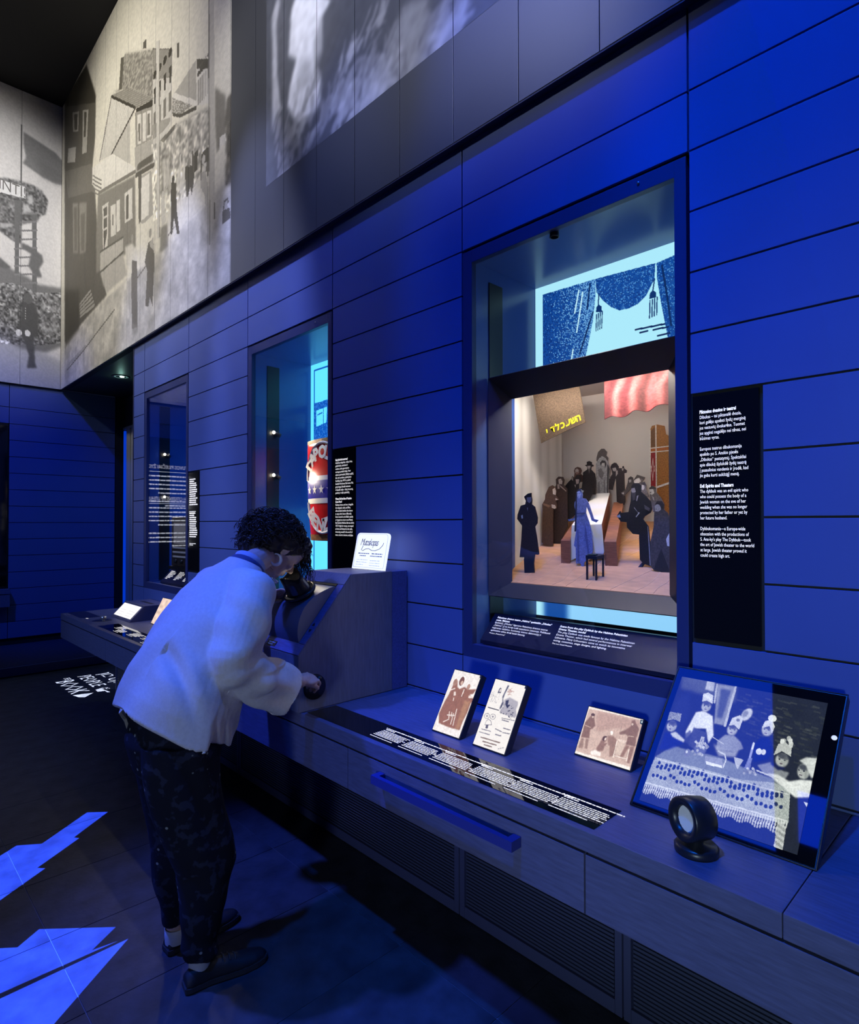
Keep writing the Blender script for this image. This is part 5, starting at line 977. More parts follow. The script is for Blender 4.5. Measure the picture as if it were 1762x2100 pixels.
# ------------------------------------------------------------------ round speaker in front of the screen
sp = thing('speaker', 'small black round speaker on a disc foot before the tilted screen', 'speaker')
m_sp = mat('black_speaker_shell', (.010, .012, .022), .35)
sb = Vector((-.632, 1.533, ZC+.0005))
lathe('foot', [(0, 0), (.050, 0), (.052, .004), (.052, .014), (.046, .020), (.018, .024), (.018, .034), (0, .034)], sb, (0, 0, 1), m_sp, sp, 40)
axs = Vector((-.45, -.89, .06)).normalized(); sc_ = sb+Vector((-.004, .0, .080))
lathe('shell', [(0, -.034), (.040, -.034), (.050, -.026), (.053, .010), (.053, .036), (.048, .040), (.033, .033), (.031, .022)], sc_, axs, m_sp, sp, 40)
lathe('grille_backing', [(0, .0), (.032, .0)], sc_+axs*.020, axs, mat('grille_dark', (.02, .02, .03), .5), sp, 32)
U_ = axs.cross(Vector((0, 0, 1))).normalized(); V_ = U_.cross(axs); bm = bmesh.new(); R_ = .031; st = .0037; gs = []
m_gr = mat('pale_grille_metal', (.85, .85, .9), .4, .1)
ss = st
for i in range(-9, 10):
    for k in range(3):
        ang = k*math.pi/3; dv = U_*math.cos(ang)+V_*math.sin(ang); pv = -U_*math.sin(ang)+V_*math.cos(ang); d = i*ss
        if abs(d) < R_:
            h = math.sqrt(R_*R_-d*d); cpt = sc_+axs*.0225+pv*d; bm_tube(bm, [cpt-dv*h, cpt+dv*h], .0011, 4)
gr = bm_obj('grille', bm, m_gr, sp); gr['label'] = 'pale perforated metal grille'; gr['kind'] = 'stuff'
# ------------------------------------------------------------------ black caption strips let into the worktop
M_STRIP = mat('black_strip_glass', (.004, .004, .006), .025, spec=.6)
def strip(label, x0, x1, y0, y1, blocks, seed, marks=True):
    t = thing('caption_strip', label, 'caption panel', 'black caption strips in the worktop')
    box('glass', (x0, y0, ZC+.0002), (x1, y1, ZC+.0012), M_STRIP, t)
    for k, (bx_, by_, n, w, title) in enumerate(blocks):
        rr = random.Random(seed+k)
        blob_lines('title', (bx_, by_, ZC+.0017), (1, 0, 0), (0, 1, 0), title, .0110, .0052, M_TXT, t, seed+k, .5)
        if marks: mesh('marker', [(bx_-.012, by_+.003, ZC+.0017), (bx_-.008, by_-.001, ZC+.0017), (bx_-.004, by_+.003, ZC+.0017), (bx_-.008, by_+.007, ZC+.0017)], [(0, 1, 2, 3)], M_TXT, t)
        blob_lines('lettering', (bx_, by_-.0115*len(title)-.002, ZC+.0017), (1, 0, 0), (0, 1, 0), [w*rr.uniform(.82, 1) for _ in range(n)], .0100, .0040, M_TXT, t, seed+k+50, .6)
        blob_lines('credit', (bx_, by_-.0115*len(title)-.0100*n-.009, ZC+.0017), (1, 0, 0), (0, 1, 0), [w*.75], .008, .0036, M_TXT, t, seed+k+80, .4)
    return t
bq = [(-1.8541,1.5579),(-1.6871,1.5556),(-1.5251,1.557),(-1.3571,1.5594),(-1.1955,1.5605),(-1.0327,1.5638)]
blk = [(x, y, 6, .17, [.19, .05]) for x, y in bq]
strip('long black glass caption strip at the front of the worktop right of the mutoscope', -2.262, -.866, 1.444, 1.592, blk, 30)
strip('black glass caption strip at the front of the worktop near the far screen', -5.345, -3.05, 1.455, 1.610, [(-5.16, 1.585, 4, .16, [.14]), (-5.02, 1.535, 4, .15, [.12]), (-4.78, 1.565, 5, .17, [.2]), (-4.55, 1.585, 5, .17, [.18]), (-4.4, 1.535, 5, .17, [.18])], 60, False)
inl = thing('dark_inlay', 'dark square inlay flush at the far corner of the worktop', 'inlay')
box('plate', (-6.335, 1.470, ZC+.0002), (-5.868, 1.619, ZC+.001), mat('navy_inlay', (.012, .014, .05), .3), inl)
blob_lines('print', (-5.862, 1.50, ZC+.0004), (1, 0, 0), (0, 1, 0), [.05], .01, .018, M_TXTD, inl, 4); 
kn = thing('dial', 'steel knob on a dark round plate beside the far screen', 'dial')
lathe('plate', [(0, .0015), (.078, .0015), (.080, 0)], (-5.622, 1.570, ZC), (0, 0, 1), mat('navy_dial', (.015, .018, .06), .3), kn, 40)
lathe('knob', [(0, .038), (.020, .038), (.022, .034), (.022, .012), (.012, .010), (.012, .001)], (-5.600, 1.570, ZC+.0012), (0, 0, 1), mat('brushed_steel', (.5, .48, .46), .35, .8), kn, 28)
# wedge with a small bright screen
wd = thing('screen_stand', 'dark wedge stand with a bright two page screen at the far end of the worktop', 'screen')
wx0, wx1 = -5.83, -5.345; F0 = (1.695, ZC+.001); F1_ = (1.815, .907); T1 = (2.03, .907)
prism('wedge', [(wx0, *F0), (wx0, *F1_), (wx0, *T1), (wx0, T1[0], ZC+.001)], (wx1-wx0, 0, 0), mat('navy_wedge', (.05, .055, .14), .4), wd, .002)
wu = Vector((0, F1_[0]-F0[0], F1_[1]-F0[1])); wn = Vector((1, 0, 0)).cross(wu).normalized(); wun = wu.normalized()
box('slot', (-5.70, 1.90, .9072), (-5.45, 1.93, .9082), M_BLACK, wd)
c = Canvas(80, 44, (248, 244, 244), 20); c.line([(.5, 0), (.5, 1)], .02, (60, 60, 80))
for k in range(5):
    for s_ in (0, .5): dashes(c, (s_+.08, .12+k*.18), (s_+.42, .12+k*.18), 5, .03, (190, 186, 190))
c.build('picture', mat('bright_screen', attr='emit', es=1.2), Vector((wx0+.03, F0[0], F0[1]))+wun*.155+wn*.003, Vector((wx1-wx0-.06, 0, 0)), -wun*.130, wd)
box('screen_lip', (wx0, F1_[0]-.004, .9065), (wx1, F1_[0]+.006, .9085), mat('steel_lip', (.5, .5, .55), .3, .8), wd)

# ------------------------------------------------------------------ the visitor bending over the mutoscope
def V3(*a): return Vector(a)
def bm_cap(bm, p0, p1, r0, r1, seg=16, rings=5):
    p0, p1 = Vector(p0), Vector(p1); d = (p1-p0).normalized(); pts = []; rad = []
    for k in range(rings): a = math.pi/2*(k/rings); pts.append(p0-d*r0*math.cos(a)); rad.append(max(1e-4, r0*math.sin(a)))
    pts.append(p0); rad.append(r0); pts.append(p1); rad.append(r1)
    for k in range(1, rings+1): a = math.pi/2*(k/rings); pts.append(p1+d*r1*math.sin(a)); rad.append(max(1e-4, r1*math.cos(a)))
    bm_tube(bm, pts, rad, seg)
def bm_chain(bm, pts, rad, seg=16):
    for (a, b, ra, rb) in zip(pts, pts[1:], rad, rad[1:]): bm_cap(bm, a, b, ra, rb, seg)
def bm_ell(bm, c, ax, ay, az, seg=20):
    g = bmesh.ops.create_uvsphere(bm, u_segments=seg, v_segments=seg//2+2, radius=1)
    M = Matrix((Vector(ax), Vector(ay), Vector(az))).transposed().to_4x4(); M.translation = Vector(c)
    bmesh.ops.transform(bm, matrix=M, verts=g['verts'])
def remeshed(name, bm, voxel, smooth, m, parent=None, disp=None):
    bmesh.ops.recalc_face_normals(bm, faces=bm.faces)
    me = bpy.data.meshes.new(name+'_raw'); bm.to_mesh(me); bm.free()
    o = bpy.data.objects.new('tmp', me); COL.objects.link(o)
    r = o.modifiers.new('r', 'REMESH'); r.mode = 'VOXEL'; r.voxel_size = voxel; r.use_smooth_shade = True
    if smooth: s = o.modifiers.new('s', 'SMOOTH'); s.iterations = smooth; s.factor = .5
    dg = bpy.context.evaluated_depsgraph_get(); dg.update()
    out = bpy.data.meshes.new_from_object(o.evaluated_get(dg)); bpy.data.objects.remove(o); bpy.data.meshes.remove(me)
    out.name = name; out.materials.clear()
    if disp is not None:
        n = len(out.vertices); co = np.empty(n*3); out.vertices.foreach_get('co', co); co = co.reshape(-1, 3)
        no = np.empty(n*3); out.vertices.foreach_get('normal', no); no = no.reshape(-1, 3)
        out.vertices.foreach_set('co', disp(co, no).reshape(-1)); out.update()
    out.polygons.foreach_set('use_smooth', [True]*len(out.polygons))
    return link(name, out, m, parent)
M_SKIN = mat('skin', (.62, .44, .37), .5, spec=.35, noise=(40, .05))
M_HAIR = mat('dark_curly_hair', (.030, .021, .020), .5, spec=.4)
M_JACK = mat('off_white_linen', (.62, .61, .60), .85, spec=.2, noise=(90, .05), bump=(260, .12))
M_SHOE = mat('black_shoe', (.010, .011, .014), .6)
M_SOLE = mat('dark_sole', (.03, .032, .04), .6)
# patterned trousers: tiny pale dot groups and dim leaves on near black cloth
M_PANT = mat('dark_patterned_cloth', (.012, .014, .024), .85, spec=.15)
nt = M_PANT.node_tree; N_ = nt.nodes; L_ = nt.links; b_ = N_['Principled BSDF']; tc_ = [n for n in N_ if n.type == 'TEX_COORD'][0]
vo = N_.new('ShaderNodeTexVoronoi'); vo.inputs['Scale'].default_value = 17; vo.inputs['Randomness'].default_value = .25; L_.new(tc_.outputs['Object'], vo.inputs['Vector'])
r1 = N_.new('ShaderNodeMapRange'); r1.inputs[1].default_value = .07; r1.inputs[2].default_value = .10; r1.inputs[3].default_value = 1; r1.inputs[4].default_value = 0; L_.new(vo.outputs['Distance'], r1.inputs[0])
no_ = N_.new('ShaderNodeTexNoise'); no_.inputs['Scale'].default_value = 26; no_.inputs['Detail'].default_value = 2; L_.new(tc_.outputs['Object'], no_.inputs['Vector'])
r2 = N_.new('ShaderNodeMapRange'); r2.inputs[1].default_value = .56; r2.inputs[2].default_value = .62; L_.new(no_.outputs['Fac'], r2.inputs[0])
m1 = N_.new('ShaderNodeMix'); m1.data_type = 'RGBA'; m1.inputs[6].default_value = (.010, .012, .022, 1); m1.inputs[7].default_value = (.024, .030, .060, 1); L_.new(r2.outputs[0], m1.inputs[0])
m2 = N_.new('ShaderNodeMix'); m2.data_type = 'RGBA'; m2.inputs[7].default_value = (.26, .30, .30, 1); L_.new(r1.outputs[0], m2.inputs[0]); L_.new(m1.outputs[2], m2.inputs[6]); L_.new(m2.outputs[2], b_.inputs['Base Color'])

# --- head frame
HC = V3(-2.448, 1.425, 1.478); hp = math.radians(50); hf = V3(0, math.cos(hp), -math.sin(hp)); hu = V3(0, math.sin(hp), math.cos(hp)); hr = V3(1, 0, 0)
yawh = math.radians(-6); Rz = Matrix.Rotation(yawh, 3, 'Z'); hf, hu, hr = Rz @ hf, Rz @ hu, Rz @ hr
def H(r, f, u): return HC+hr*r+hf*f+hu*u
NB = V3(-2.345, 1.215, 1.425)                                        # base of the neck
bm = bmesh.new()
bm_ell(bm, H(0, -.012, .020), hr*.074, hf*.096, hu*.098)             # skull
bm_ell(bm, H(0, .030, .030), hr*.066, hf*.066, hu*.078)              # forehead
bm_ell(bm, H(0, .030, -.045), hr*.057, hf*.055, hu*.075)             # face
bm_ell(bm, H(0, .048, -.092), hr*.030, hf*.032, hu*.028)             # chin
for s in (-1, 1):
    bm_cap(bm, H(s*.050, -.025, -.055), H(s*.020, .050, -.095), .018, .016)   # jaw
    bm_ell(bm, H(s*.036, .060, -.030), hr*.024, hf*.022, hu*.022)    # cheek
    bm_ell(bm, H(s*.030, .074, .020), hr*.020, hf*.012, hu*.008)     # brow
    bm_ell(bm, H(s*.030, .070, .002), hr*.014, hf*.013, hu*.010)     # eyelid
    bm_ell(bm, H(s*.078, -.012, -.005), hr*.006, hf*.017, hu*.030)   # ear
    bm_ell(bm, H(s*.080, -.016, -.030), hr*.006, hf*.009, hu*.010)   # ear lobe
    bm_ell(bm, H(s*.010, .092, -.036), hr*.009, hf*.009, hu*.008)    # nostril wing
bm_cap(bm, H(0, .078, .010), H(0, .103, -.028), .0085, .0115)        # nose
bm_ell(bm, H(0, .105, -.031), hr*.010, hf*.009, hu*.009)
bm_ell(bm, H(0, .083, -.060), hr*.021, hf*.009, hu*.006); bm_ell(bm, H(0, .080, -.070), hr*.019, hf*.010, hu*.007)   # lips
bm_cap(bm, H(0, -.035, -.060), NB, .052, .058); bm_cap(bm, NB, V3(-2.30, 1.12, 1.33), .06, .09)
# torso and legs under the clothes keep the body in one piece
PEL = V3(-2.20, .865, .90)
bm_chain(bm, [V3(-2.30, 1.12, 1.33), V3(-2.25, 1.0, 1.15), PEL], [.10, .11, .12])
RLEG = [(-2.10, .84, .86, .135), (-2.10, .84, .776, .130), (-2.10, .85, .694, .125), (-2.10, .868, .60, .118), (-2.10, .905, .482, .112), (-2.10, .927, .400, .101), (-2.10, .922, .318, .089), (-2.10, .908, .222, .074), (-2.10, .906, .13, .064), (-2.10, .915, .088, .060)]
LLEG = [(-2.31, .86, .86, .125), (-2.31, .87, .72, .110), (-2.32, .885, .56, .100), (-2.32, .90, .42, .090), (-2.32, .905, .28, .080), (-2.32, .91, .20, .062), (-2.32, .915, .105, .052)]
bm_chain(bm, [PEL, V3(-2.10, .86, .80), V3(-2.10, .92, .45), V3(-2.10, .905, .12), V3(-2.098, .905, .05)], [.10, .075, .052, .036, .034])
bm_chain(bm, [PEL, V3(-2.31, .87, .80), V3(-2.32, .90, .45), V3(-2.32, .905, .12), V3(-2.32, .905, .05)], [.10, .07, .045, .032, .032])
# right arm and hand on the crank
KN = kc+Vector((.048, -.008, .046))
RS, RE, RW = V3(-2.085, 1.10, 1.345), V3(-2.005, .955, 1.115), V3(-2.150, 1.335, .955)
bm_chain(bm, [V3(-2.2, 1.1, 1.33), RS, RE, RW], [.07, .055, .045, .027])
def hand(bm, wrist, dirv, palmn, curl, s=1.0, side=1, thumb_dir=None):
    """wrist, direction of the palm, palm normal (towards the palm side); curl per finger joint (radians)"""
    d = Vector(dirv).normalized(); n = (Vector(palmn)-d*d.dot(Vector(palmn))).normalized(); t = d.cross(n)*side
    P0 = Vector(wrist); P1 = P0+d*.085*s
    bm_ell(bm, P0+d*.045*s, d*.052*s, t*.041*s, n*.016*s, 16); bm_cap(bm, P0-d*.02, P0+d*.03*s, .024*s, .023*s, 12)
    tips = []
    for k, (off, L, r) in enumerate([(.030, .072, .0088), (.0105, .080, .009), (-.0095, .074, .0088), (-.028, .060, .0078)]):
        p = P1+t*off*s-d*abs(off)*.18*s; ang = curl*.55; dd = d; bm_cap(bm, P0+d*.04*s+t*off*.8*s, p, .0105*s, r*1.12*s, 10)
        for j, fr in enumerate((.44, .32, .26)):
            a = ang if j == 0 else ang+curl*(.55+.45*j)
            dd = d*math.cos(a)+n*math.sin(a); q = p+dd*L*fr*s; bm_cap(bm, p, q, r*s*(1-.06*j), r*s*(.96-.08*j), 10); p = q
        tips.append(p)
    tb = P0+d*.018*s+t*.030*s; td = (Vector(thumb_dir) if thumb_dir else (d*.7+t*.55+n*.45)).normalized()
    m_ = tb+td*.042*s; bm_cap(bm, P0+d*.012*s+t*.012*s, m_, .016*s, .0115*s, 10); e_ = m_+(td*.75+d*.35+n*.35).normalized()*.034*s; bm_cap(bm, m_, e_, .0108*s, .009*s, 10)
    return tips
fd = (KN-RW); 
hand(bm, RW+V3(-.003, .012, .0), (KN+V3(.012, -.004, .022)-RW), V3(-.55, .25, -.9), 1.15, 1.0, -1, thumb_dir=V3(-.35, .75, -.35))
# left arm reaching to the hood
LS, LE, LW = V3(-2.50, 1.13, 1.335), V3(-2.60, 1.14, 1.10), V3(-2.575, 1.395, 1.235)
bm_chain(bm, [V3(-2.36, 1.1, 1.33), LS, LE, LW], [.07, .055, .045, .026])
hand(bm, LW, V3(.20, .85, .42), V3(.55, -.15, -.6), .55, .95, 1, thumb_dir=V3(.55, .8, .25))
person = remeshed('person', bm, .0034, 3, M_SKIN)
tag(person, 'woman in off-white jacket and dark patterned trousers bending over the mutoscope, hand on its crank', 'person')
# --- eyes and mouth, closed lids in shade
for s in (-1, 1):
    bm = bmesh.new(); bm_tube(bm, [H(s*.030+x*.013, .0815-abs(x)*.003, -.0035-.002*(1-x*x)) for x in (-1, -.5, 0, .5, 1)], [.0008, .0018, .002, .0018, .0008], 6)
    bm_obj('eyelash', bm, M_HAIR, person, True)
    bm = bmesh.new(); bm_tube(bm, [H(s*.030+x*.018, .086-abs(x)*.006, .0215+.004*(1-x*x)) for x in (-1, -.5, 0, .5, 1)], [.001, .0026, .0028, .0024, .001], 6)
    bm_obj('eyebrow', bm, M_HAIR, person, True)
bm = bmesh.new(); bm_tube(bm, [H(x*.019, .0915-abs(x)*.006, -.0655) for x in (-1, -.5, 0, .5, 1)], [.0008, .0014, .0014, .0014, .0008], 6); bm_obj('mouth_line', bm, mat('lip_dark', (.16, .05, .05), .5), person, True)
# --- hair: a lumpy shell and many curls
bm = bmesh.new()
bm_ell(bm, H(0, -.040, .040), hr*.098, hf*.108, hu*.100); bm_ell(bm, H(0, -.085, -.015), hr*.102, hf*.096, hu*.108); bm_ell(bm, H(.0, -.105, -.085), hr*.080, hf*.062, hu*.062)
bm_ell(bm, H(.0, .035, .085), hr*.085, hf*.06, hu*.045); bm_ell(bm, H(-.055, .05, .055), hr*.04, hf*.05, hu*.05); bm_ell(bm, H(.055, .020, .058), hr*.032, hf*.042, hu*.038)
def hd(co, no):
    f = 55; q = np.sin(co[:, 0]*f*1.3+2*np.sin(co[:, 2]*f))*np.sin(co[:, 1]*f*1.1+1.7*np.sin(co[:, 0]*f*.8))*np.sin(co[:, 2]*f*.9+co[:, 1]*31)
    return co+no*(q*.012)[:, None]
hair = remeshed('hair', bm, .006, 2, M_HAIR, person, hd)
bm = bmesh.new(); rr = random.Random(5)
def curl(p, dirv, L, R, turns, r=.0016):
    d = Vector(dirv).normalized(); a = d.orthogonal().normalized(); a = Matrix.Rotation(rr.uniform(0, 6.28), 3, d) @ a; b = d.cross(a); ph = rr.uniform(0, 6.28); n = int(turns*8)+3
    pts = [p+d*L*k/n+(a*math.cos(ph+turns*6.28*k/n)+b*math.sin(ph+turns*6.28*k/n))*R*(.5+.5*k/n)+V3(0, 0, -.15*L*(k/n)**2) for k in range(n+1)]
    bm_tube(bm, pts, [r*(1-.7*k/n) for k in range(n+1)], 4)
cen = H(0, -.035, .015)
for k in range(1000):
    th, ph = rr.uniform(0, 6.28), math.acos(rr.uniform(-.95, 1)); dv = hr*math.sin(ph)*math.cos(th)+hf*math.sin(ph)*math.sin(th)+hu*math.cos(ph)
    f_, u_ = dv.dot(hf), dv.dot(hu)
    if f_ > .35 and u_ < .55: continue
    if u_ < -.85 or (u_ < -.45 and f_ > -.1): continue
    if abs(dv.dot(hr)) > .75 and f_ > -.25 and u_ < .25: continue
    sc = .112+.03*max(0, -f_)
    p = cen+dv*sc*rr.uniform(.95, 1.12)-hf*(.02 if u_ < .3 else 0)
    tang = (-hu*.7-hf*(.5 if f_ < .3 else -.3)+hr*rr.uniform(-.4, .4)); tang = (tang-dv*tang.dot(dv)*.85).normalized()
    curl(p, tang+dv*.25, rr.uniform(.035, .080), rr.uniform(.006, .014), rr.uniform(1.0, 2.2), rr.uniform(.0020, .0042))
for k in range(150):   # loose locks falling forward of the forehead and at the nape
    if k < 100: p = H(rr.uniform(-.09, .045), rr.uniform(.055, .085), rr.uniform(.055, .10)); dv = V3(rr.uniform(-.2, .2), rr.uniform(.0, .35), -1); L = rr.uniform(.07, .16)
    else: p = H(rr.uniform(-.06, .085), rr.uniform(-.12, -.05), rr.uniform(-.11, -.06)); dv = V3(rr.uniform(-.1, .3), rr.uniform(-.2, .3), -1); L = rr.uniform(.04, .08)
    curl(p, dv, L, rr.uniform(.004, .012), rr.uniform(1, 2.5), rr.uniform(.0012, .0026))
cl = bm_obj('curls', bm, M_HAIR, hair, True)
# --- trousers
def loft(bm, rings, cap=True):
    """rings: list of lists of points, same count"""
    R = [[bm.verts.new(p) for p in r] for r in rings]; n = len(R[0])
    for a, b in zip(R, R[1:]):
        for k in range(n): bm.faces.new((a[k], a[(k+1) % n], b[(k+1) % n], b[k]))
    if cap: bm.faces.new(R[0][::-1]); bm.faces.new(R[-1])
bm = bmesh.new()
for leg in (RLEG, LLEG):
    loft(bm, [[V3(x+r*.82*math.cos(a), y+r*math.sin(a), z) for a in [2*math.pi*k/28 for k in range(28)]] for x, y, z, r in leg])
loft(bm, [[V3(-2.205+bx_*math.cos(a), y+ay_*math.sin(a), z) for a in [2*math.pi*k/32 for k in range(32)]] for z, y, bx_, ay_ in [(.74, .85, .18, .125), (.84, .85, .20, .15), (.93, .87, .20, .16), (1.0, .89, .18, .14)]])
def pd(co, no):
    z = co[:, 2]; q = np.sin(co[:, 1]*60+z*22+co[:, 0]*15)*.004+np.sin(z*48+co[:, 1]*25)*.003*np.exp(-((z-.16)/.1)**2)
    return co+no*q[:, None]
tr = remeshed('trousers', bm, .0055, 4, M_PANT, person, pd)
# --- socks and shoes
def shoe(heel, toe, ank):
    h, t_ = Vector((*heel, 0)), Vector((*toe, 0)); d = (t_-h).normalized(); L = (t_-h).length; w = V3(d.y, -d.x, 0)
    prof = [(-.0, .030), (.06, .036), (.16, .034), (.30, .032), (.5, .040), (.68, .046), (.84, .042), (.95, .030), (1.0, .012)]
    left = [h+d*L*s+w*r for s, r in prof]; rightp = [h+d*L*s-w*r*.92 for s, r in prof][::-1]
    so = prism('sole', [p+V3(0, 0, .002) for p in left+rightp], (0, 0, .022), M_SOLE, person, .003)
    bm = bmesh.new()
    top = [.052, .066, .072, .072, .064, .052, .046, .038, .028]
    loft(bm, [[h+d*L*(s*.97+.012)+w*(r*.97)*math.cos(a)+V3(0, 0, .02+max(0, math.sin(a))*(tz-.02)*(1.0)) for a in [2*math.pi*k/24 for k in range(24)]] for (s, r), tz in zip(prof, top)])
    u = remeshed('shoe', bm, .004, 3, M_SHOE, person)
    for s_ in (.45, .52, .59): tube('lace', [h+d*L*s_+w*.022+V3(0, 0, .066-.09*(s_-.45)), h+d*L*s_+V3(0, 0, .074-.09*(s_-.45)), h+d*L*s_-w*.022+V3(0, 0, .066-.09*(s_-.45))], .0022, M_SOLE, u, 5)
    A = Vector(ank); lathe('sock', [(.036, -.03), (.038, .0), (.0375, .022), (.036, .024)], A, (0, 0, 1), mat('pale_sock', (.55, .58, .66), .85), person, 24)
shoe((-2.093, .845), (-2.045, 1.135), (-2.098, .905, .062)); shoe((-2.322, .868), (-2.336, 1.165), (-2.32, .905, .062))
# --- jacket: lofted body, shoulders, sleeves
SPN = V3(0, .50, .866)
def ring(c, tilt, a, b, n=48, hem=None, sq=.0):
    """c centre, tilt: angle of the ring plane about X (0 = level); a half depth, b half width"""
    c = Vector(c); dd = V3(0, math.cos(tilt), math.sin(tilt)); out = []
    for k in range(n):
        t = 2*math.pi*k/n; cs, sn_ = math.cos(t), math.sin(t)
        e = 1-sq*abs(math.sin(2*t))
        p = c+V3(1, 0, 0)*b*cs*(1+sq*.4)+dd*a*sn_
        out.append(p)
    return out
bm = bmesh.new()
R_ = math.radians
JR = [((-2.205, .862, .872), R_(-28), .222, .248), ((-2.207, .866, .885), R_(-28), .220, .247), ((-2.21, .874, .93), R_(-29), .213, .243), ((-2.22, .898, 1.00), R_(-30), .203, .240), ((-2.235, .942, 1.09), R_(-31), .190, .234), ((-2.255, .995, 1.18), R_(-32), .174, .226),
      ((-2.28, 1.055, 1.27), R_(-32), .153, .214), ((-2.30, 1.105, 1.335), R_(-31), .126, .200), ((-2.315, 1.145, 1.382), R_(-29), .098, .168), ((-2.33, 1.175, 1.415), R_(-28), .078, .112), ((-2.34, 1.195, 1.436), R_(-28), .068, .082)]
def hemmed(i, r):
    # hem line: back panel longer towards her right, a slit, then a gathered front drawn in
    if i > 2: return r
    n = len(r); out = []; c = sum(r, V3(0, 0, 0))/n; w = (1, .8, .35)[i]
    for k, p in enumerate(r):
        t = math.degrees(2*math.pi*k/n); t = t-360 if t > 180 else t     # 0 = her right, -90 = back, 90 = front
        if -75 < t < 2: p = p+V3(0, 0, -.040*w*max(0, 1-abs((t+12)/60)))
        elif t >= 2 and t < 150: p = c+(p-c)*(1-.10*w)+V3(0, 0, .006)
        out.append(p)
    return out
loft(bm, [hemmed(i, ring(*j)) for i, j in enumerate(JR)])
# right sleeve with a wide cuff
def sleeve(pts, rad, flat=1.0):
    n = len(pts); P = [Vector(p) for p in pts]; rg = []
    for i, p in enumerate(P):
        t = (P[min(i+1, n-1)]-P[max(i-1, 0)]).normalized(); up = V3(0, 0, 1)-t*t.z; up.normalize(); sd = t.cross(up)
        rg.append([p+(up*math.cos(a)+sd*math.sin(a)*flat)*rad[i] for a in [2*math.pi*k/32 for k in range(32)]])
    loft(bm, rg)
CU = V3(-2.118, 1.238, .950)
fa = (CU-RE).normalized()
bm_chain(bm, [V3(-2.25, 1.12, 1.345), RS+V3(-.01, 0, -.004), RS*.7+RE*.3+V3(0, .004, 0), RS*.4+RE*.6+V3(0, .008, 0), RS*.12+RE*.88+V3(0, .012, .004), RE+fa*.035, RE+fa*.09, RE+fa*.15], [.085, .086, .090, .091, .088, .086, .086, .086], 24)
sleeve([RE+fa*.03, RE+fa*.10, RE+fa*.17, RE+fa*.22, RE+fa*.262, CU+V3(0, .006, -.012)], [.080, .088, .091, .093, .096, .100], .76)
bm_chain(bm, [V3(-2.36, 1.12, 1.345), LS+V3(0, 0, .0)], [.085, .086]); sleeve([LS, LE, LE*.45+LW*.55], [.09, .09, .08])
bm_ell(bm, LE, V3(.09, 0, 0), V3(0, .09, 0), V3(0, 0, .09))
def jd(co, no):
    x, y, z = co[:, 0], co[:, 1], co[:, 2]; d = np.zeros(len(co))
    # broad soft folds falling down the back and side
    s = (z-.85)/.55; low = np.exp(-((z-.98)/.16)**2)
    d += .0085*np.sin(26*(y*.8-x*1.1)+3*z)*np.exp(-((z-1.05)/.2)**2)
    q = (y-.80)+.18*(z-1.12); side_ = (x > -2.14)*np.exp(-((z-1.11)/.12)**2); d += side_*(-.016*np.exp(-(q/.020)**2)+.010*np.exp(-((q+.045)/.028)**2)+.008*np.exp(-((q-.04)/.022)**2))
    q = (y-.70)+.25*(z-1.12)+.12*(x+2.2)
    # gathers above the elastic hem at the front right
    g = np.clip((y-.90)/.1, 0, 1)*np.exp(-((z-(.86-.28*(y-.95)))/.05)**2)*(x > -2.2)
    d += .006*np.sin(y*165+x*60)*g
    # sleeve creases near the elbow and along the forearm
    e = np.exp(-((x-RE.x)**2+(y-RE.y-.05)**2+(z-RE.z)**2)/.012)
    d += .0045*np.sin(60*(z-.55*y)+12*x)*e
    fo = np.clip((y-1.03)/.06, 0, 1)*(x > -2.22)*(z < 1.06)
    d += .0075*np.sin(52*(z+.45*y)+20*x)*fo*np.clip((1.27-y)/.06, 0, 1)
    u = np.exp(-(((x+2.05)/.12)**2+((y-1.04)/.12)**2+((z-1.24)/.10)**2)); d += .009*np.sin(48*(y*.9+z*.6))*u
    # recess between sleeve and body
    return co+no*d[:, None]
jacket = remeshed('jacket', bm, .0048, 3, M_JACK, person, jd)
jacket['label'] = 'loose off-white linen jacket'
# seams and collar
M_SEAM = mat('linen_seam', (.30, .30, .31), .9)
lathe('shirt_collar', [(.062, -.02), (.066, .0), (.070, .028), (.066, .030)], NB+V3(.0, -.012, -.004), (NB-V3(-2.29, 1.10, 1.30)).normalized()*1.0+V3(0, .15, .1), mat('pale_blue_shirt', (.35, .42, .62), .8), person, 32)
lathe('collar_band', [(.078, -.02), (.082, .0), (.080, .012), (.075, .012)], NB+V3(.0, -.016, -.014), (NB-V3(-2.29, 1.10, 1.30)).normalized()+V3(0, .15, .1), mat('navy_collar_band', (.04, .06, .18), .8), person, 32)
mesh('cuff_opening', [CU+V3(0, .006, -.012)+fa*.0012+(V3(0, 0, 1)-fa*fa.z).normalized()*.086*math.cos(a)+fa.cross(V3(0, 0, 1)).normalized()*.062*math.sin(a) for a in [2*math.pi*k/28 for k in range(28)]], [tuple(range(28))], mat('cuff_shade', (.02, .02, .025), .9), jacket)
prism('blouse_hem', [V3(-2.40, .735, .93), V3(-2.33, .705, .925), V3(-2.26, .70, .92), V3(-2.27, .715, .875), V3(-2.35, .73, .885)], (0, .01, 0), mat('cream_blouse', (.6, .56, .42), .8), person)
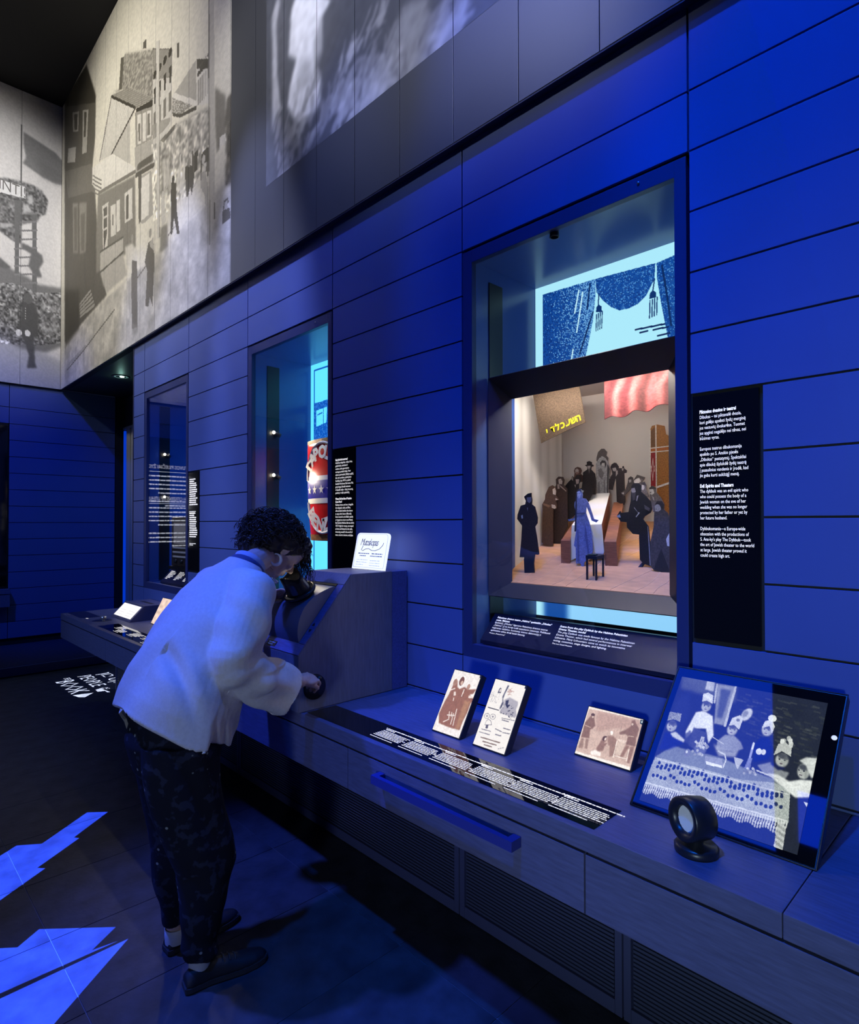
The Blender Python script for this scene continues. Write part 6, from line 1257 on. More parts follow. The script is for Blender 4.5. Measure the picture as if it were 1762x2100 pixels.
# jewellery
bm = bmesh.new(); ec = H(.086, -.018, -.072); pts = []; rd = []
for k in range(21):
    a = math.radians(-60+k*15); pts.append(ec+hr*.003+(hu*math.cos(a)+hf*math.sin(a))*.024); rd.append(.0022+.0062*math.sin(math.pi*k/20)**1.5)
bm_tube(bm, pts, rd, 10); er = bm_obj('earring', bm, mat('pale_earring', (.72, .74, .80), .25, spec=.6), person, True); er['label'] = 'pale crescent hoop earring'
bm = bmesh.new()
for k in range(26):
    a = math.pi*(k/25); p = NB+V3(.075*math.cos(a)*1.0-.02, .055+.075*math.sin(a), -.045-.035*math.sin(a)); g = bmesh.ops.create_icosphere(bm, subdivisions=1, radius=.0062)
    bmesh.ops.translate(bm, verts=g['verts'], vec=p)
bm_obj('necklace', bm, mat('silver_beads', (.8, .8, .82), .18, 1), person, True)

# ------------------------------------------------------------------ photo murals printed on the upper panels
M_MUR = mat('mural_print', attr='col', rough=.55, spec=.3)
def hang(c, X0, X1, Z1, Z0, label):
    """lay a canvas over the upper panels, one sheet per panel"""
    for x0, x1, p in UPANELS:
        a, b = max(x0+.002, X0), min(x1-.002, X1)
        if b-a < .01: continue
        s_ = c.sub((a-X0)/(X1-X0), (b-X0)/(X1-X0))
        if s_.w < 2: continue
        o = s_.build('mural_print', M_MUR, (a, YU-.0006, Z1), (b-a, 0, 0), (0, 0, Z0-Z1), p); o['label'] = label
# ---- street scene
SX0, SX1, SZ1, SZ0 = -9.05, -4.170, 7.095, 3.362
def ms(pts): return uv(pts, SX0, SX1, SZ1, SZ0)
c = Canvas(400, 420, (214, 209, 194), 31)
W1 = lambda v: (v, v-4, v-14)
def P1(pts, v, al=1, soft=0): c.poly(ms(pts), W1(v), al, soft)
def L1(pts, w, v, al=1): c.line(ms(pts), w, W1(v), al)
P1([(-8.8452,3.91),(-7.3801,4.0427),(-5.6079,4.0436),(-4.8947,4.0943),(-4.1041,4.1521),(-4.0829,3.3146),(-6.1953,3.2858),(-8.8278,3.2926)], 184, 1, 2)
g_ = c.pm(ms([(-8.8452,3.91),(-7.3801,4.0427),(-5.6079,4.0436),(-4.8947,4.0943),(-4.1041,4.1521),(-4.0829,3.3146),(-6.1953,3.2858),(-8.8278,3.2926)]))
c.noise((60, 60), g_, .10); c.noise((18, 18), g_, .08)
# left dark house
P1([(-8.9355,7.1237),(-7.9338,7.0475),(-7.5413,6.4804),(-7.5674,6.0116),(-7.6717,5.7061),(-7.5536,5.3937),(-7.3928,4.6227),(-7.1069,4.0744),(-7.6708,4.0311),(-8.8459,3.9347)], 92, 1, 1)
P1([(-8.8879,7.1245),(-7.9335,7.0359),(-7.5783,6.4995),(-7.5763,6.4106),(-8.8372,6.9991)], 62); P1([(-8.9091,6.1856),(-7.7107,5.7672),(-7.5536,5.3937),(-8.7102,5.7587)], 112)
for p in ([(-8.5387,6.7769),(-8.25,6.6458),(-8.2693,6.4083),(-8.5142,6.519)],[(-8.0827,6.5745),(-7.8418,6.466),(-7.9086,5.9887),(-8.0943,6.0485)],[(-8.7278,6.4034),(-8.3679,6.2649),(-8.4066,6.0919),(-8.7695,6.2373)]): P1(p, 172); 
for p in ([(-8.4665,6.7172),(-8.3092,6.6445),(-8.3214,6.4565),(-8.4436,6.5097)],[(-8.0248,6.5227),(-7.9122,6.4716),(-7.9529,6.1908),(-8.0337,6.2237)]): P1(p, 84)
for p in ([(-8.5023,5.6144),(-8.2739,5.5265),(-8.2581,4.9083),(-8.4624,4.9746)],[(-8.2073,5.5008),(-7.8872,5.3894),(-7.9144,4.8084),(-8.1696,4.8674)]): P1(p, 150, .7, 1)
for p in ([(-8.4406,5.5407),(-8.304,5.4888),(-8.29,4.9432),(-8.4169,4.9847)],[(-8.1382,5.341),(-7.9674,5.2895),(-7.9774,4.8409),(-8.114,4.8856)]): P1(p, 96, .8, 1)
for k in range(5):
    p = ms([(-8.1758,4.2515),(-7.7204,4.2938),(-8.1286,4.0946),(-7.5598,4.0898)]); f = k/4
    c.line([(p[0][0]+(p[2][0]-p[0][0])*f, p[0][1]+(p[2][1]-p[0][1])*f), (p[1][0]+(p[3][0]-p[1][0])*f, p[1][1]+(p[3][1]-p[1][1])*f)], .008, W1(160))
P1([(-8.8334,4.6305),(-8.1807,4.4466),(-8.1685,3.9595),(-8.8124,3.8789)], 70, .9, 3)
# tall house behind
P1([(-6.5583,6.3957),(-5.7539,5.9856),(-5.746,5.4487),(-6.3499,5.939),(-6.9862,6.2107),(-6.733,6.1238)], 142, 1, 1); m_ = c.pm(ms([(-6.5583,6.3957),(-5.7539,5.9856),(-5.746,5.4487),(-6.3499,5.939),(-6.9862,6.2107),(-6.733,6.1238)])); c.noise((160, 200), m_, .25)
for p in ([(-6.6778,6.4234),(-6.5757,6.3799),(-6.6414,6.076),(-6.739,6.1169)],[(-6.0214,6.2027),(-5.9395,6.1918),(-5.9381,6.0999),(-6.0308,6.1474)],[(-5.1915,5.7173),(-5.1418,5.6935),(-5.1485,5.5712),(-5.1983,5.5942)]): P1(p, 92)
P1([(-5.7784,6.0085),(-5.2968,5.728),(-5.3151,5.4837),(-5.7497,5.6989)], 112)
for k in range(14):
    p = ms([(-5.7536,5.9712),(-5.3052,5.716),(-5.7499,5.7132),(-5.3239,5.4984)]); f = k/13; c.line([(p[0][0], p[0][1]+(p[2][1]-p[0][1])*f), (p[1][0], p[1][1]+(p[3][1]-p[1][1])*f)], .004, W1(150), .8)
P1([(-5.774,5.7119),(-5.3151,5.487),(-5.2887,5.086),(-5.5751,4.9994),(-5.7614,4.8535)], 196)
for k in range(4):
    p = ms([(-5.7148,5.6061),(-5.3489,5.4311)]); u_ = p[0][0]+(p[1][0]-p[0][0])*k/3.0; v_ = p[0][1]; c.poly([(u_-.006, v_), (u_+.008, v_), (u_+.004, v_+.042), (u_-.002, v_+.040)], W1(70)); c.ell(u_, v_-.032, .009, .010, W1(60)); c.poly([(u_-.006, v_+.06), (u_+.006, v_+.06), (u_+.006, v_+.105), (u_-.006, v_+.105)], W1(120))
P1([(-5.5394,5.2214),(-5.3387,5.1467),(-5.3382,5.1087),(-5.5276,5.1072),(-5.7709,5.1416),(-5.7731,5.2867)], 150, .9); 
# gabled house in the middle
P1([(-6.9864,6.1829),(-6.2172,5.6688),(-6.9882,5.5443),(-7.4026,5.6646),(-7.2057,5.9536)], 203); P1([(-6.2292,5.6578),(-6.3778,5.6108),(-6.3704,5.1848),(-6.9592,5.5452)], 182)
for k in range(14):
    p = ms([(-6.9566,6.1491),(-7.3548,5.6583),(-6.2294,5.6664),(-6.9737,5.5471)]); f = k/13; c.line([(p[0][0]+(p[2][0]-p[0][0])*f, p[0][1]+(p[2][1]-p[0][1])*f), (p[1][0]+(p[3][0]-p[1][0])*f, p[1][1]+(p[3][1]-p[1][1])*f)], .003, W1(176), .7)
P1([(-7.0013,6.1999),(-6.3967,5.9708),(-5.7374,5.5208),(-6.1927,5.6582)], 158); 
for k in range(12):
    p = ms([(-6.9424,6.1603),(-6.4223,5.9755),(-6.2052,5.6754),(-5.7658,5.5313)]); f = k/11; c.line([(p[0][0]+(p[2][0]-p[0][0])*f, p[0][1]+(p[2][1]-p[0][1])*f), (p[1][0]+(p[3][0]-p[1][0])*f, p[1][1]+(p[3][1]-p[1][1])*f)], .0035, W1(118), .7)
P1([(-6.2171,5.6645),(-5.7656,5.5233),(-5.7757,5.4642),(-6.2042,5.6157)], 58)
L1([(-6.9863,6.1782),(-6.2296,5.6792),(-6.9882,5.5443)], .007, 66); L1([(-6.9863,6.1782),(-7.3866,5.6625)], .005, 80)
P1([(-6.2412,5.6382),(-5.7647,5.4587),(-5.7756,5.1598),(-6.2108,5.2806)], 148)
for p in ([(-6.1672,5.5764),(-6.0597,5.5402),(-6.055,5.2475),(-6.1625,5.2882)],[(-6.0244,5.5228),(-5.9433,5.491),(-5.9391,5.219),(-6.02,5.248)],[(-5.9206,5.4879),(-5.8083,5.4444),(-5.8046,5.1973),(-5.9167,5.2331)]): P1(p, 206)
for p in ([(-6.1416,5.4799),(-6.0819,5.4553),(-6.0791,5.2834),(-6.1388,5.3067)],[(-5.902,5.4543),(-5.8368,5.4302),(-5.8337,5.227),(-5.8989,5.2493)]): P1(p, 120)
P1([(-6.2476,5.293),(-5.7602,5.1527),(-5.7459,4.9149),(-6.2187,5.0262)], 168); dashes(c, ms([(-6.1348,5.0579)])[0], ms([(-5.7795,4.9855)])[0], 9, .018, W1(92))
L1([(-6.194,4.999),(-5.7457,4.9029)], .012, 90)
P1([(-7.6658,5.6997),(-6.9301,5.537),(-6.2197,5.0858),(-6.2314,5.0527),(-7.4109,5.3098),(-7.6784,5.5107)], 216); L1([(-7.4109,5.3098),(-6.2313,5.0502)], .010, 120)
for k in range(5):
    p = ms([(-7.6468,5.6021),(-7.3181,5.412)]); c.line([(p[0][0], p[0][1]+k*.012), (p[1][0], p[1][1]+k*.012)], .004, W1(120))
P1([(-7.4427,5.2982),(-6.2307,5.0144),(-6.1965,4.4226),(-6.1944,4.2925),(-7.4883,4.4297),(-7.4981,4.875)], 128, 1, 1)
for p in ([(-7.2805,5.1101),(-7.0671,5.0754),(-7.0749,4.7279),(-7.0991,4.4526),(-7.2355,4.4483)],[(-6.992,5.0001),(-6.8194,4.9615),(-6.7991,4.6321),(-6.9706,4.6604)],[(-6.7917,4.978),(-6.6811,4.9529),(-6.675,4.6299),(-6.7853,4.6417)],[(-6.534,4.9571),(-6.3032,4.9252),(-6.298,4.6163),(-6.5285,4.6483)]): P1(p, 206)
for p in ([(-7.2393,5.0659),(-7.1082,5.0444),(-7.114,4.7415),(-7.2199,4.5853)],[(-6.494,4.915),(-6.4164,4.9017),(-6.4121,4.6581),(-6.4896,4.6691)],[(-6.9317,4.8854),(-6.8885,4.8739),(-6.8862,4.759),(-6.9294,4.7699)]): P1(p, 98)
L1([(-7.2464,4.9641),(-7.079,4.9307)], .006, 200); L1([(-7.2436,4.8302),(-7.0913,4.8045)], .006, 200)
P1([(-6.1091,4.9468),(-5.7889,4.8775),(-5.739,4.443),(-6.0075,4.4522),(-6.0783,4.5025)], 166); P1([(-6.0614,4.9103),(-5.8439,4.8686),(-5.8492,4.4839),(-6.0431,4.498)], 216); P1([(-6.1334,4.9736),(-6.0502,4.9471),(-6.0665,4.4983),(-6.1136,4.4904)], 100)
P1([(-7.3469,4.6345),(-6.572,4.5238),(-6.5694,4.38),(-6.6943,4.3795),(-7.3421,4.4104)], 178); P1([(-7.3419,4.3992),(-6.5688,4.3493),(-6.443,4.0976),(-7.0863,4.0951),(-7.2296,4.2226)], 172, 1, 1); L1([(-7.3417,4.3936),(-6.5692,4.3698)], .006, 90); L1([(-7.3467,4.6233),(-6.572,4.5238)], .006, 96)
# street side to the right
P1([(-5.2638,5.3122),(-4.8089,5.3547),(-4.7883,4.9829),(-4.839,5.0225)], 168); P1([(-5.2925,5.312),(-4.8304,5.0112),(-5.1116,5.0652),(-5.2906,5.1608)], 132); m_ = c.pm(ms([(-5.2925,5.312),(-4.8304,5.0112),(-5.1116,5.0652),(-5.2906,5.1608)])); c.put(m_*(c.rng.random(m_.shape) < .35), W1(210), .8); L1([(-5.2637,5.3047),(-4.7968,4.9941)], .010, 216)
P1([(-5.2907,5.1683),(-5.1208,5.0697),(-4.7882,4.9759),(-4.7879,4.9407),(-5.1204,5.0402),(-5.2806,5.1334)], 82)
P1([(-4.7922,5.3559),(-4.5656,5.2326),(-4.5648,5.1544),(-4.7864,5.2721)], 84); P1([(-4.7914,5.2749),(-4.5648,5.1544),(-4.5622,4.8825),(-4.7882,4.9688)], 214)
for k in range(6):
    p = ms([(-4.7571,5.1621),(-4.5797,5.0811)]); u_ = p[0][0]+(p[1][0]-p[0][0])*k/5; c.line([(u_, p[0][1]), (u_, p[0][1]+.052)], .004, W1(150)); c.ell(u_, p[0][1]-.014, .004, .006, W1(80)); c.ell(u_, p[0][1]-.028, .0025, .003, W1(100))
P1([(-5.5993,5.0626),(-5.1848,5.0198),(-4.7959,4.9168),(-4.562,4.8554),(-4.5591,4.5572),(-4.8254,4.5383),(-5.3327,4.6837),(-5.5968,4.8896)], 168, .95, 1); P1([(-5.5783,5.053),(-5.185,5.0347),(-5.2598,4.9961),(-5.4956,4.9995)], 108)
m_ = c.pm(ms([(-5.599,5.0469),(-5.1846,5.005),(-4.7958,4.9027),(-4.5617,4.8282),(-4.5585,4.4895),(-4.8231,4.3272),(-5.1577,4.3155),(-5.738,4.3791),(-5.7925,5.1195)]))
c.noise((150, 130), m_, .30); c.noise((70, 40), m_, .22)
for k in range(26):
    p = ms([(-5.5566,4.973),(-4.5682,4.6963)]); f = c.rng.random(); u_ = p[0][0]+(p[1][0]-p[0][0])*f; v_ = p[0][1]+(p[1][1]-p[0][1])*f+.03+c.rng.uniform(0, .05); c.poly([(u_, v_), (u_+.005, v_), (u_+.005, v_+.05), (u_, v_+.05)], W1(int(c.rng.choice([86, 110, 214, 222]))), .9)
P1([(-5.5759,4.8805),(-5.3346,4.8277),(-5.3308,4.5323),(-5.5501,4.5046)], 112, .5, 2)
P1([(-4.4483,4.9444),(-4.2719,4.7938),(-4.2694,4.4894),(-4.4137,4.4184),(-4.4455,4.6378)], 122, 1, 1); P1([(-4.2433,4.7598),(-4.0991,4.7549),(-4.0939,4.0637),(-4.2663,4.115),(-4.2552,4.4828),(-4.2845,4.5998)], 94, 1, 1); P1([(-4.3705,4.5235),(-4.2695,4.5088),(-4.2548,4.4441),(-4.3623,4.4282)], 214); m_ = c.pm(ms([(-4.2845,4.5998),(-4.0974,4.5346),(-4.0939,4.0637),(-4.2663,4.115)])); c.noise((120, 90), m_, .35)
# poles
P1([(-4.5736,5.7036),(-4.4741,5.6408),(-4.4419,3.9434),(-4.5379,3.7559)], 184); L1([(-4.5666,5.6993),(-4.5346,3.7696)], .004, 140); P1([(-5.6828,6.0243),(-5.6072,5.9804),(-5.5727,4.17),(-5.6285,4.1891)], 196); L1([(-5.6072,5.9804),(-5.573,4.1873)], .003, 130)
# people
def man(poly, v, head=None, hv=None):
    P1(poly, v, 1, 0)
    if head: u_, v_ = ms(head)[0]; c.ell(u_, v_, .006, .010, W1(hv or v))
man([(-5.3022,4.5657),(-5.1973,4.5153),(-5.1856,4.3262),(-5.1754,4.2487),(-5.1178,4.0521),(-5.1732,4.067),(-5.2408,4.2359),(-5.2772,4.1031),(-5.3216,4.1186),(-5.2992,4.3323),(-5.3201,4.4528)], 86, [(-5.264,4.5724)], 76)
man([(-5.0069,4.5741),(-4.928,4.5616),(-4.8503,4.4999),(-4.8404,4.3692),(-4.8819,4.2803),(-4.9085,4.3617),(-4.9598,4.2967),(-4.9864,4.3214),(-5.0054,4.4367)], 92, [(-4.9316,4.5738)], 150)
man([(-4.6935,4.5359),(-4.6296,4.5484),(-4.5589,4.5368),(-4.5578,4.4218),(-4.6445,4.4459),(-4.7088,4.4393)], 96, [(-4.5905,4.5782)], 160)
man([(-4.6921,4.3909),(-4.6121,4.3708),(-4.5637,4.2223),(-4.5537,3.9832),(-4.5924,3.9637),(-4.626,4.1796),(-4.7071,4.2803)], 178, [(-4.6528,4.4768)], 200)
P1([(-4.8261,4.6087),(-4.7595,4.6068),(-4.7661,4.443),(-4.8244,4.4467)], 84)
for p in ([(-5.5139,4.8533),(-5.4531,4.8421),(-5.4398,4.5916),(-5.4895,4.5503)],[(-5.4228,4.8135),(-5.3634,4.7951),(-5.3606,4.5821),(-5.4094,4.5488)],[(-5.1418,4.5293),(-5.051,4.5278),(-5.0316,4.3969),(-5.1218,4.3894)]): P1(p, 204, .85, 1)
P1([(-5.5502,4.5124),(-5.4686,4.4959),(-5.4255,4.2658),(-5.5263,4.2638)], 196); u_, v_ = ms([(-5.5055,4.5335)])[0]; c.ell(u_, v_, .006, .009, W1(190)); P1([(-5.5503,4.2532),(-5.3981,4.2432),(-5.3723,4.0233),(-5.5713,4.0354)], 128, .9, 1)
P1([(-4.4628,4.0623),(-4.4402,4.0536),(-4.4391,3.9279),(-4.4661,3.9311)], 110)
# two figures in the foreground and the bucket
P1([(-6.5086,4.4007),(-6.3008,4.3712),(-6.1568,4.245),(-6.1412,4.143),(-6.3255,4.1219),(-6.4749,4.2079)], 204, 1, 1); P1([(-6.2979,4.2023),(-6.1552,4.1474),(-6.1307,3.5023),(-6.2863,3.5194),(-6.3228,3.9628)], 108); u_, v_ = ms([(-6.3015,4.411)])[0]; c.ell(u_, v_, .007, .012, W1(150)); P1([(-6.2873,3.5786),(-6.1173,3.528),(-6.1434,3.428),(-6.2854,3.4701)], 140, .6, 1)
P1([(-6.4419,4.037),(-6.3236,4.0125),(-6.3476,3.712),(-6.392,3.7334)], 150, .7, 1)
P1([(-5.8608,4.223),(-5.7335,4.2261),(-5.7056,4.024),(-5.7157,3.8621),(-5.7495,3.6053),(-5.8144,3.7057),(-5.8517,3.6227),(-5.9304,3.6526),(-5.8829,3.9679),(-5.9502,4.0734)], 104); u_, v_ = ms([(-5.8105,4.299)])[0]; c.ell(u_, v_, .007, .012, W1(150)); P1([(-5.8349,4.2142),(-5.7336,4.2354),(-5.7191,4.1018),(-5.8085,4.1682)], 170)
P1([(-5.8243,3.5134),(-5.6734,3.5126),(-5.7217,3.424),(-5.9,3.3822)], 150, .6, 2)
P1([(-4.3219,3.9368),(-4.1949,3.9337),(-4.1803,3.8396),(-4.3211,3.8459)], 92); L1([(-4.3003,3.9352),(-4.2795,4.0045),(-4.2302,4.0046),(-4.2017,3.93)], .004, 100); P1([(-4.2369,3.9689),(-4.1813,3.9665),(-4.174,3.9131),(-4.2087,3.9262)], 214)
P1([(-4.7087,3.9465),(-4.6534,4.0219),(-4.6525,3.9345),(-4.5603,3.8472),(-4.5596,3.769),(-4.6516,3.8393),(-4.7452,3.8151),(-4.6892,3.876)], 158, .8, 1); P1([(-4.4015,3.777),(-4.1376,3.6497),(-4.1137,3.6054),(-4.3669,3.7197)], 140, .7, 2); P1([(-5.4623,3.8581),(-5.37,3.8474),(-5.3691,3.777),(-5.5082,3.7829)], 160, .7, 1)
L1([(-8.7064,3.5641),(-7.9904,3.6569),(-7.4016,3.7579),(-6.8454,3.8497)], .005, 96, .9); L1([(-8.6126,3.6223),(-7.9081,3.6869)], .012, 140, .5); L1([(-6.1386,3.9825),(-5.8839,4.0338)], .004, 110); L1([(-5.3737,4.1247),(-5.2398,4.1516)], .004, 110)
c.noise((200, 210), amp=.045)
c.put(np.clip((c.u-.93)/.07, 0, 1)*(((np.arange(c.w)[None, :]+np.arange(c.h)[:, None]) % 3) == 0), (150, 148, 152), .45)
hang(c, SX0, SX1, SZ1, SZ0, 'strip of the brownish street photograph mural')
# ---- faded print of a pale dress on the grey panels
PX0, PX1, PZ1, PZ0 = -3.655, -.80, 5.9, 3.856
def mp(pts): return uv(pts, PX0, PX1, PZ1, PZ0)
gb = (92, 95, 101)
c = Canvas(380, 280, gb, 41)
def P2(pts, v, al=1, soft=0): c.poly(mp(pts), (v, v+1, v+6), al, soft)
P2([(-3.5833,5.0786),(-2.9426,4.7926),(-1.8243,4.2119),(-1.8253,3.7929),(-2.5639,3.7967),(-3.5765,3.7963)], 88, .6, 8)
P2([(-3.5775,4.968),(-3.5228,5.0405),(-3.4723,5.061),(-3.4793,4.7943),(-3.5034,4.5452),(-3.452,4.3004),(-3.519,4.2814),(-3.57,4.2003)], 196, .9, 2)
P2([(-3.3407,4.8573),(-3.278,4.9197),(-2.9977,4.7569),(-2.9017,4.6484),(-2.9972,4.6051),(-2.9897,4.3858),(-3.053,4.4056),(-3.067,4.3167),(-3.0102,4.2699),(-3.0098,4.1103),(-3.0806,4.0736),(-3.2748,4.1067),(-3.3863,4.2761),(-3.3546,4.3793),(-3.2764,4.5146),(-3.3716,4.585),(-3.3483,4.7595)], 222, 1, 2)
P2([(-3.4719,4.9908),(-3.4297,4.843),(-3.4122,4.6079),(-3.3875,4.5425),(-3.3945,4.2802),(-3.452,4.3004),(-3.4951,4.5845),(-3.5219,4.8635)], 92, .95, 2)
P2([(-3.2454,4.4721),(-3.14,4.4382),(-3.0813,4.3083),(-3.1394,4.2661),(-3.2756,4.3042)], 168, .8, 3); P2([(-3.0748,4.5148),(-3.0042,4.6093),(-2.9897,4.3858),(-3.0386,4.3333),(-3.0745,4.4177)], 140, .7, 2)
P2([(-2.9695,4.5882),(-2.8616,4.5766),(-2.8092,4.4367),(-2.8875,4.3124),(-2.9548,4.2399),(-2.9964,4.3101)], 92, .8, 4)
def swirl(pts, n, lo, hi, lw, sd):
    r_ = np.random.default_rng(sd); P_ = mp(pts)
    for k in range(n):
        f, g = r_.random(2); u = (P_[0][0]*(1-f)+P_[1][0]*f)*(1-g)+(P_[3][0]*(1-f)+P_[2][0]*f)*g; v = (P_[0][1]*(1-f)+P_[1][1]*f)*(1-g)+(P_[3][1]*(1-f)+P_[2][1]*f)*g
        a = r_.uniform(-1.35, -.5); L = r_.uniform(.02, .075); b = r_.uniform(-14, 14); q = []
        for j in range(6): q.append((u, v)); u += math.cos(a)*L/5*.72; v += math.sin(a)*L/5; a += b*L/5*2
        vv_ = int(r_.uniform(lo, hi)); c.line(q, lw*r_.uniform(.5, 1.5), (vv_, vv_, vv_+4), .55, 1)
swirl([(-3.5701,4.2269),(-3.0242,4.2454),(-2.9402,3.8475),(-3.5679,3.8105)], 60, 120, 190, .016, 1)
swirl([(-3.0096,4.0386),(-1.876,3.9087),(-1.8432,3.8034),(-2.8731,3.8088)], 150, 140, 205, .018, 2)
swirl([(-2.941,4.1617),(-1.8758,4.0379),(-1.8761,3.9026),(-2.9405,3.9652)], 90, 125, 175, .012, 3)
P2([(-2.3227,4.1729),(-2.2411,4.218),(-2.0869,4.1602),(-2.0963,4.0098),(-2.2114,3.9917),(-2.3436,4.0819)], 168, .8, 3); P2([(-2.0964,3.9708),(-1.9964,3.9373),(-1.8927,3.9559),(-1.8844,3.9015),(-1.9965,3.8929),(-2.0871,3.9329)], 186, .75, 2)
swirl([(-2.9412,4.2325),(-2.4512,4.2932),(-2.4075,4.2242),(-2.8606,4.1272)], 26, 150, 200, .010, 4)
P2([(-2.2613,3.8649),(-2.2016,3.926),(-2.1436,3.9065),(-2.1628,3.8117),(-2.2513,3.8055)], 180, .5, 3); P2([(-2.6109,3.9514),(-2.4956,3.9273),(-2.44,3.8488),(-2.5181,3.803),(-2.6107,3.827)], 175, .5, 3)
c.noise((60, 50), amp=.05)
hang(c, PX0, PX1, PZ1, PZ0, 'strip of the faded dress print on grey panels')
# ---- arch of garlands on the far wall
AY0, AY1, AZ1, AZ0 = .30, 2.003, 7.095, 3.364
def ma(pts): return [((y-AY0)/(AY1-AY0), (AZ1-z)/(AZ1-AZ0)) for y, z in pts]
c = Canvas(260, 460, (214, 212, 210), 51)
def P3(pts, v, al=1, soft=0): c.poly(ma(pts), G(v), al, soft)
def L3(pts, w, v, al=1): c.line(ma(pts), w, G(v), al)
P3([(0.8083,3.829),(1.3473,3.9462),(2.0444,3.7296),(2.0468,3.3621),(0.8135,3.1732)], 176, 1, 3)
P3([(0.8026,4.5678),(1.3404,4.8974),(1.4562,4.7926),(1.6337,4.7378),(1.7401,4.6781),(2.0301,4.7027),(2.0349,3.9486),(1.8383,3.8179),(1.5656,3.8172),(1.3475,3.9117),(0.8089,3.7633)], 120, 1, 2)
m_ = c.pm(ma([(0.8036,4.4364),(1.4865,4.6257),(1.7408,4.5704),(2.0304,4.6475),(2.0347,3.9853),(1.715,3.8831),(0.8089,3.7633)])); c.noise((110, 200), m_, .45); c.noise((50, 90), m_, .35)
P3([(1.5687,6.5755),(1.697,6.5345),(1.9308,6.4544),(2.0242,6.3646),(2.0261,6.0689),(1.9335,6.0511),(1.7767,6.0802),(1.564,6.1729),(1.6007,6.2596),(1.5697,6.4245)], 128, 1, 1); P3([(1.6984,6.3189),(2.0253,6.1983),(2.0261,6.0689),(1.9335,6.0511),(1.7767,6.0802)], 108, .6, 4)
L3([(1.5503,6.6473),(1.5511,5.9011)], .006, 112)
leaf = [(0.9234,5.7553),(1.3333,5.8853),(1.376,5.911),(1.5508,5.9365),(1.6858,5.936),(1.7779,5.8995),(1.8485,5.7991),(1.8186,5.6063),(1.7648,5.569),(1.727,5.4836),(1.5546,5.3881),(1.5564,5.1406),(1.4755,5.1497),(1.338,5.2264),(0.9282,5.1217)]
P3(leaf, 112, 1, 1); m_ = c.pm(ma(leaf)); c.noise((90, 170), m_, .35)
for p in ([(1.4884,5.3828),(1.5368,5.3996),(1.5414,4.7469),(1.493,4.733)],[(1.6703,5.5534),(1.7218,5.5718),(1.7286,4.5672),(1.6801,4.5543)],[(1.4865,5.6641),(1.5599,5.6915),(1.5622,5.3729),(1.4887,5.3477)]): P3(p, 110)
for y_ in (830, 890, 955, 1018, 1080, 1145, 1207, 1268, 1330): 
    pa = ma([(1.5139,6.9854),(1.7085,7.0814)]); 
for p in ([(1.5537,5.526),(1.7217,5.5861)],[(1.5545,5.4146),(1.7224,5.482)],[(1.5552,5.3085),(1.7232,5.3689)],[(1.556,5.1971),(1.7239,5.2576)],[(1.4907,5.0578),(1.7247,5.1445)],[(1.4915,4.9472),(1.7255,5.0297)],[(1.4922,4.8419),(1.7263,4.9167)],[(1.493,4.733),(1.727,4.8092)],[(1.5598,4.6425),(1.7277,4.6962)]): L3(p, .006, 130)
for (x, y, r) in ((-40, 760, 1),): pass
P3([(1.5562,5.1583),(1.6309,5.1468),(1.7835,5.0693),(1.7995,4.9838),(1.754,4.88),(1.7855,4.7808),(1.7242,4.7635),(1.6327,4.88),(1.6616,5.0494),(1.5567,5.0876)], 110, 1, 1); P3([(1.3373,5.3304),(1.4666,5.3665),(1.4641,5.3216),(1.3377,5.2698)], 190, .8, 1); P3([(1.4217,5.5698),(1.4795,5.6087),(1.4726,5.5533)], 190, .8, 1); P3([(1.0639,4.8127),(1.3404,4.8974),(1.4487,4.8167),(1.4417,4.7883),(1.3412,4.7849),(1.0649,4.6778)], 104, 1, 1)
P3([(1.619,5.776),(1.6746,5.806),(1.6755,5.6807),(1.6272,5.6808)],  205, .8, 1); P3([(1.5677,5.6411),(1.6272,5.6719),(1.6655,5.5875),(1.5684,5.5384)], 205, .8, 1)
P3([(1.056,5.8595),(1.3334,5.8679),(1.5929,5.8819),(1.5999,5.7331),(1.3345,5.7118),(1.0573,5.6905)], 222)
P3([(1.5763,4.4028),(1.6355,4.4712),(1.6962,4.4154),(1.7501,4.3212),(1.7444,4.0326),(1.6991,3.987),(1.7165,3.6688),(1.7352,3.6007),(1.6267,3.5813),(1.648,3.745),(1.5945,3.9292),(1.5347,4.0222)], 84, 1, 1); u_, v_ = ma([(1.6355,4.4712)])[0]; c.ell(u_, v_, .03, .018, G(100)); 
for q in ([(1.5391,4.0144)],[(1.6311,4.0257)]): c.ell(*ma(q)[0], .018, .011, G(226))
for k in range(5): c.ell(*[a+b for a, b in zip(ma([(1.6065,4.3395)])[0], (0, k*.009))], .003, .002, G(200))
for k in range(60):
    p = ma([(1.7408,4.5704),(2.0304,4.6475),(2.0342,4.0589)]); c.ell(p[0][0]+(p[1][0]-p[0][0])*c.rng.random(), p[0][1]+(p[2][1]-p[0][1])*c.rng.random(), .010, .007, G(int(c.rng.uniform(90, 200))), .7, 1)
c.noise((130, 220), amp=.04)
FP = [(AY0, 1.557), (1.557, AY1)]
M_FP = mat('far_mural_board', (.5, .5, .5), .6)
for y0, y1 in FP:
    p = box('mural_panel', (XF-.015, y0+.002, AZ0), (XF-.002, y1-.002, AZ1), M_FP, upfar)
    s_ = c.sub((y0+.002-AY0)/(AY1-AY0), (y1-.002-AY0)/(AY1-AY0))
    o = s_.build('mural_print', M_MUR, (XF-.0012, y0+.002, AZ1), (0, y1-y0-.004, 0), (0, 0, AZ0-AZ1), p); o['label'] = 'grey photograph mural of a garlanded wooden arch'
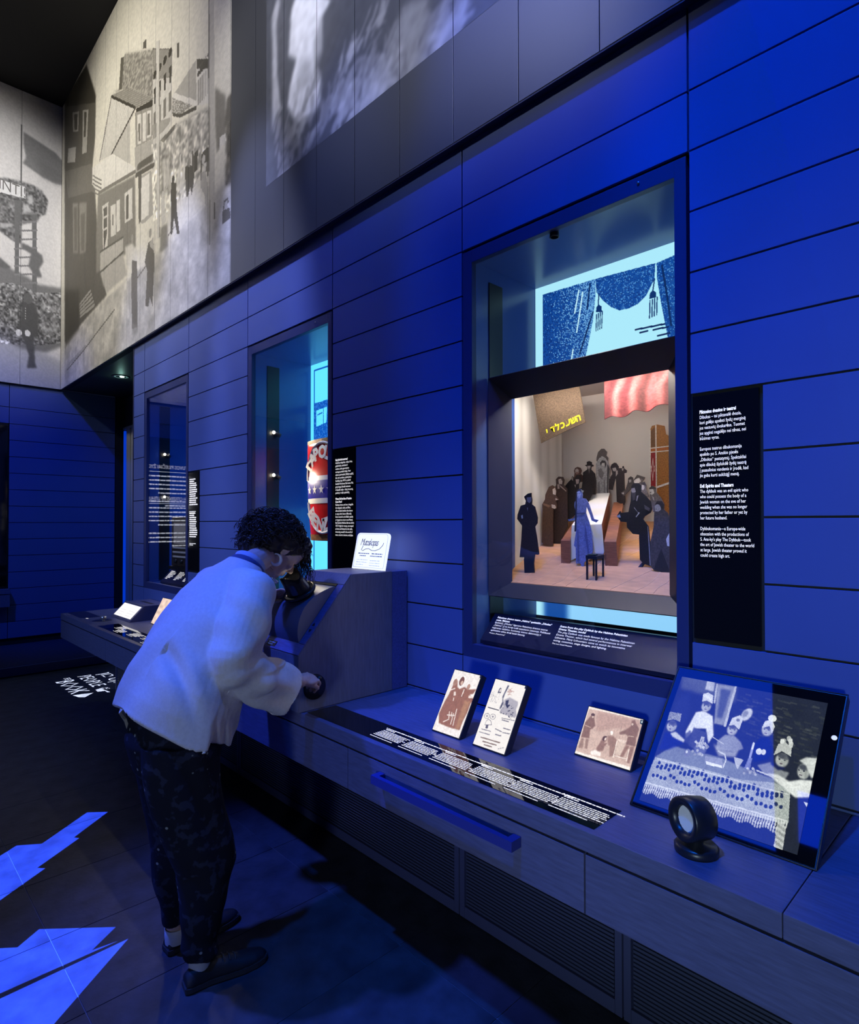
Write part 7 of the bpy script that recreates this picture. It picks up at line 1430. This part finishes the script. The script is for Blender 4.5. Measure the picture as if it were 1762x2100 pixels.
for y0, y1 in ((-.9, AY0), (-2.1, -.9)): box('mural_panel', (XF-.015, y0+.002, AZ0), (XF-.002, y1-.002, AZ1), M_FP, upfar)
# hand lettering on the banner of the arch
bt = [(1.3366,5.7814),(1.5074,5.7683)]
yb_ = bt[0][0]; R3 = Vector((0, bt[1][0]-bt[0][0], bt[1][1]-bt[0][1])).normalized()
text('banner_lettering', 'INTI!', .19, (XF-.0004, yb_-.02, bt[0][1]-.02), R3, V3(0, 0, 1), mat('grey_lettering', rgb(110, 108, 106), .6), upfar, sx=.72)

# ------------------------------------------------------------------ gobo projectors under the ceiling: shapes and lettering thrown on the floor
def gobo_plate(name, src, polys, dist, half, m, parent):
    """opaque plate below the source with openings whose rays reach the floor polygons; polys lie in z = 0"""
    src = Vector(src); cx = sum(p[0] for q in polys for p in q)/sum(len(q) for q in polys); cy = sum(p[1] for q in polys for p in q)/sum(len(q) for q in polys)
    ax = (Vector((cx, cy, 0))-src).normalized(); u = ax.orthogonal().normalized(); v = ax.cross(u); O = src+ax*dist
    def pr(p):
        d = Vector((p[0], p[1], 0))-src; q = src+d*(dist/d.dot(ax)); return (q-O).dot(u), (q-O).dot(v)
    cu = bpy.data.curves.new(name, 'CURVE'); cu.dimensions = '2D'; cu.fill_mode = 'BOTH'
    def spl(pts):
        s = cu.splines.new('POLY'); s.points.add(len(pts)-1); s.use_cyclic_u = True
        for i, (a, b) in enumerate(pts): s.points[i].co = (a, b, 0, 1)
    half += .008
    spl([(half*math.cos(a), half*math.sin(a)) for a in [2*math.pi*k/48 for k in range(48)]])
    for q in polys: spl([pr(p) for p in q])
    o = bpy.data.objects.new('tmp', cu); COL.objects.link(o); dg = bpy.context.evaluated_depsgraph_get(); dg.update()
    me = bpy.data.meshes.new_from_object(o.evaluated_get(dg)); bpy.data.objects.remove(o)
    M = Matrix((u, v, ax)).transposed().to_4x4(); M.translation = O; me.transform(M); me.materials.clear()
    return link(name, me, m, parent), ax
def projector(name, label, src, polys, col, power, dist=.25, half=.11):
    t = thing(name, label, 'projector', 'gobo projectors under the ceiling')
    g, ax = gobo_plate('gobo', src, polys, dist, half, M_BLACK, t)
    src = Vector(src)
    lathe('barrel', [(half+.004, -.02), (half+.004, dist+.03), (half+.012, dist+.03), (half+.012, -.02)], src, ax, M_BLACK, t, 32)
    lathe('back_cap', [(0, -.04), (half+.012, -.03), (half+.012, -.02)], src, ax, M_BLACK, t, 32)
    tube('hanger', [src-ax*.03, Vector((src.x, src.y, 7.1))], .012, M_BLACK, t)
    ang = 2*math.degrees(math.atan(half*.99/dist))
    l = spot('projector_beam', src, src+ax, col, power, ang+8, .05, .0); l.parent = t
    l.data.use_soft_falloff = False
    return t
# thrown shapes, measured on the floor
shp = [[(-3.4008,0.3348),(-3.5541,0.5473),(-3.6118,0.6239),(-3.5434,0.7181),(-3.7519,0.9755),(-3.6779,1.0608),(-3.5014,0.851),(-3.4732,0.8679),(-3.3109,0.6543),(-3.2806,0.6796),(-3.1365,0.4843),(-3.001,0.2969)],
       [(-2.8918,0.2866),(-2.7843,0.4312),(-2.7442,0.4795),(-2.8075,0.5624),(-2.6104,0.7842),(-2.5318,0.6791),(-2.5178,0.766),(-2.5173,0.391),(-2.5159,0.2509)],
       [(-2.4854,0.248),(-2.4898,0.3868),(-2.5037,0.7973),(-2.2447,0.4924),(-2.2034,0.4414),(-2.2479,0.2255)]]
projector('shape_projector', 'black projector above the hall throwing jagged blue shapes on the floor', (-2.4, -3.2, 6.4), shp, (.035, .10, 1.0), 44000, .3, .16)
# lettering thrown beyond the counter end
polys = []
def letters(body, size, O, sx, bold=0):
    cu = bpy.data.curves.new('t', 'FONT'); cu.body = body; cu.size = size; cu.resolution_u = 1; cu.offset = bold; cu.fill_mode = 'NONE'
    o = bpy.data.objects.new('t', cu); COL.objects.link(o); dg = bpy.context.evaluated_depsgraph_get(); dg.update()
    me = bpy.data.meshes.new_from_object(o.evaluated_get(dg)); bpy.data.objects.remove(o)
    adj = {}
    for e in me.edges: a, b = e.vertices; adj.setdefault(a, []).append(b); adj.setdefault(b, []).append(a)
    seen = set()
    for s in adj:
        if s in seen: continue
        loop = [s]; seen.add(s); cur = s
        while True:
            nx = [n for n in adj[cur] if n not in seen]
            if not nx: break
            cur = nx[0]; seen.add(cur); loop.append(cur)
        if len(loop) > 2: polys.append([(O[0]+me.vertices[i].co.x*sx, O[1]+me.vertices[i].co.y) for i in loop])
    bpy.data.meshes.remove(me)
letters('BOOK', .235, (-7.06, 1.535), .92, .006); letters('THE', .085, (-7.17, 1.63), .6); letters('PEOPLE', .185, (-7.15, 1.755), .92, .004); letters('OF', .09, (-6.50, 1.80), .8); letters('ןוב סקנפ', .165, (-7.13, 1.955), 1.25, .004); letters('בא', .15, (-7.0, 2.12), 1.0, .003)
polys.append([(-6.40, 1.535), (-6.29, 1.56), (-6.25, 1.60), (-6.36, 1.70), (-6.47, 1.69)])
polys.append([(-6.46, 1.745), (-6.37, 1.74), (-6.36, 1.80), (-6.28, 1.80), (-6.28, 1.825), (-6.50, 1.83)])
projector('lettering_projector', 'black projector above the hall throwing white lettering on the floor', (-7.5, -2.6, 6.4), polys, (.95, .97, 1.0), 52000, .3, .07)
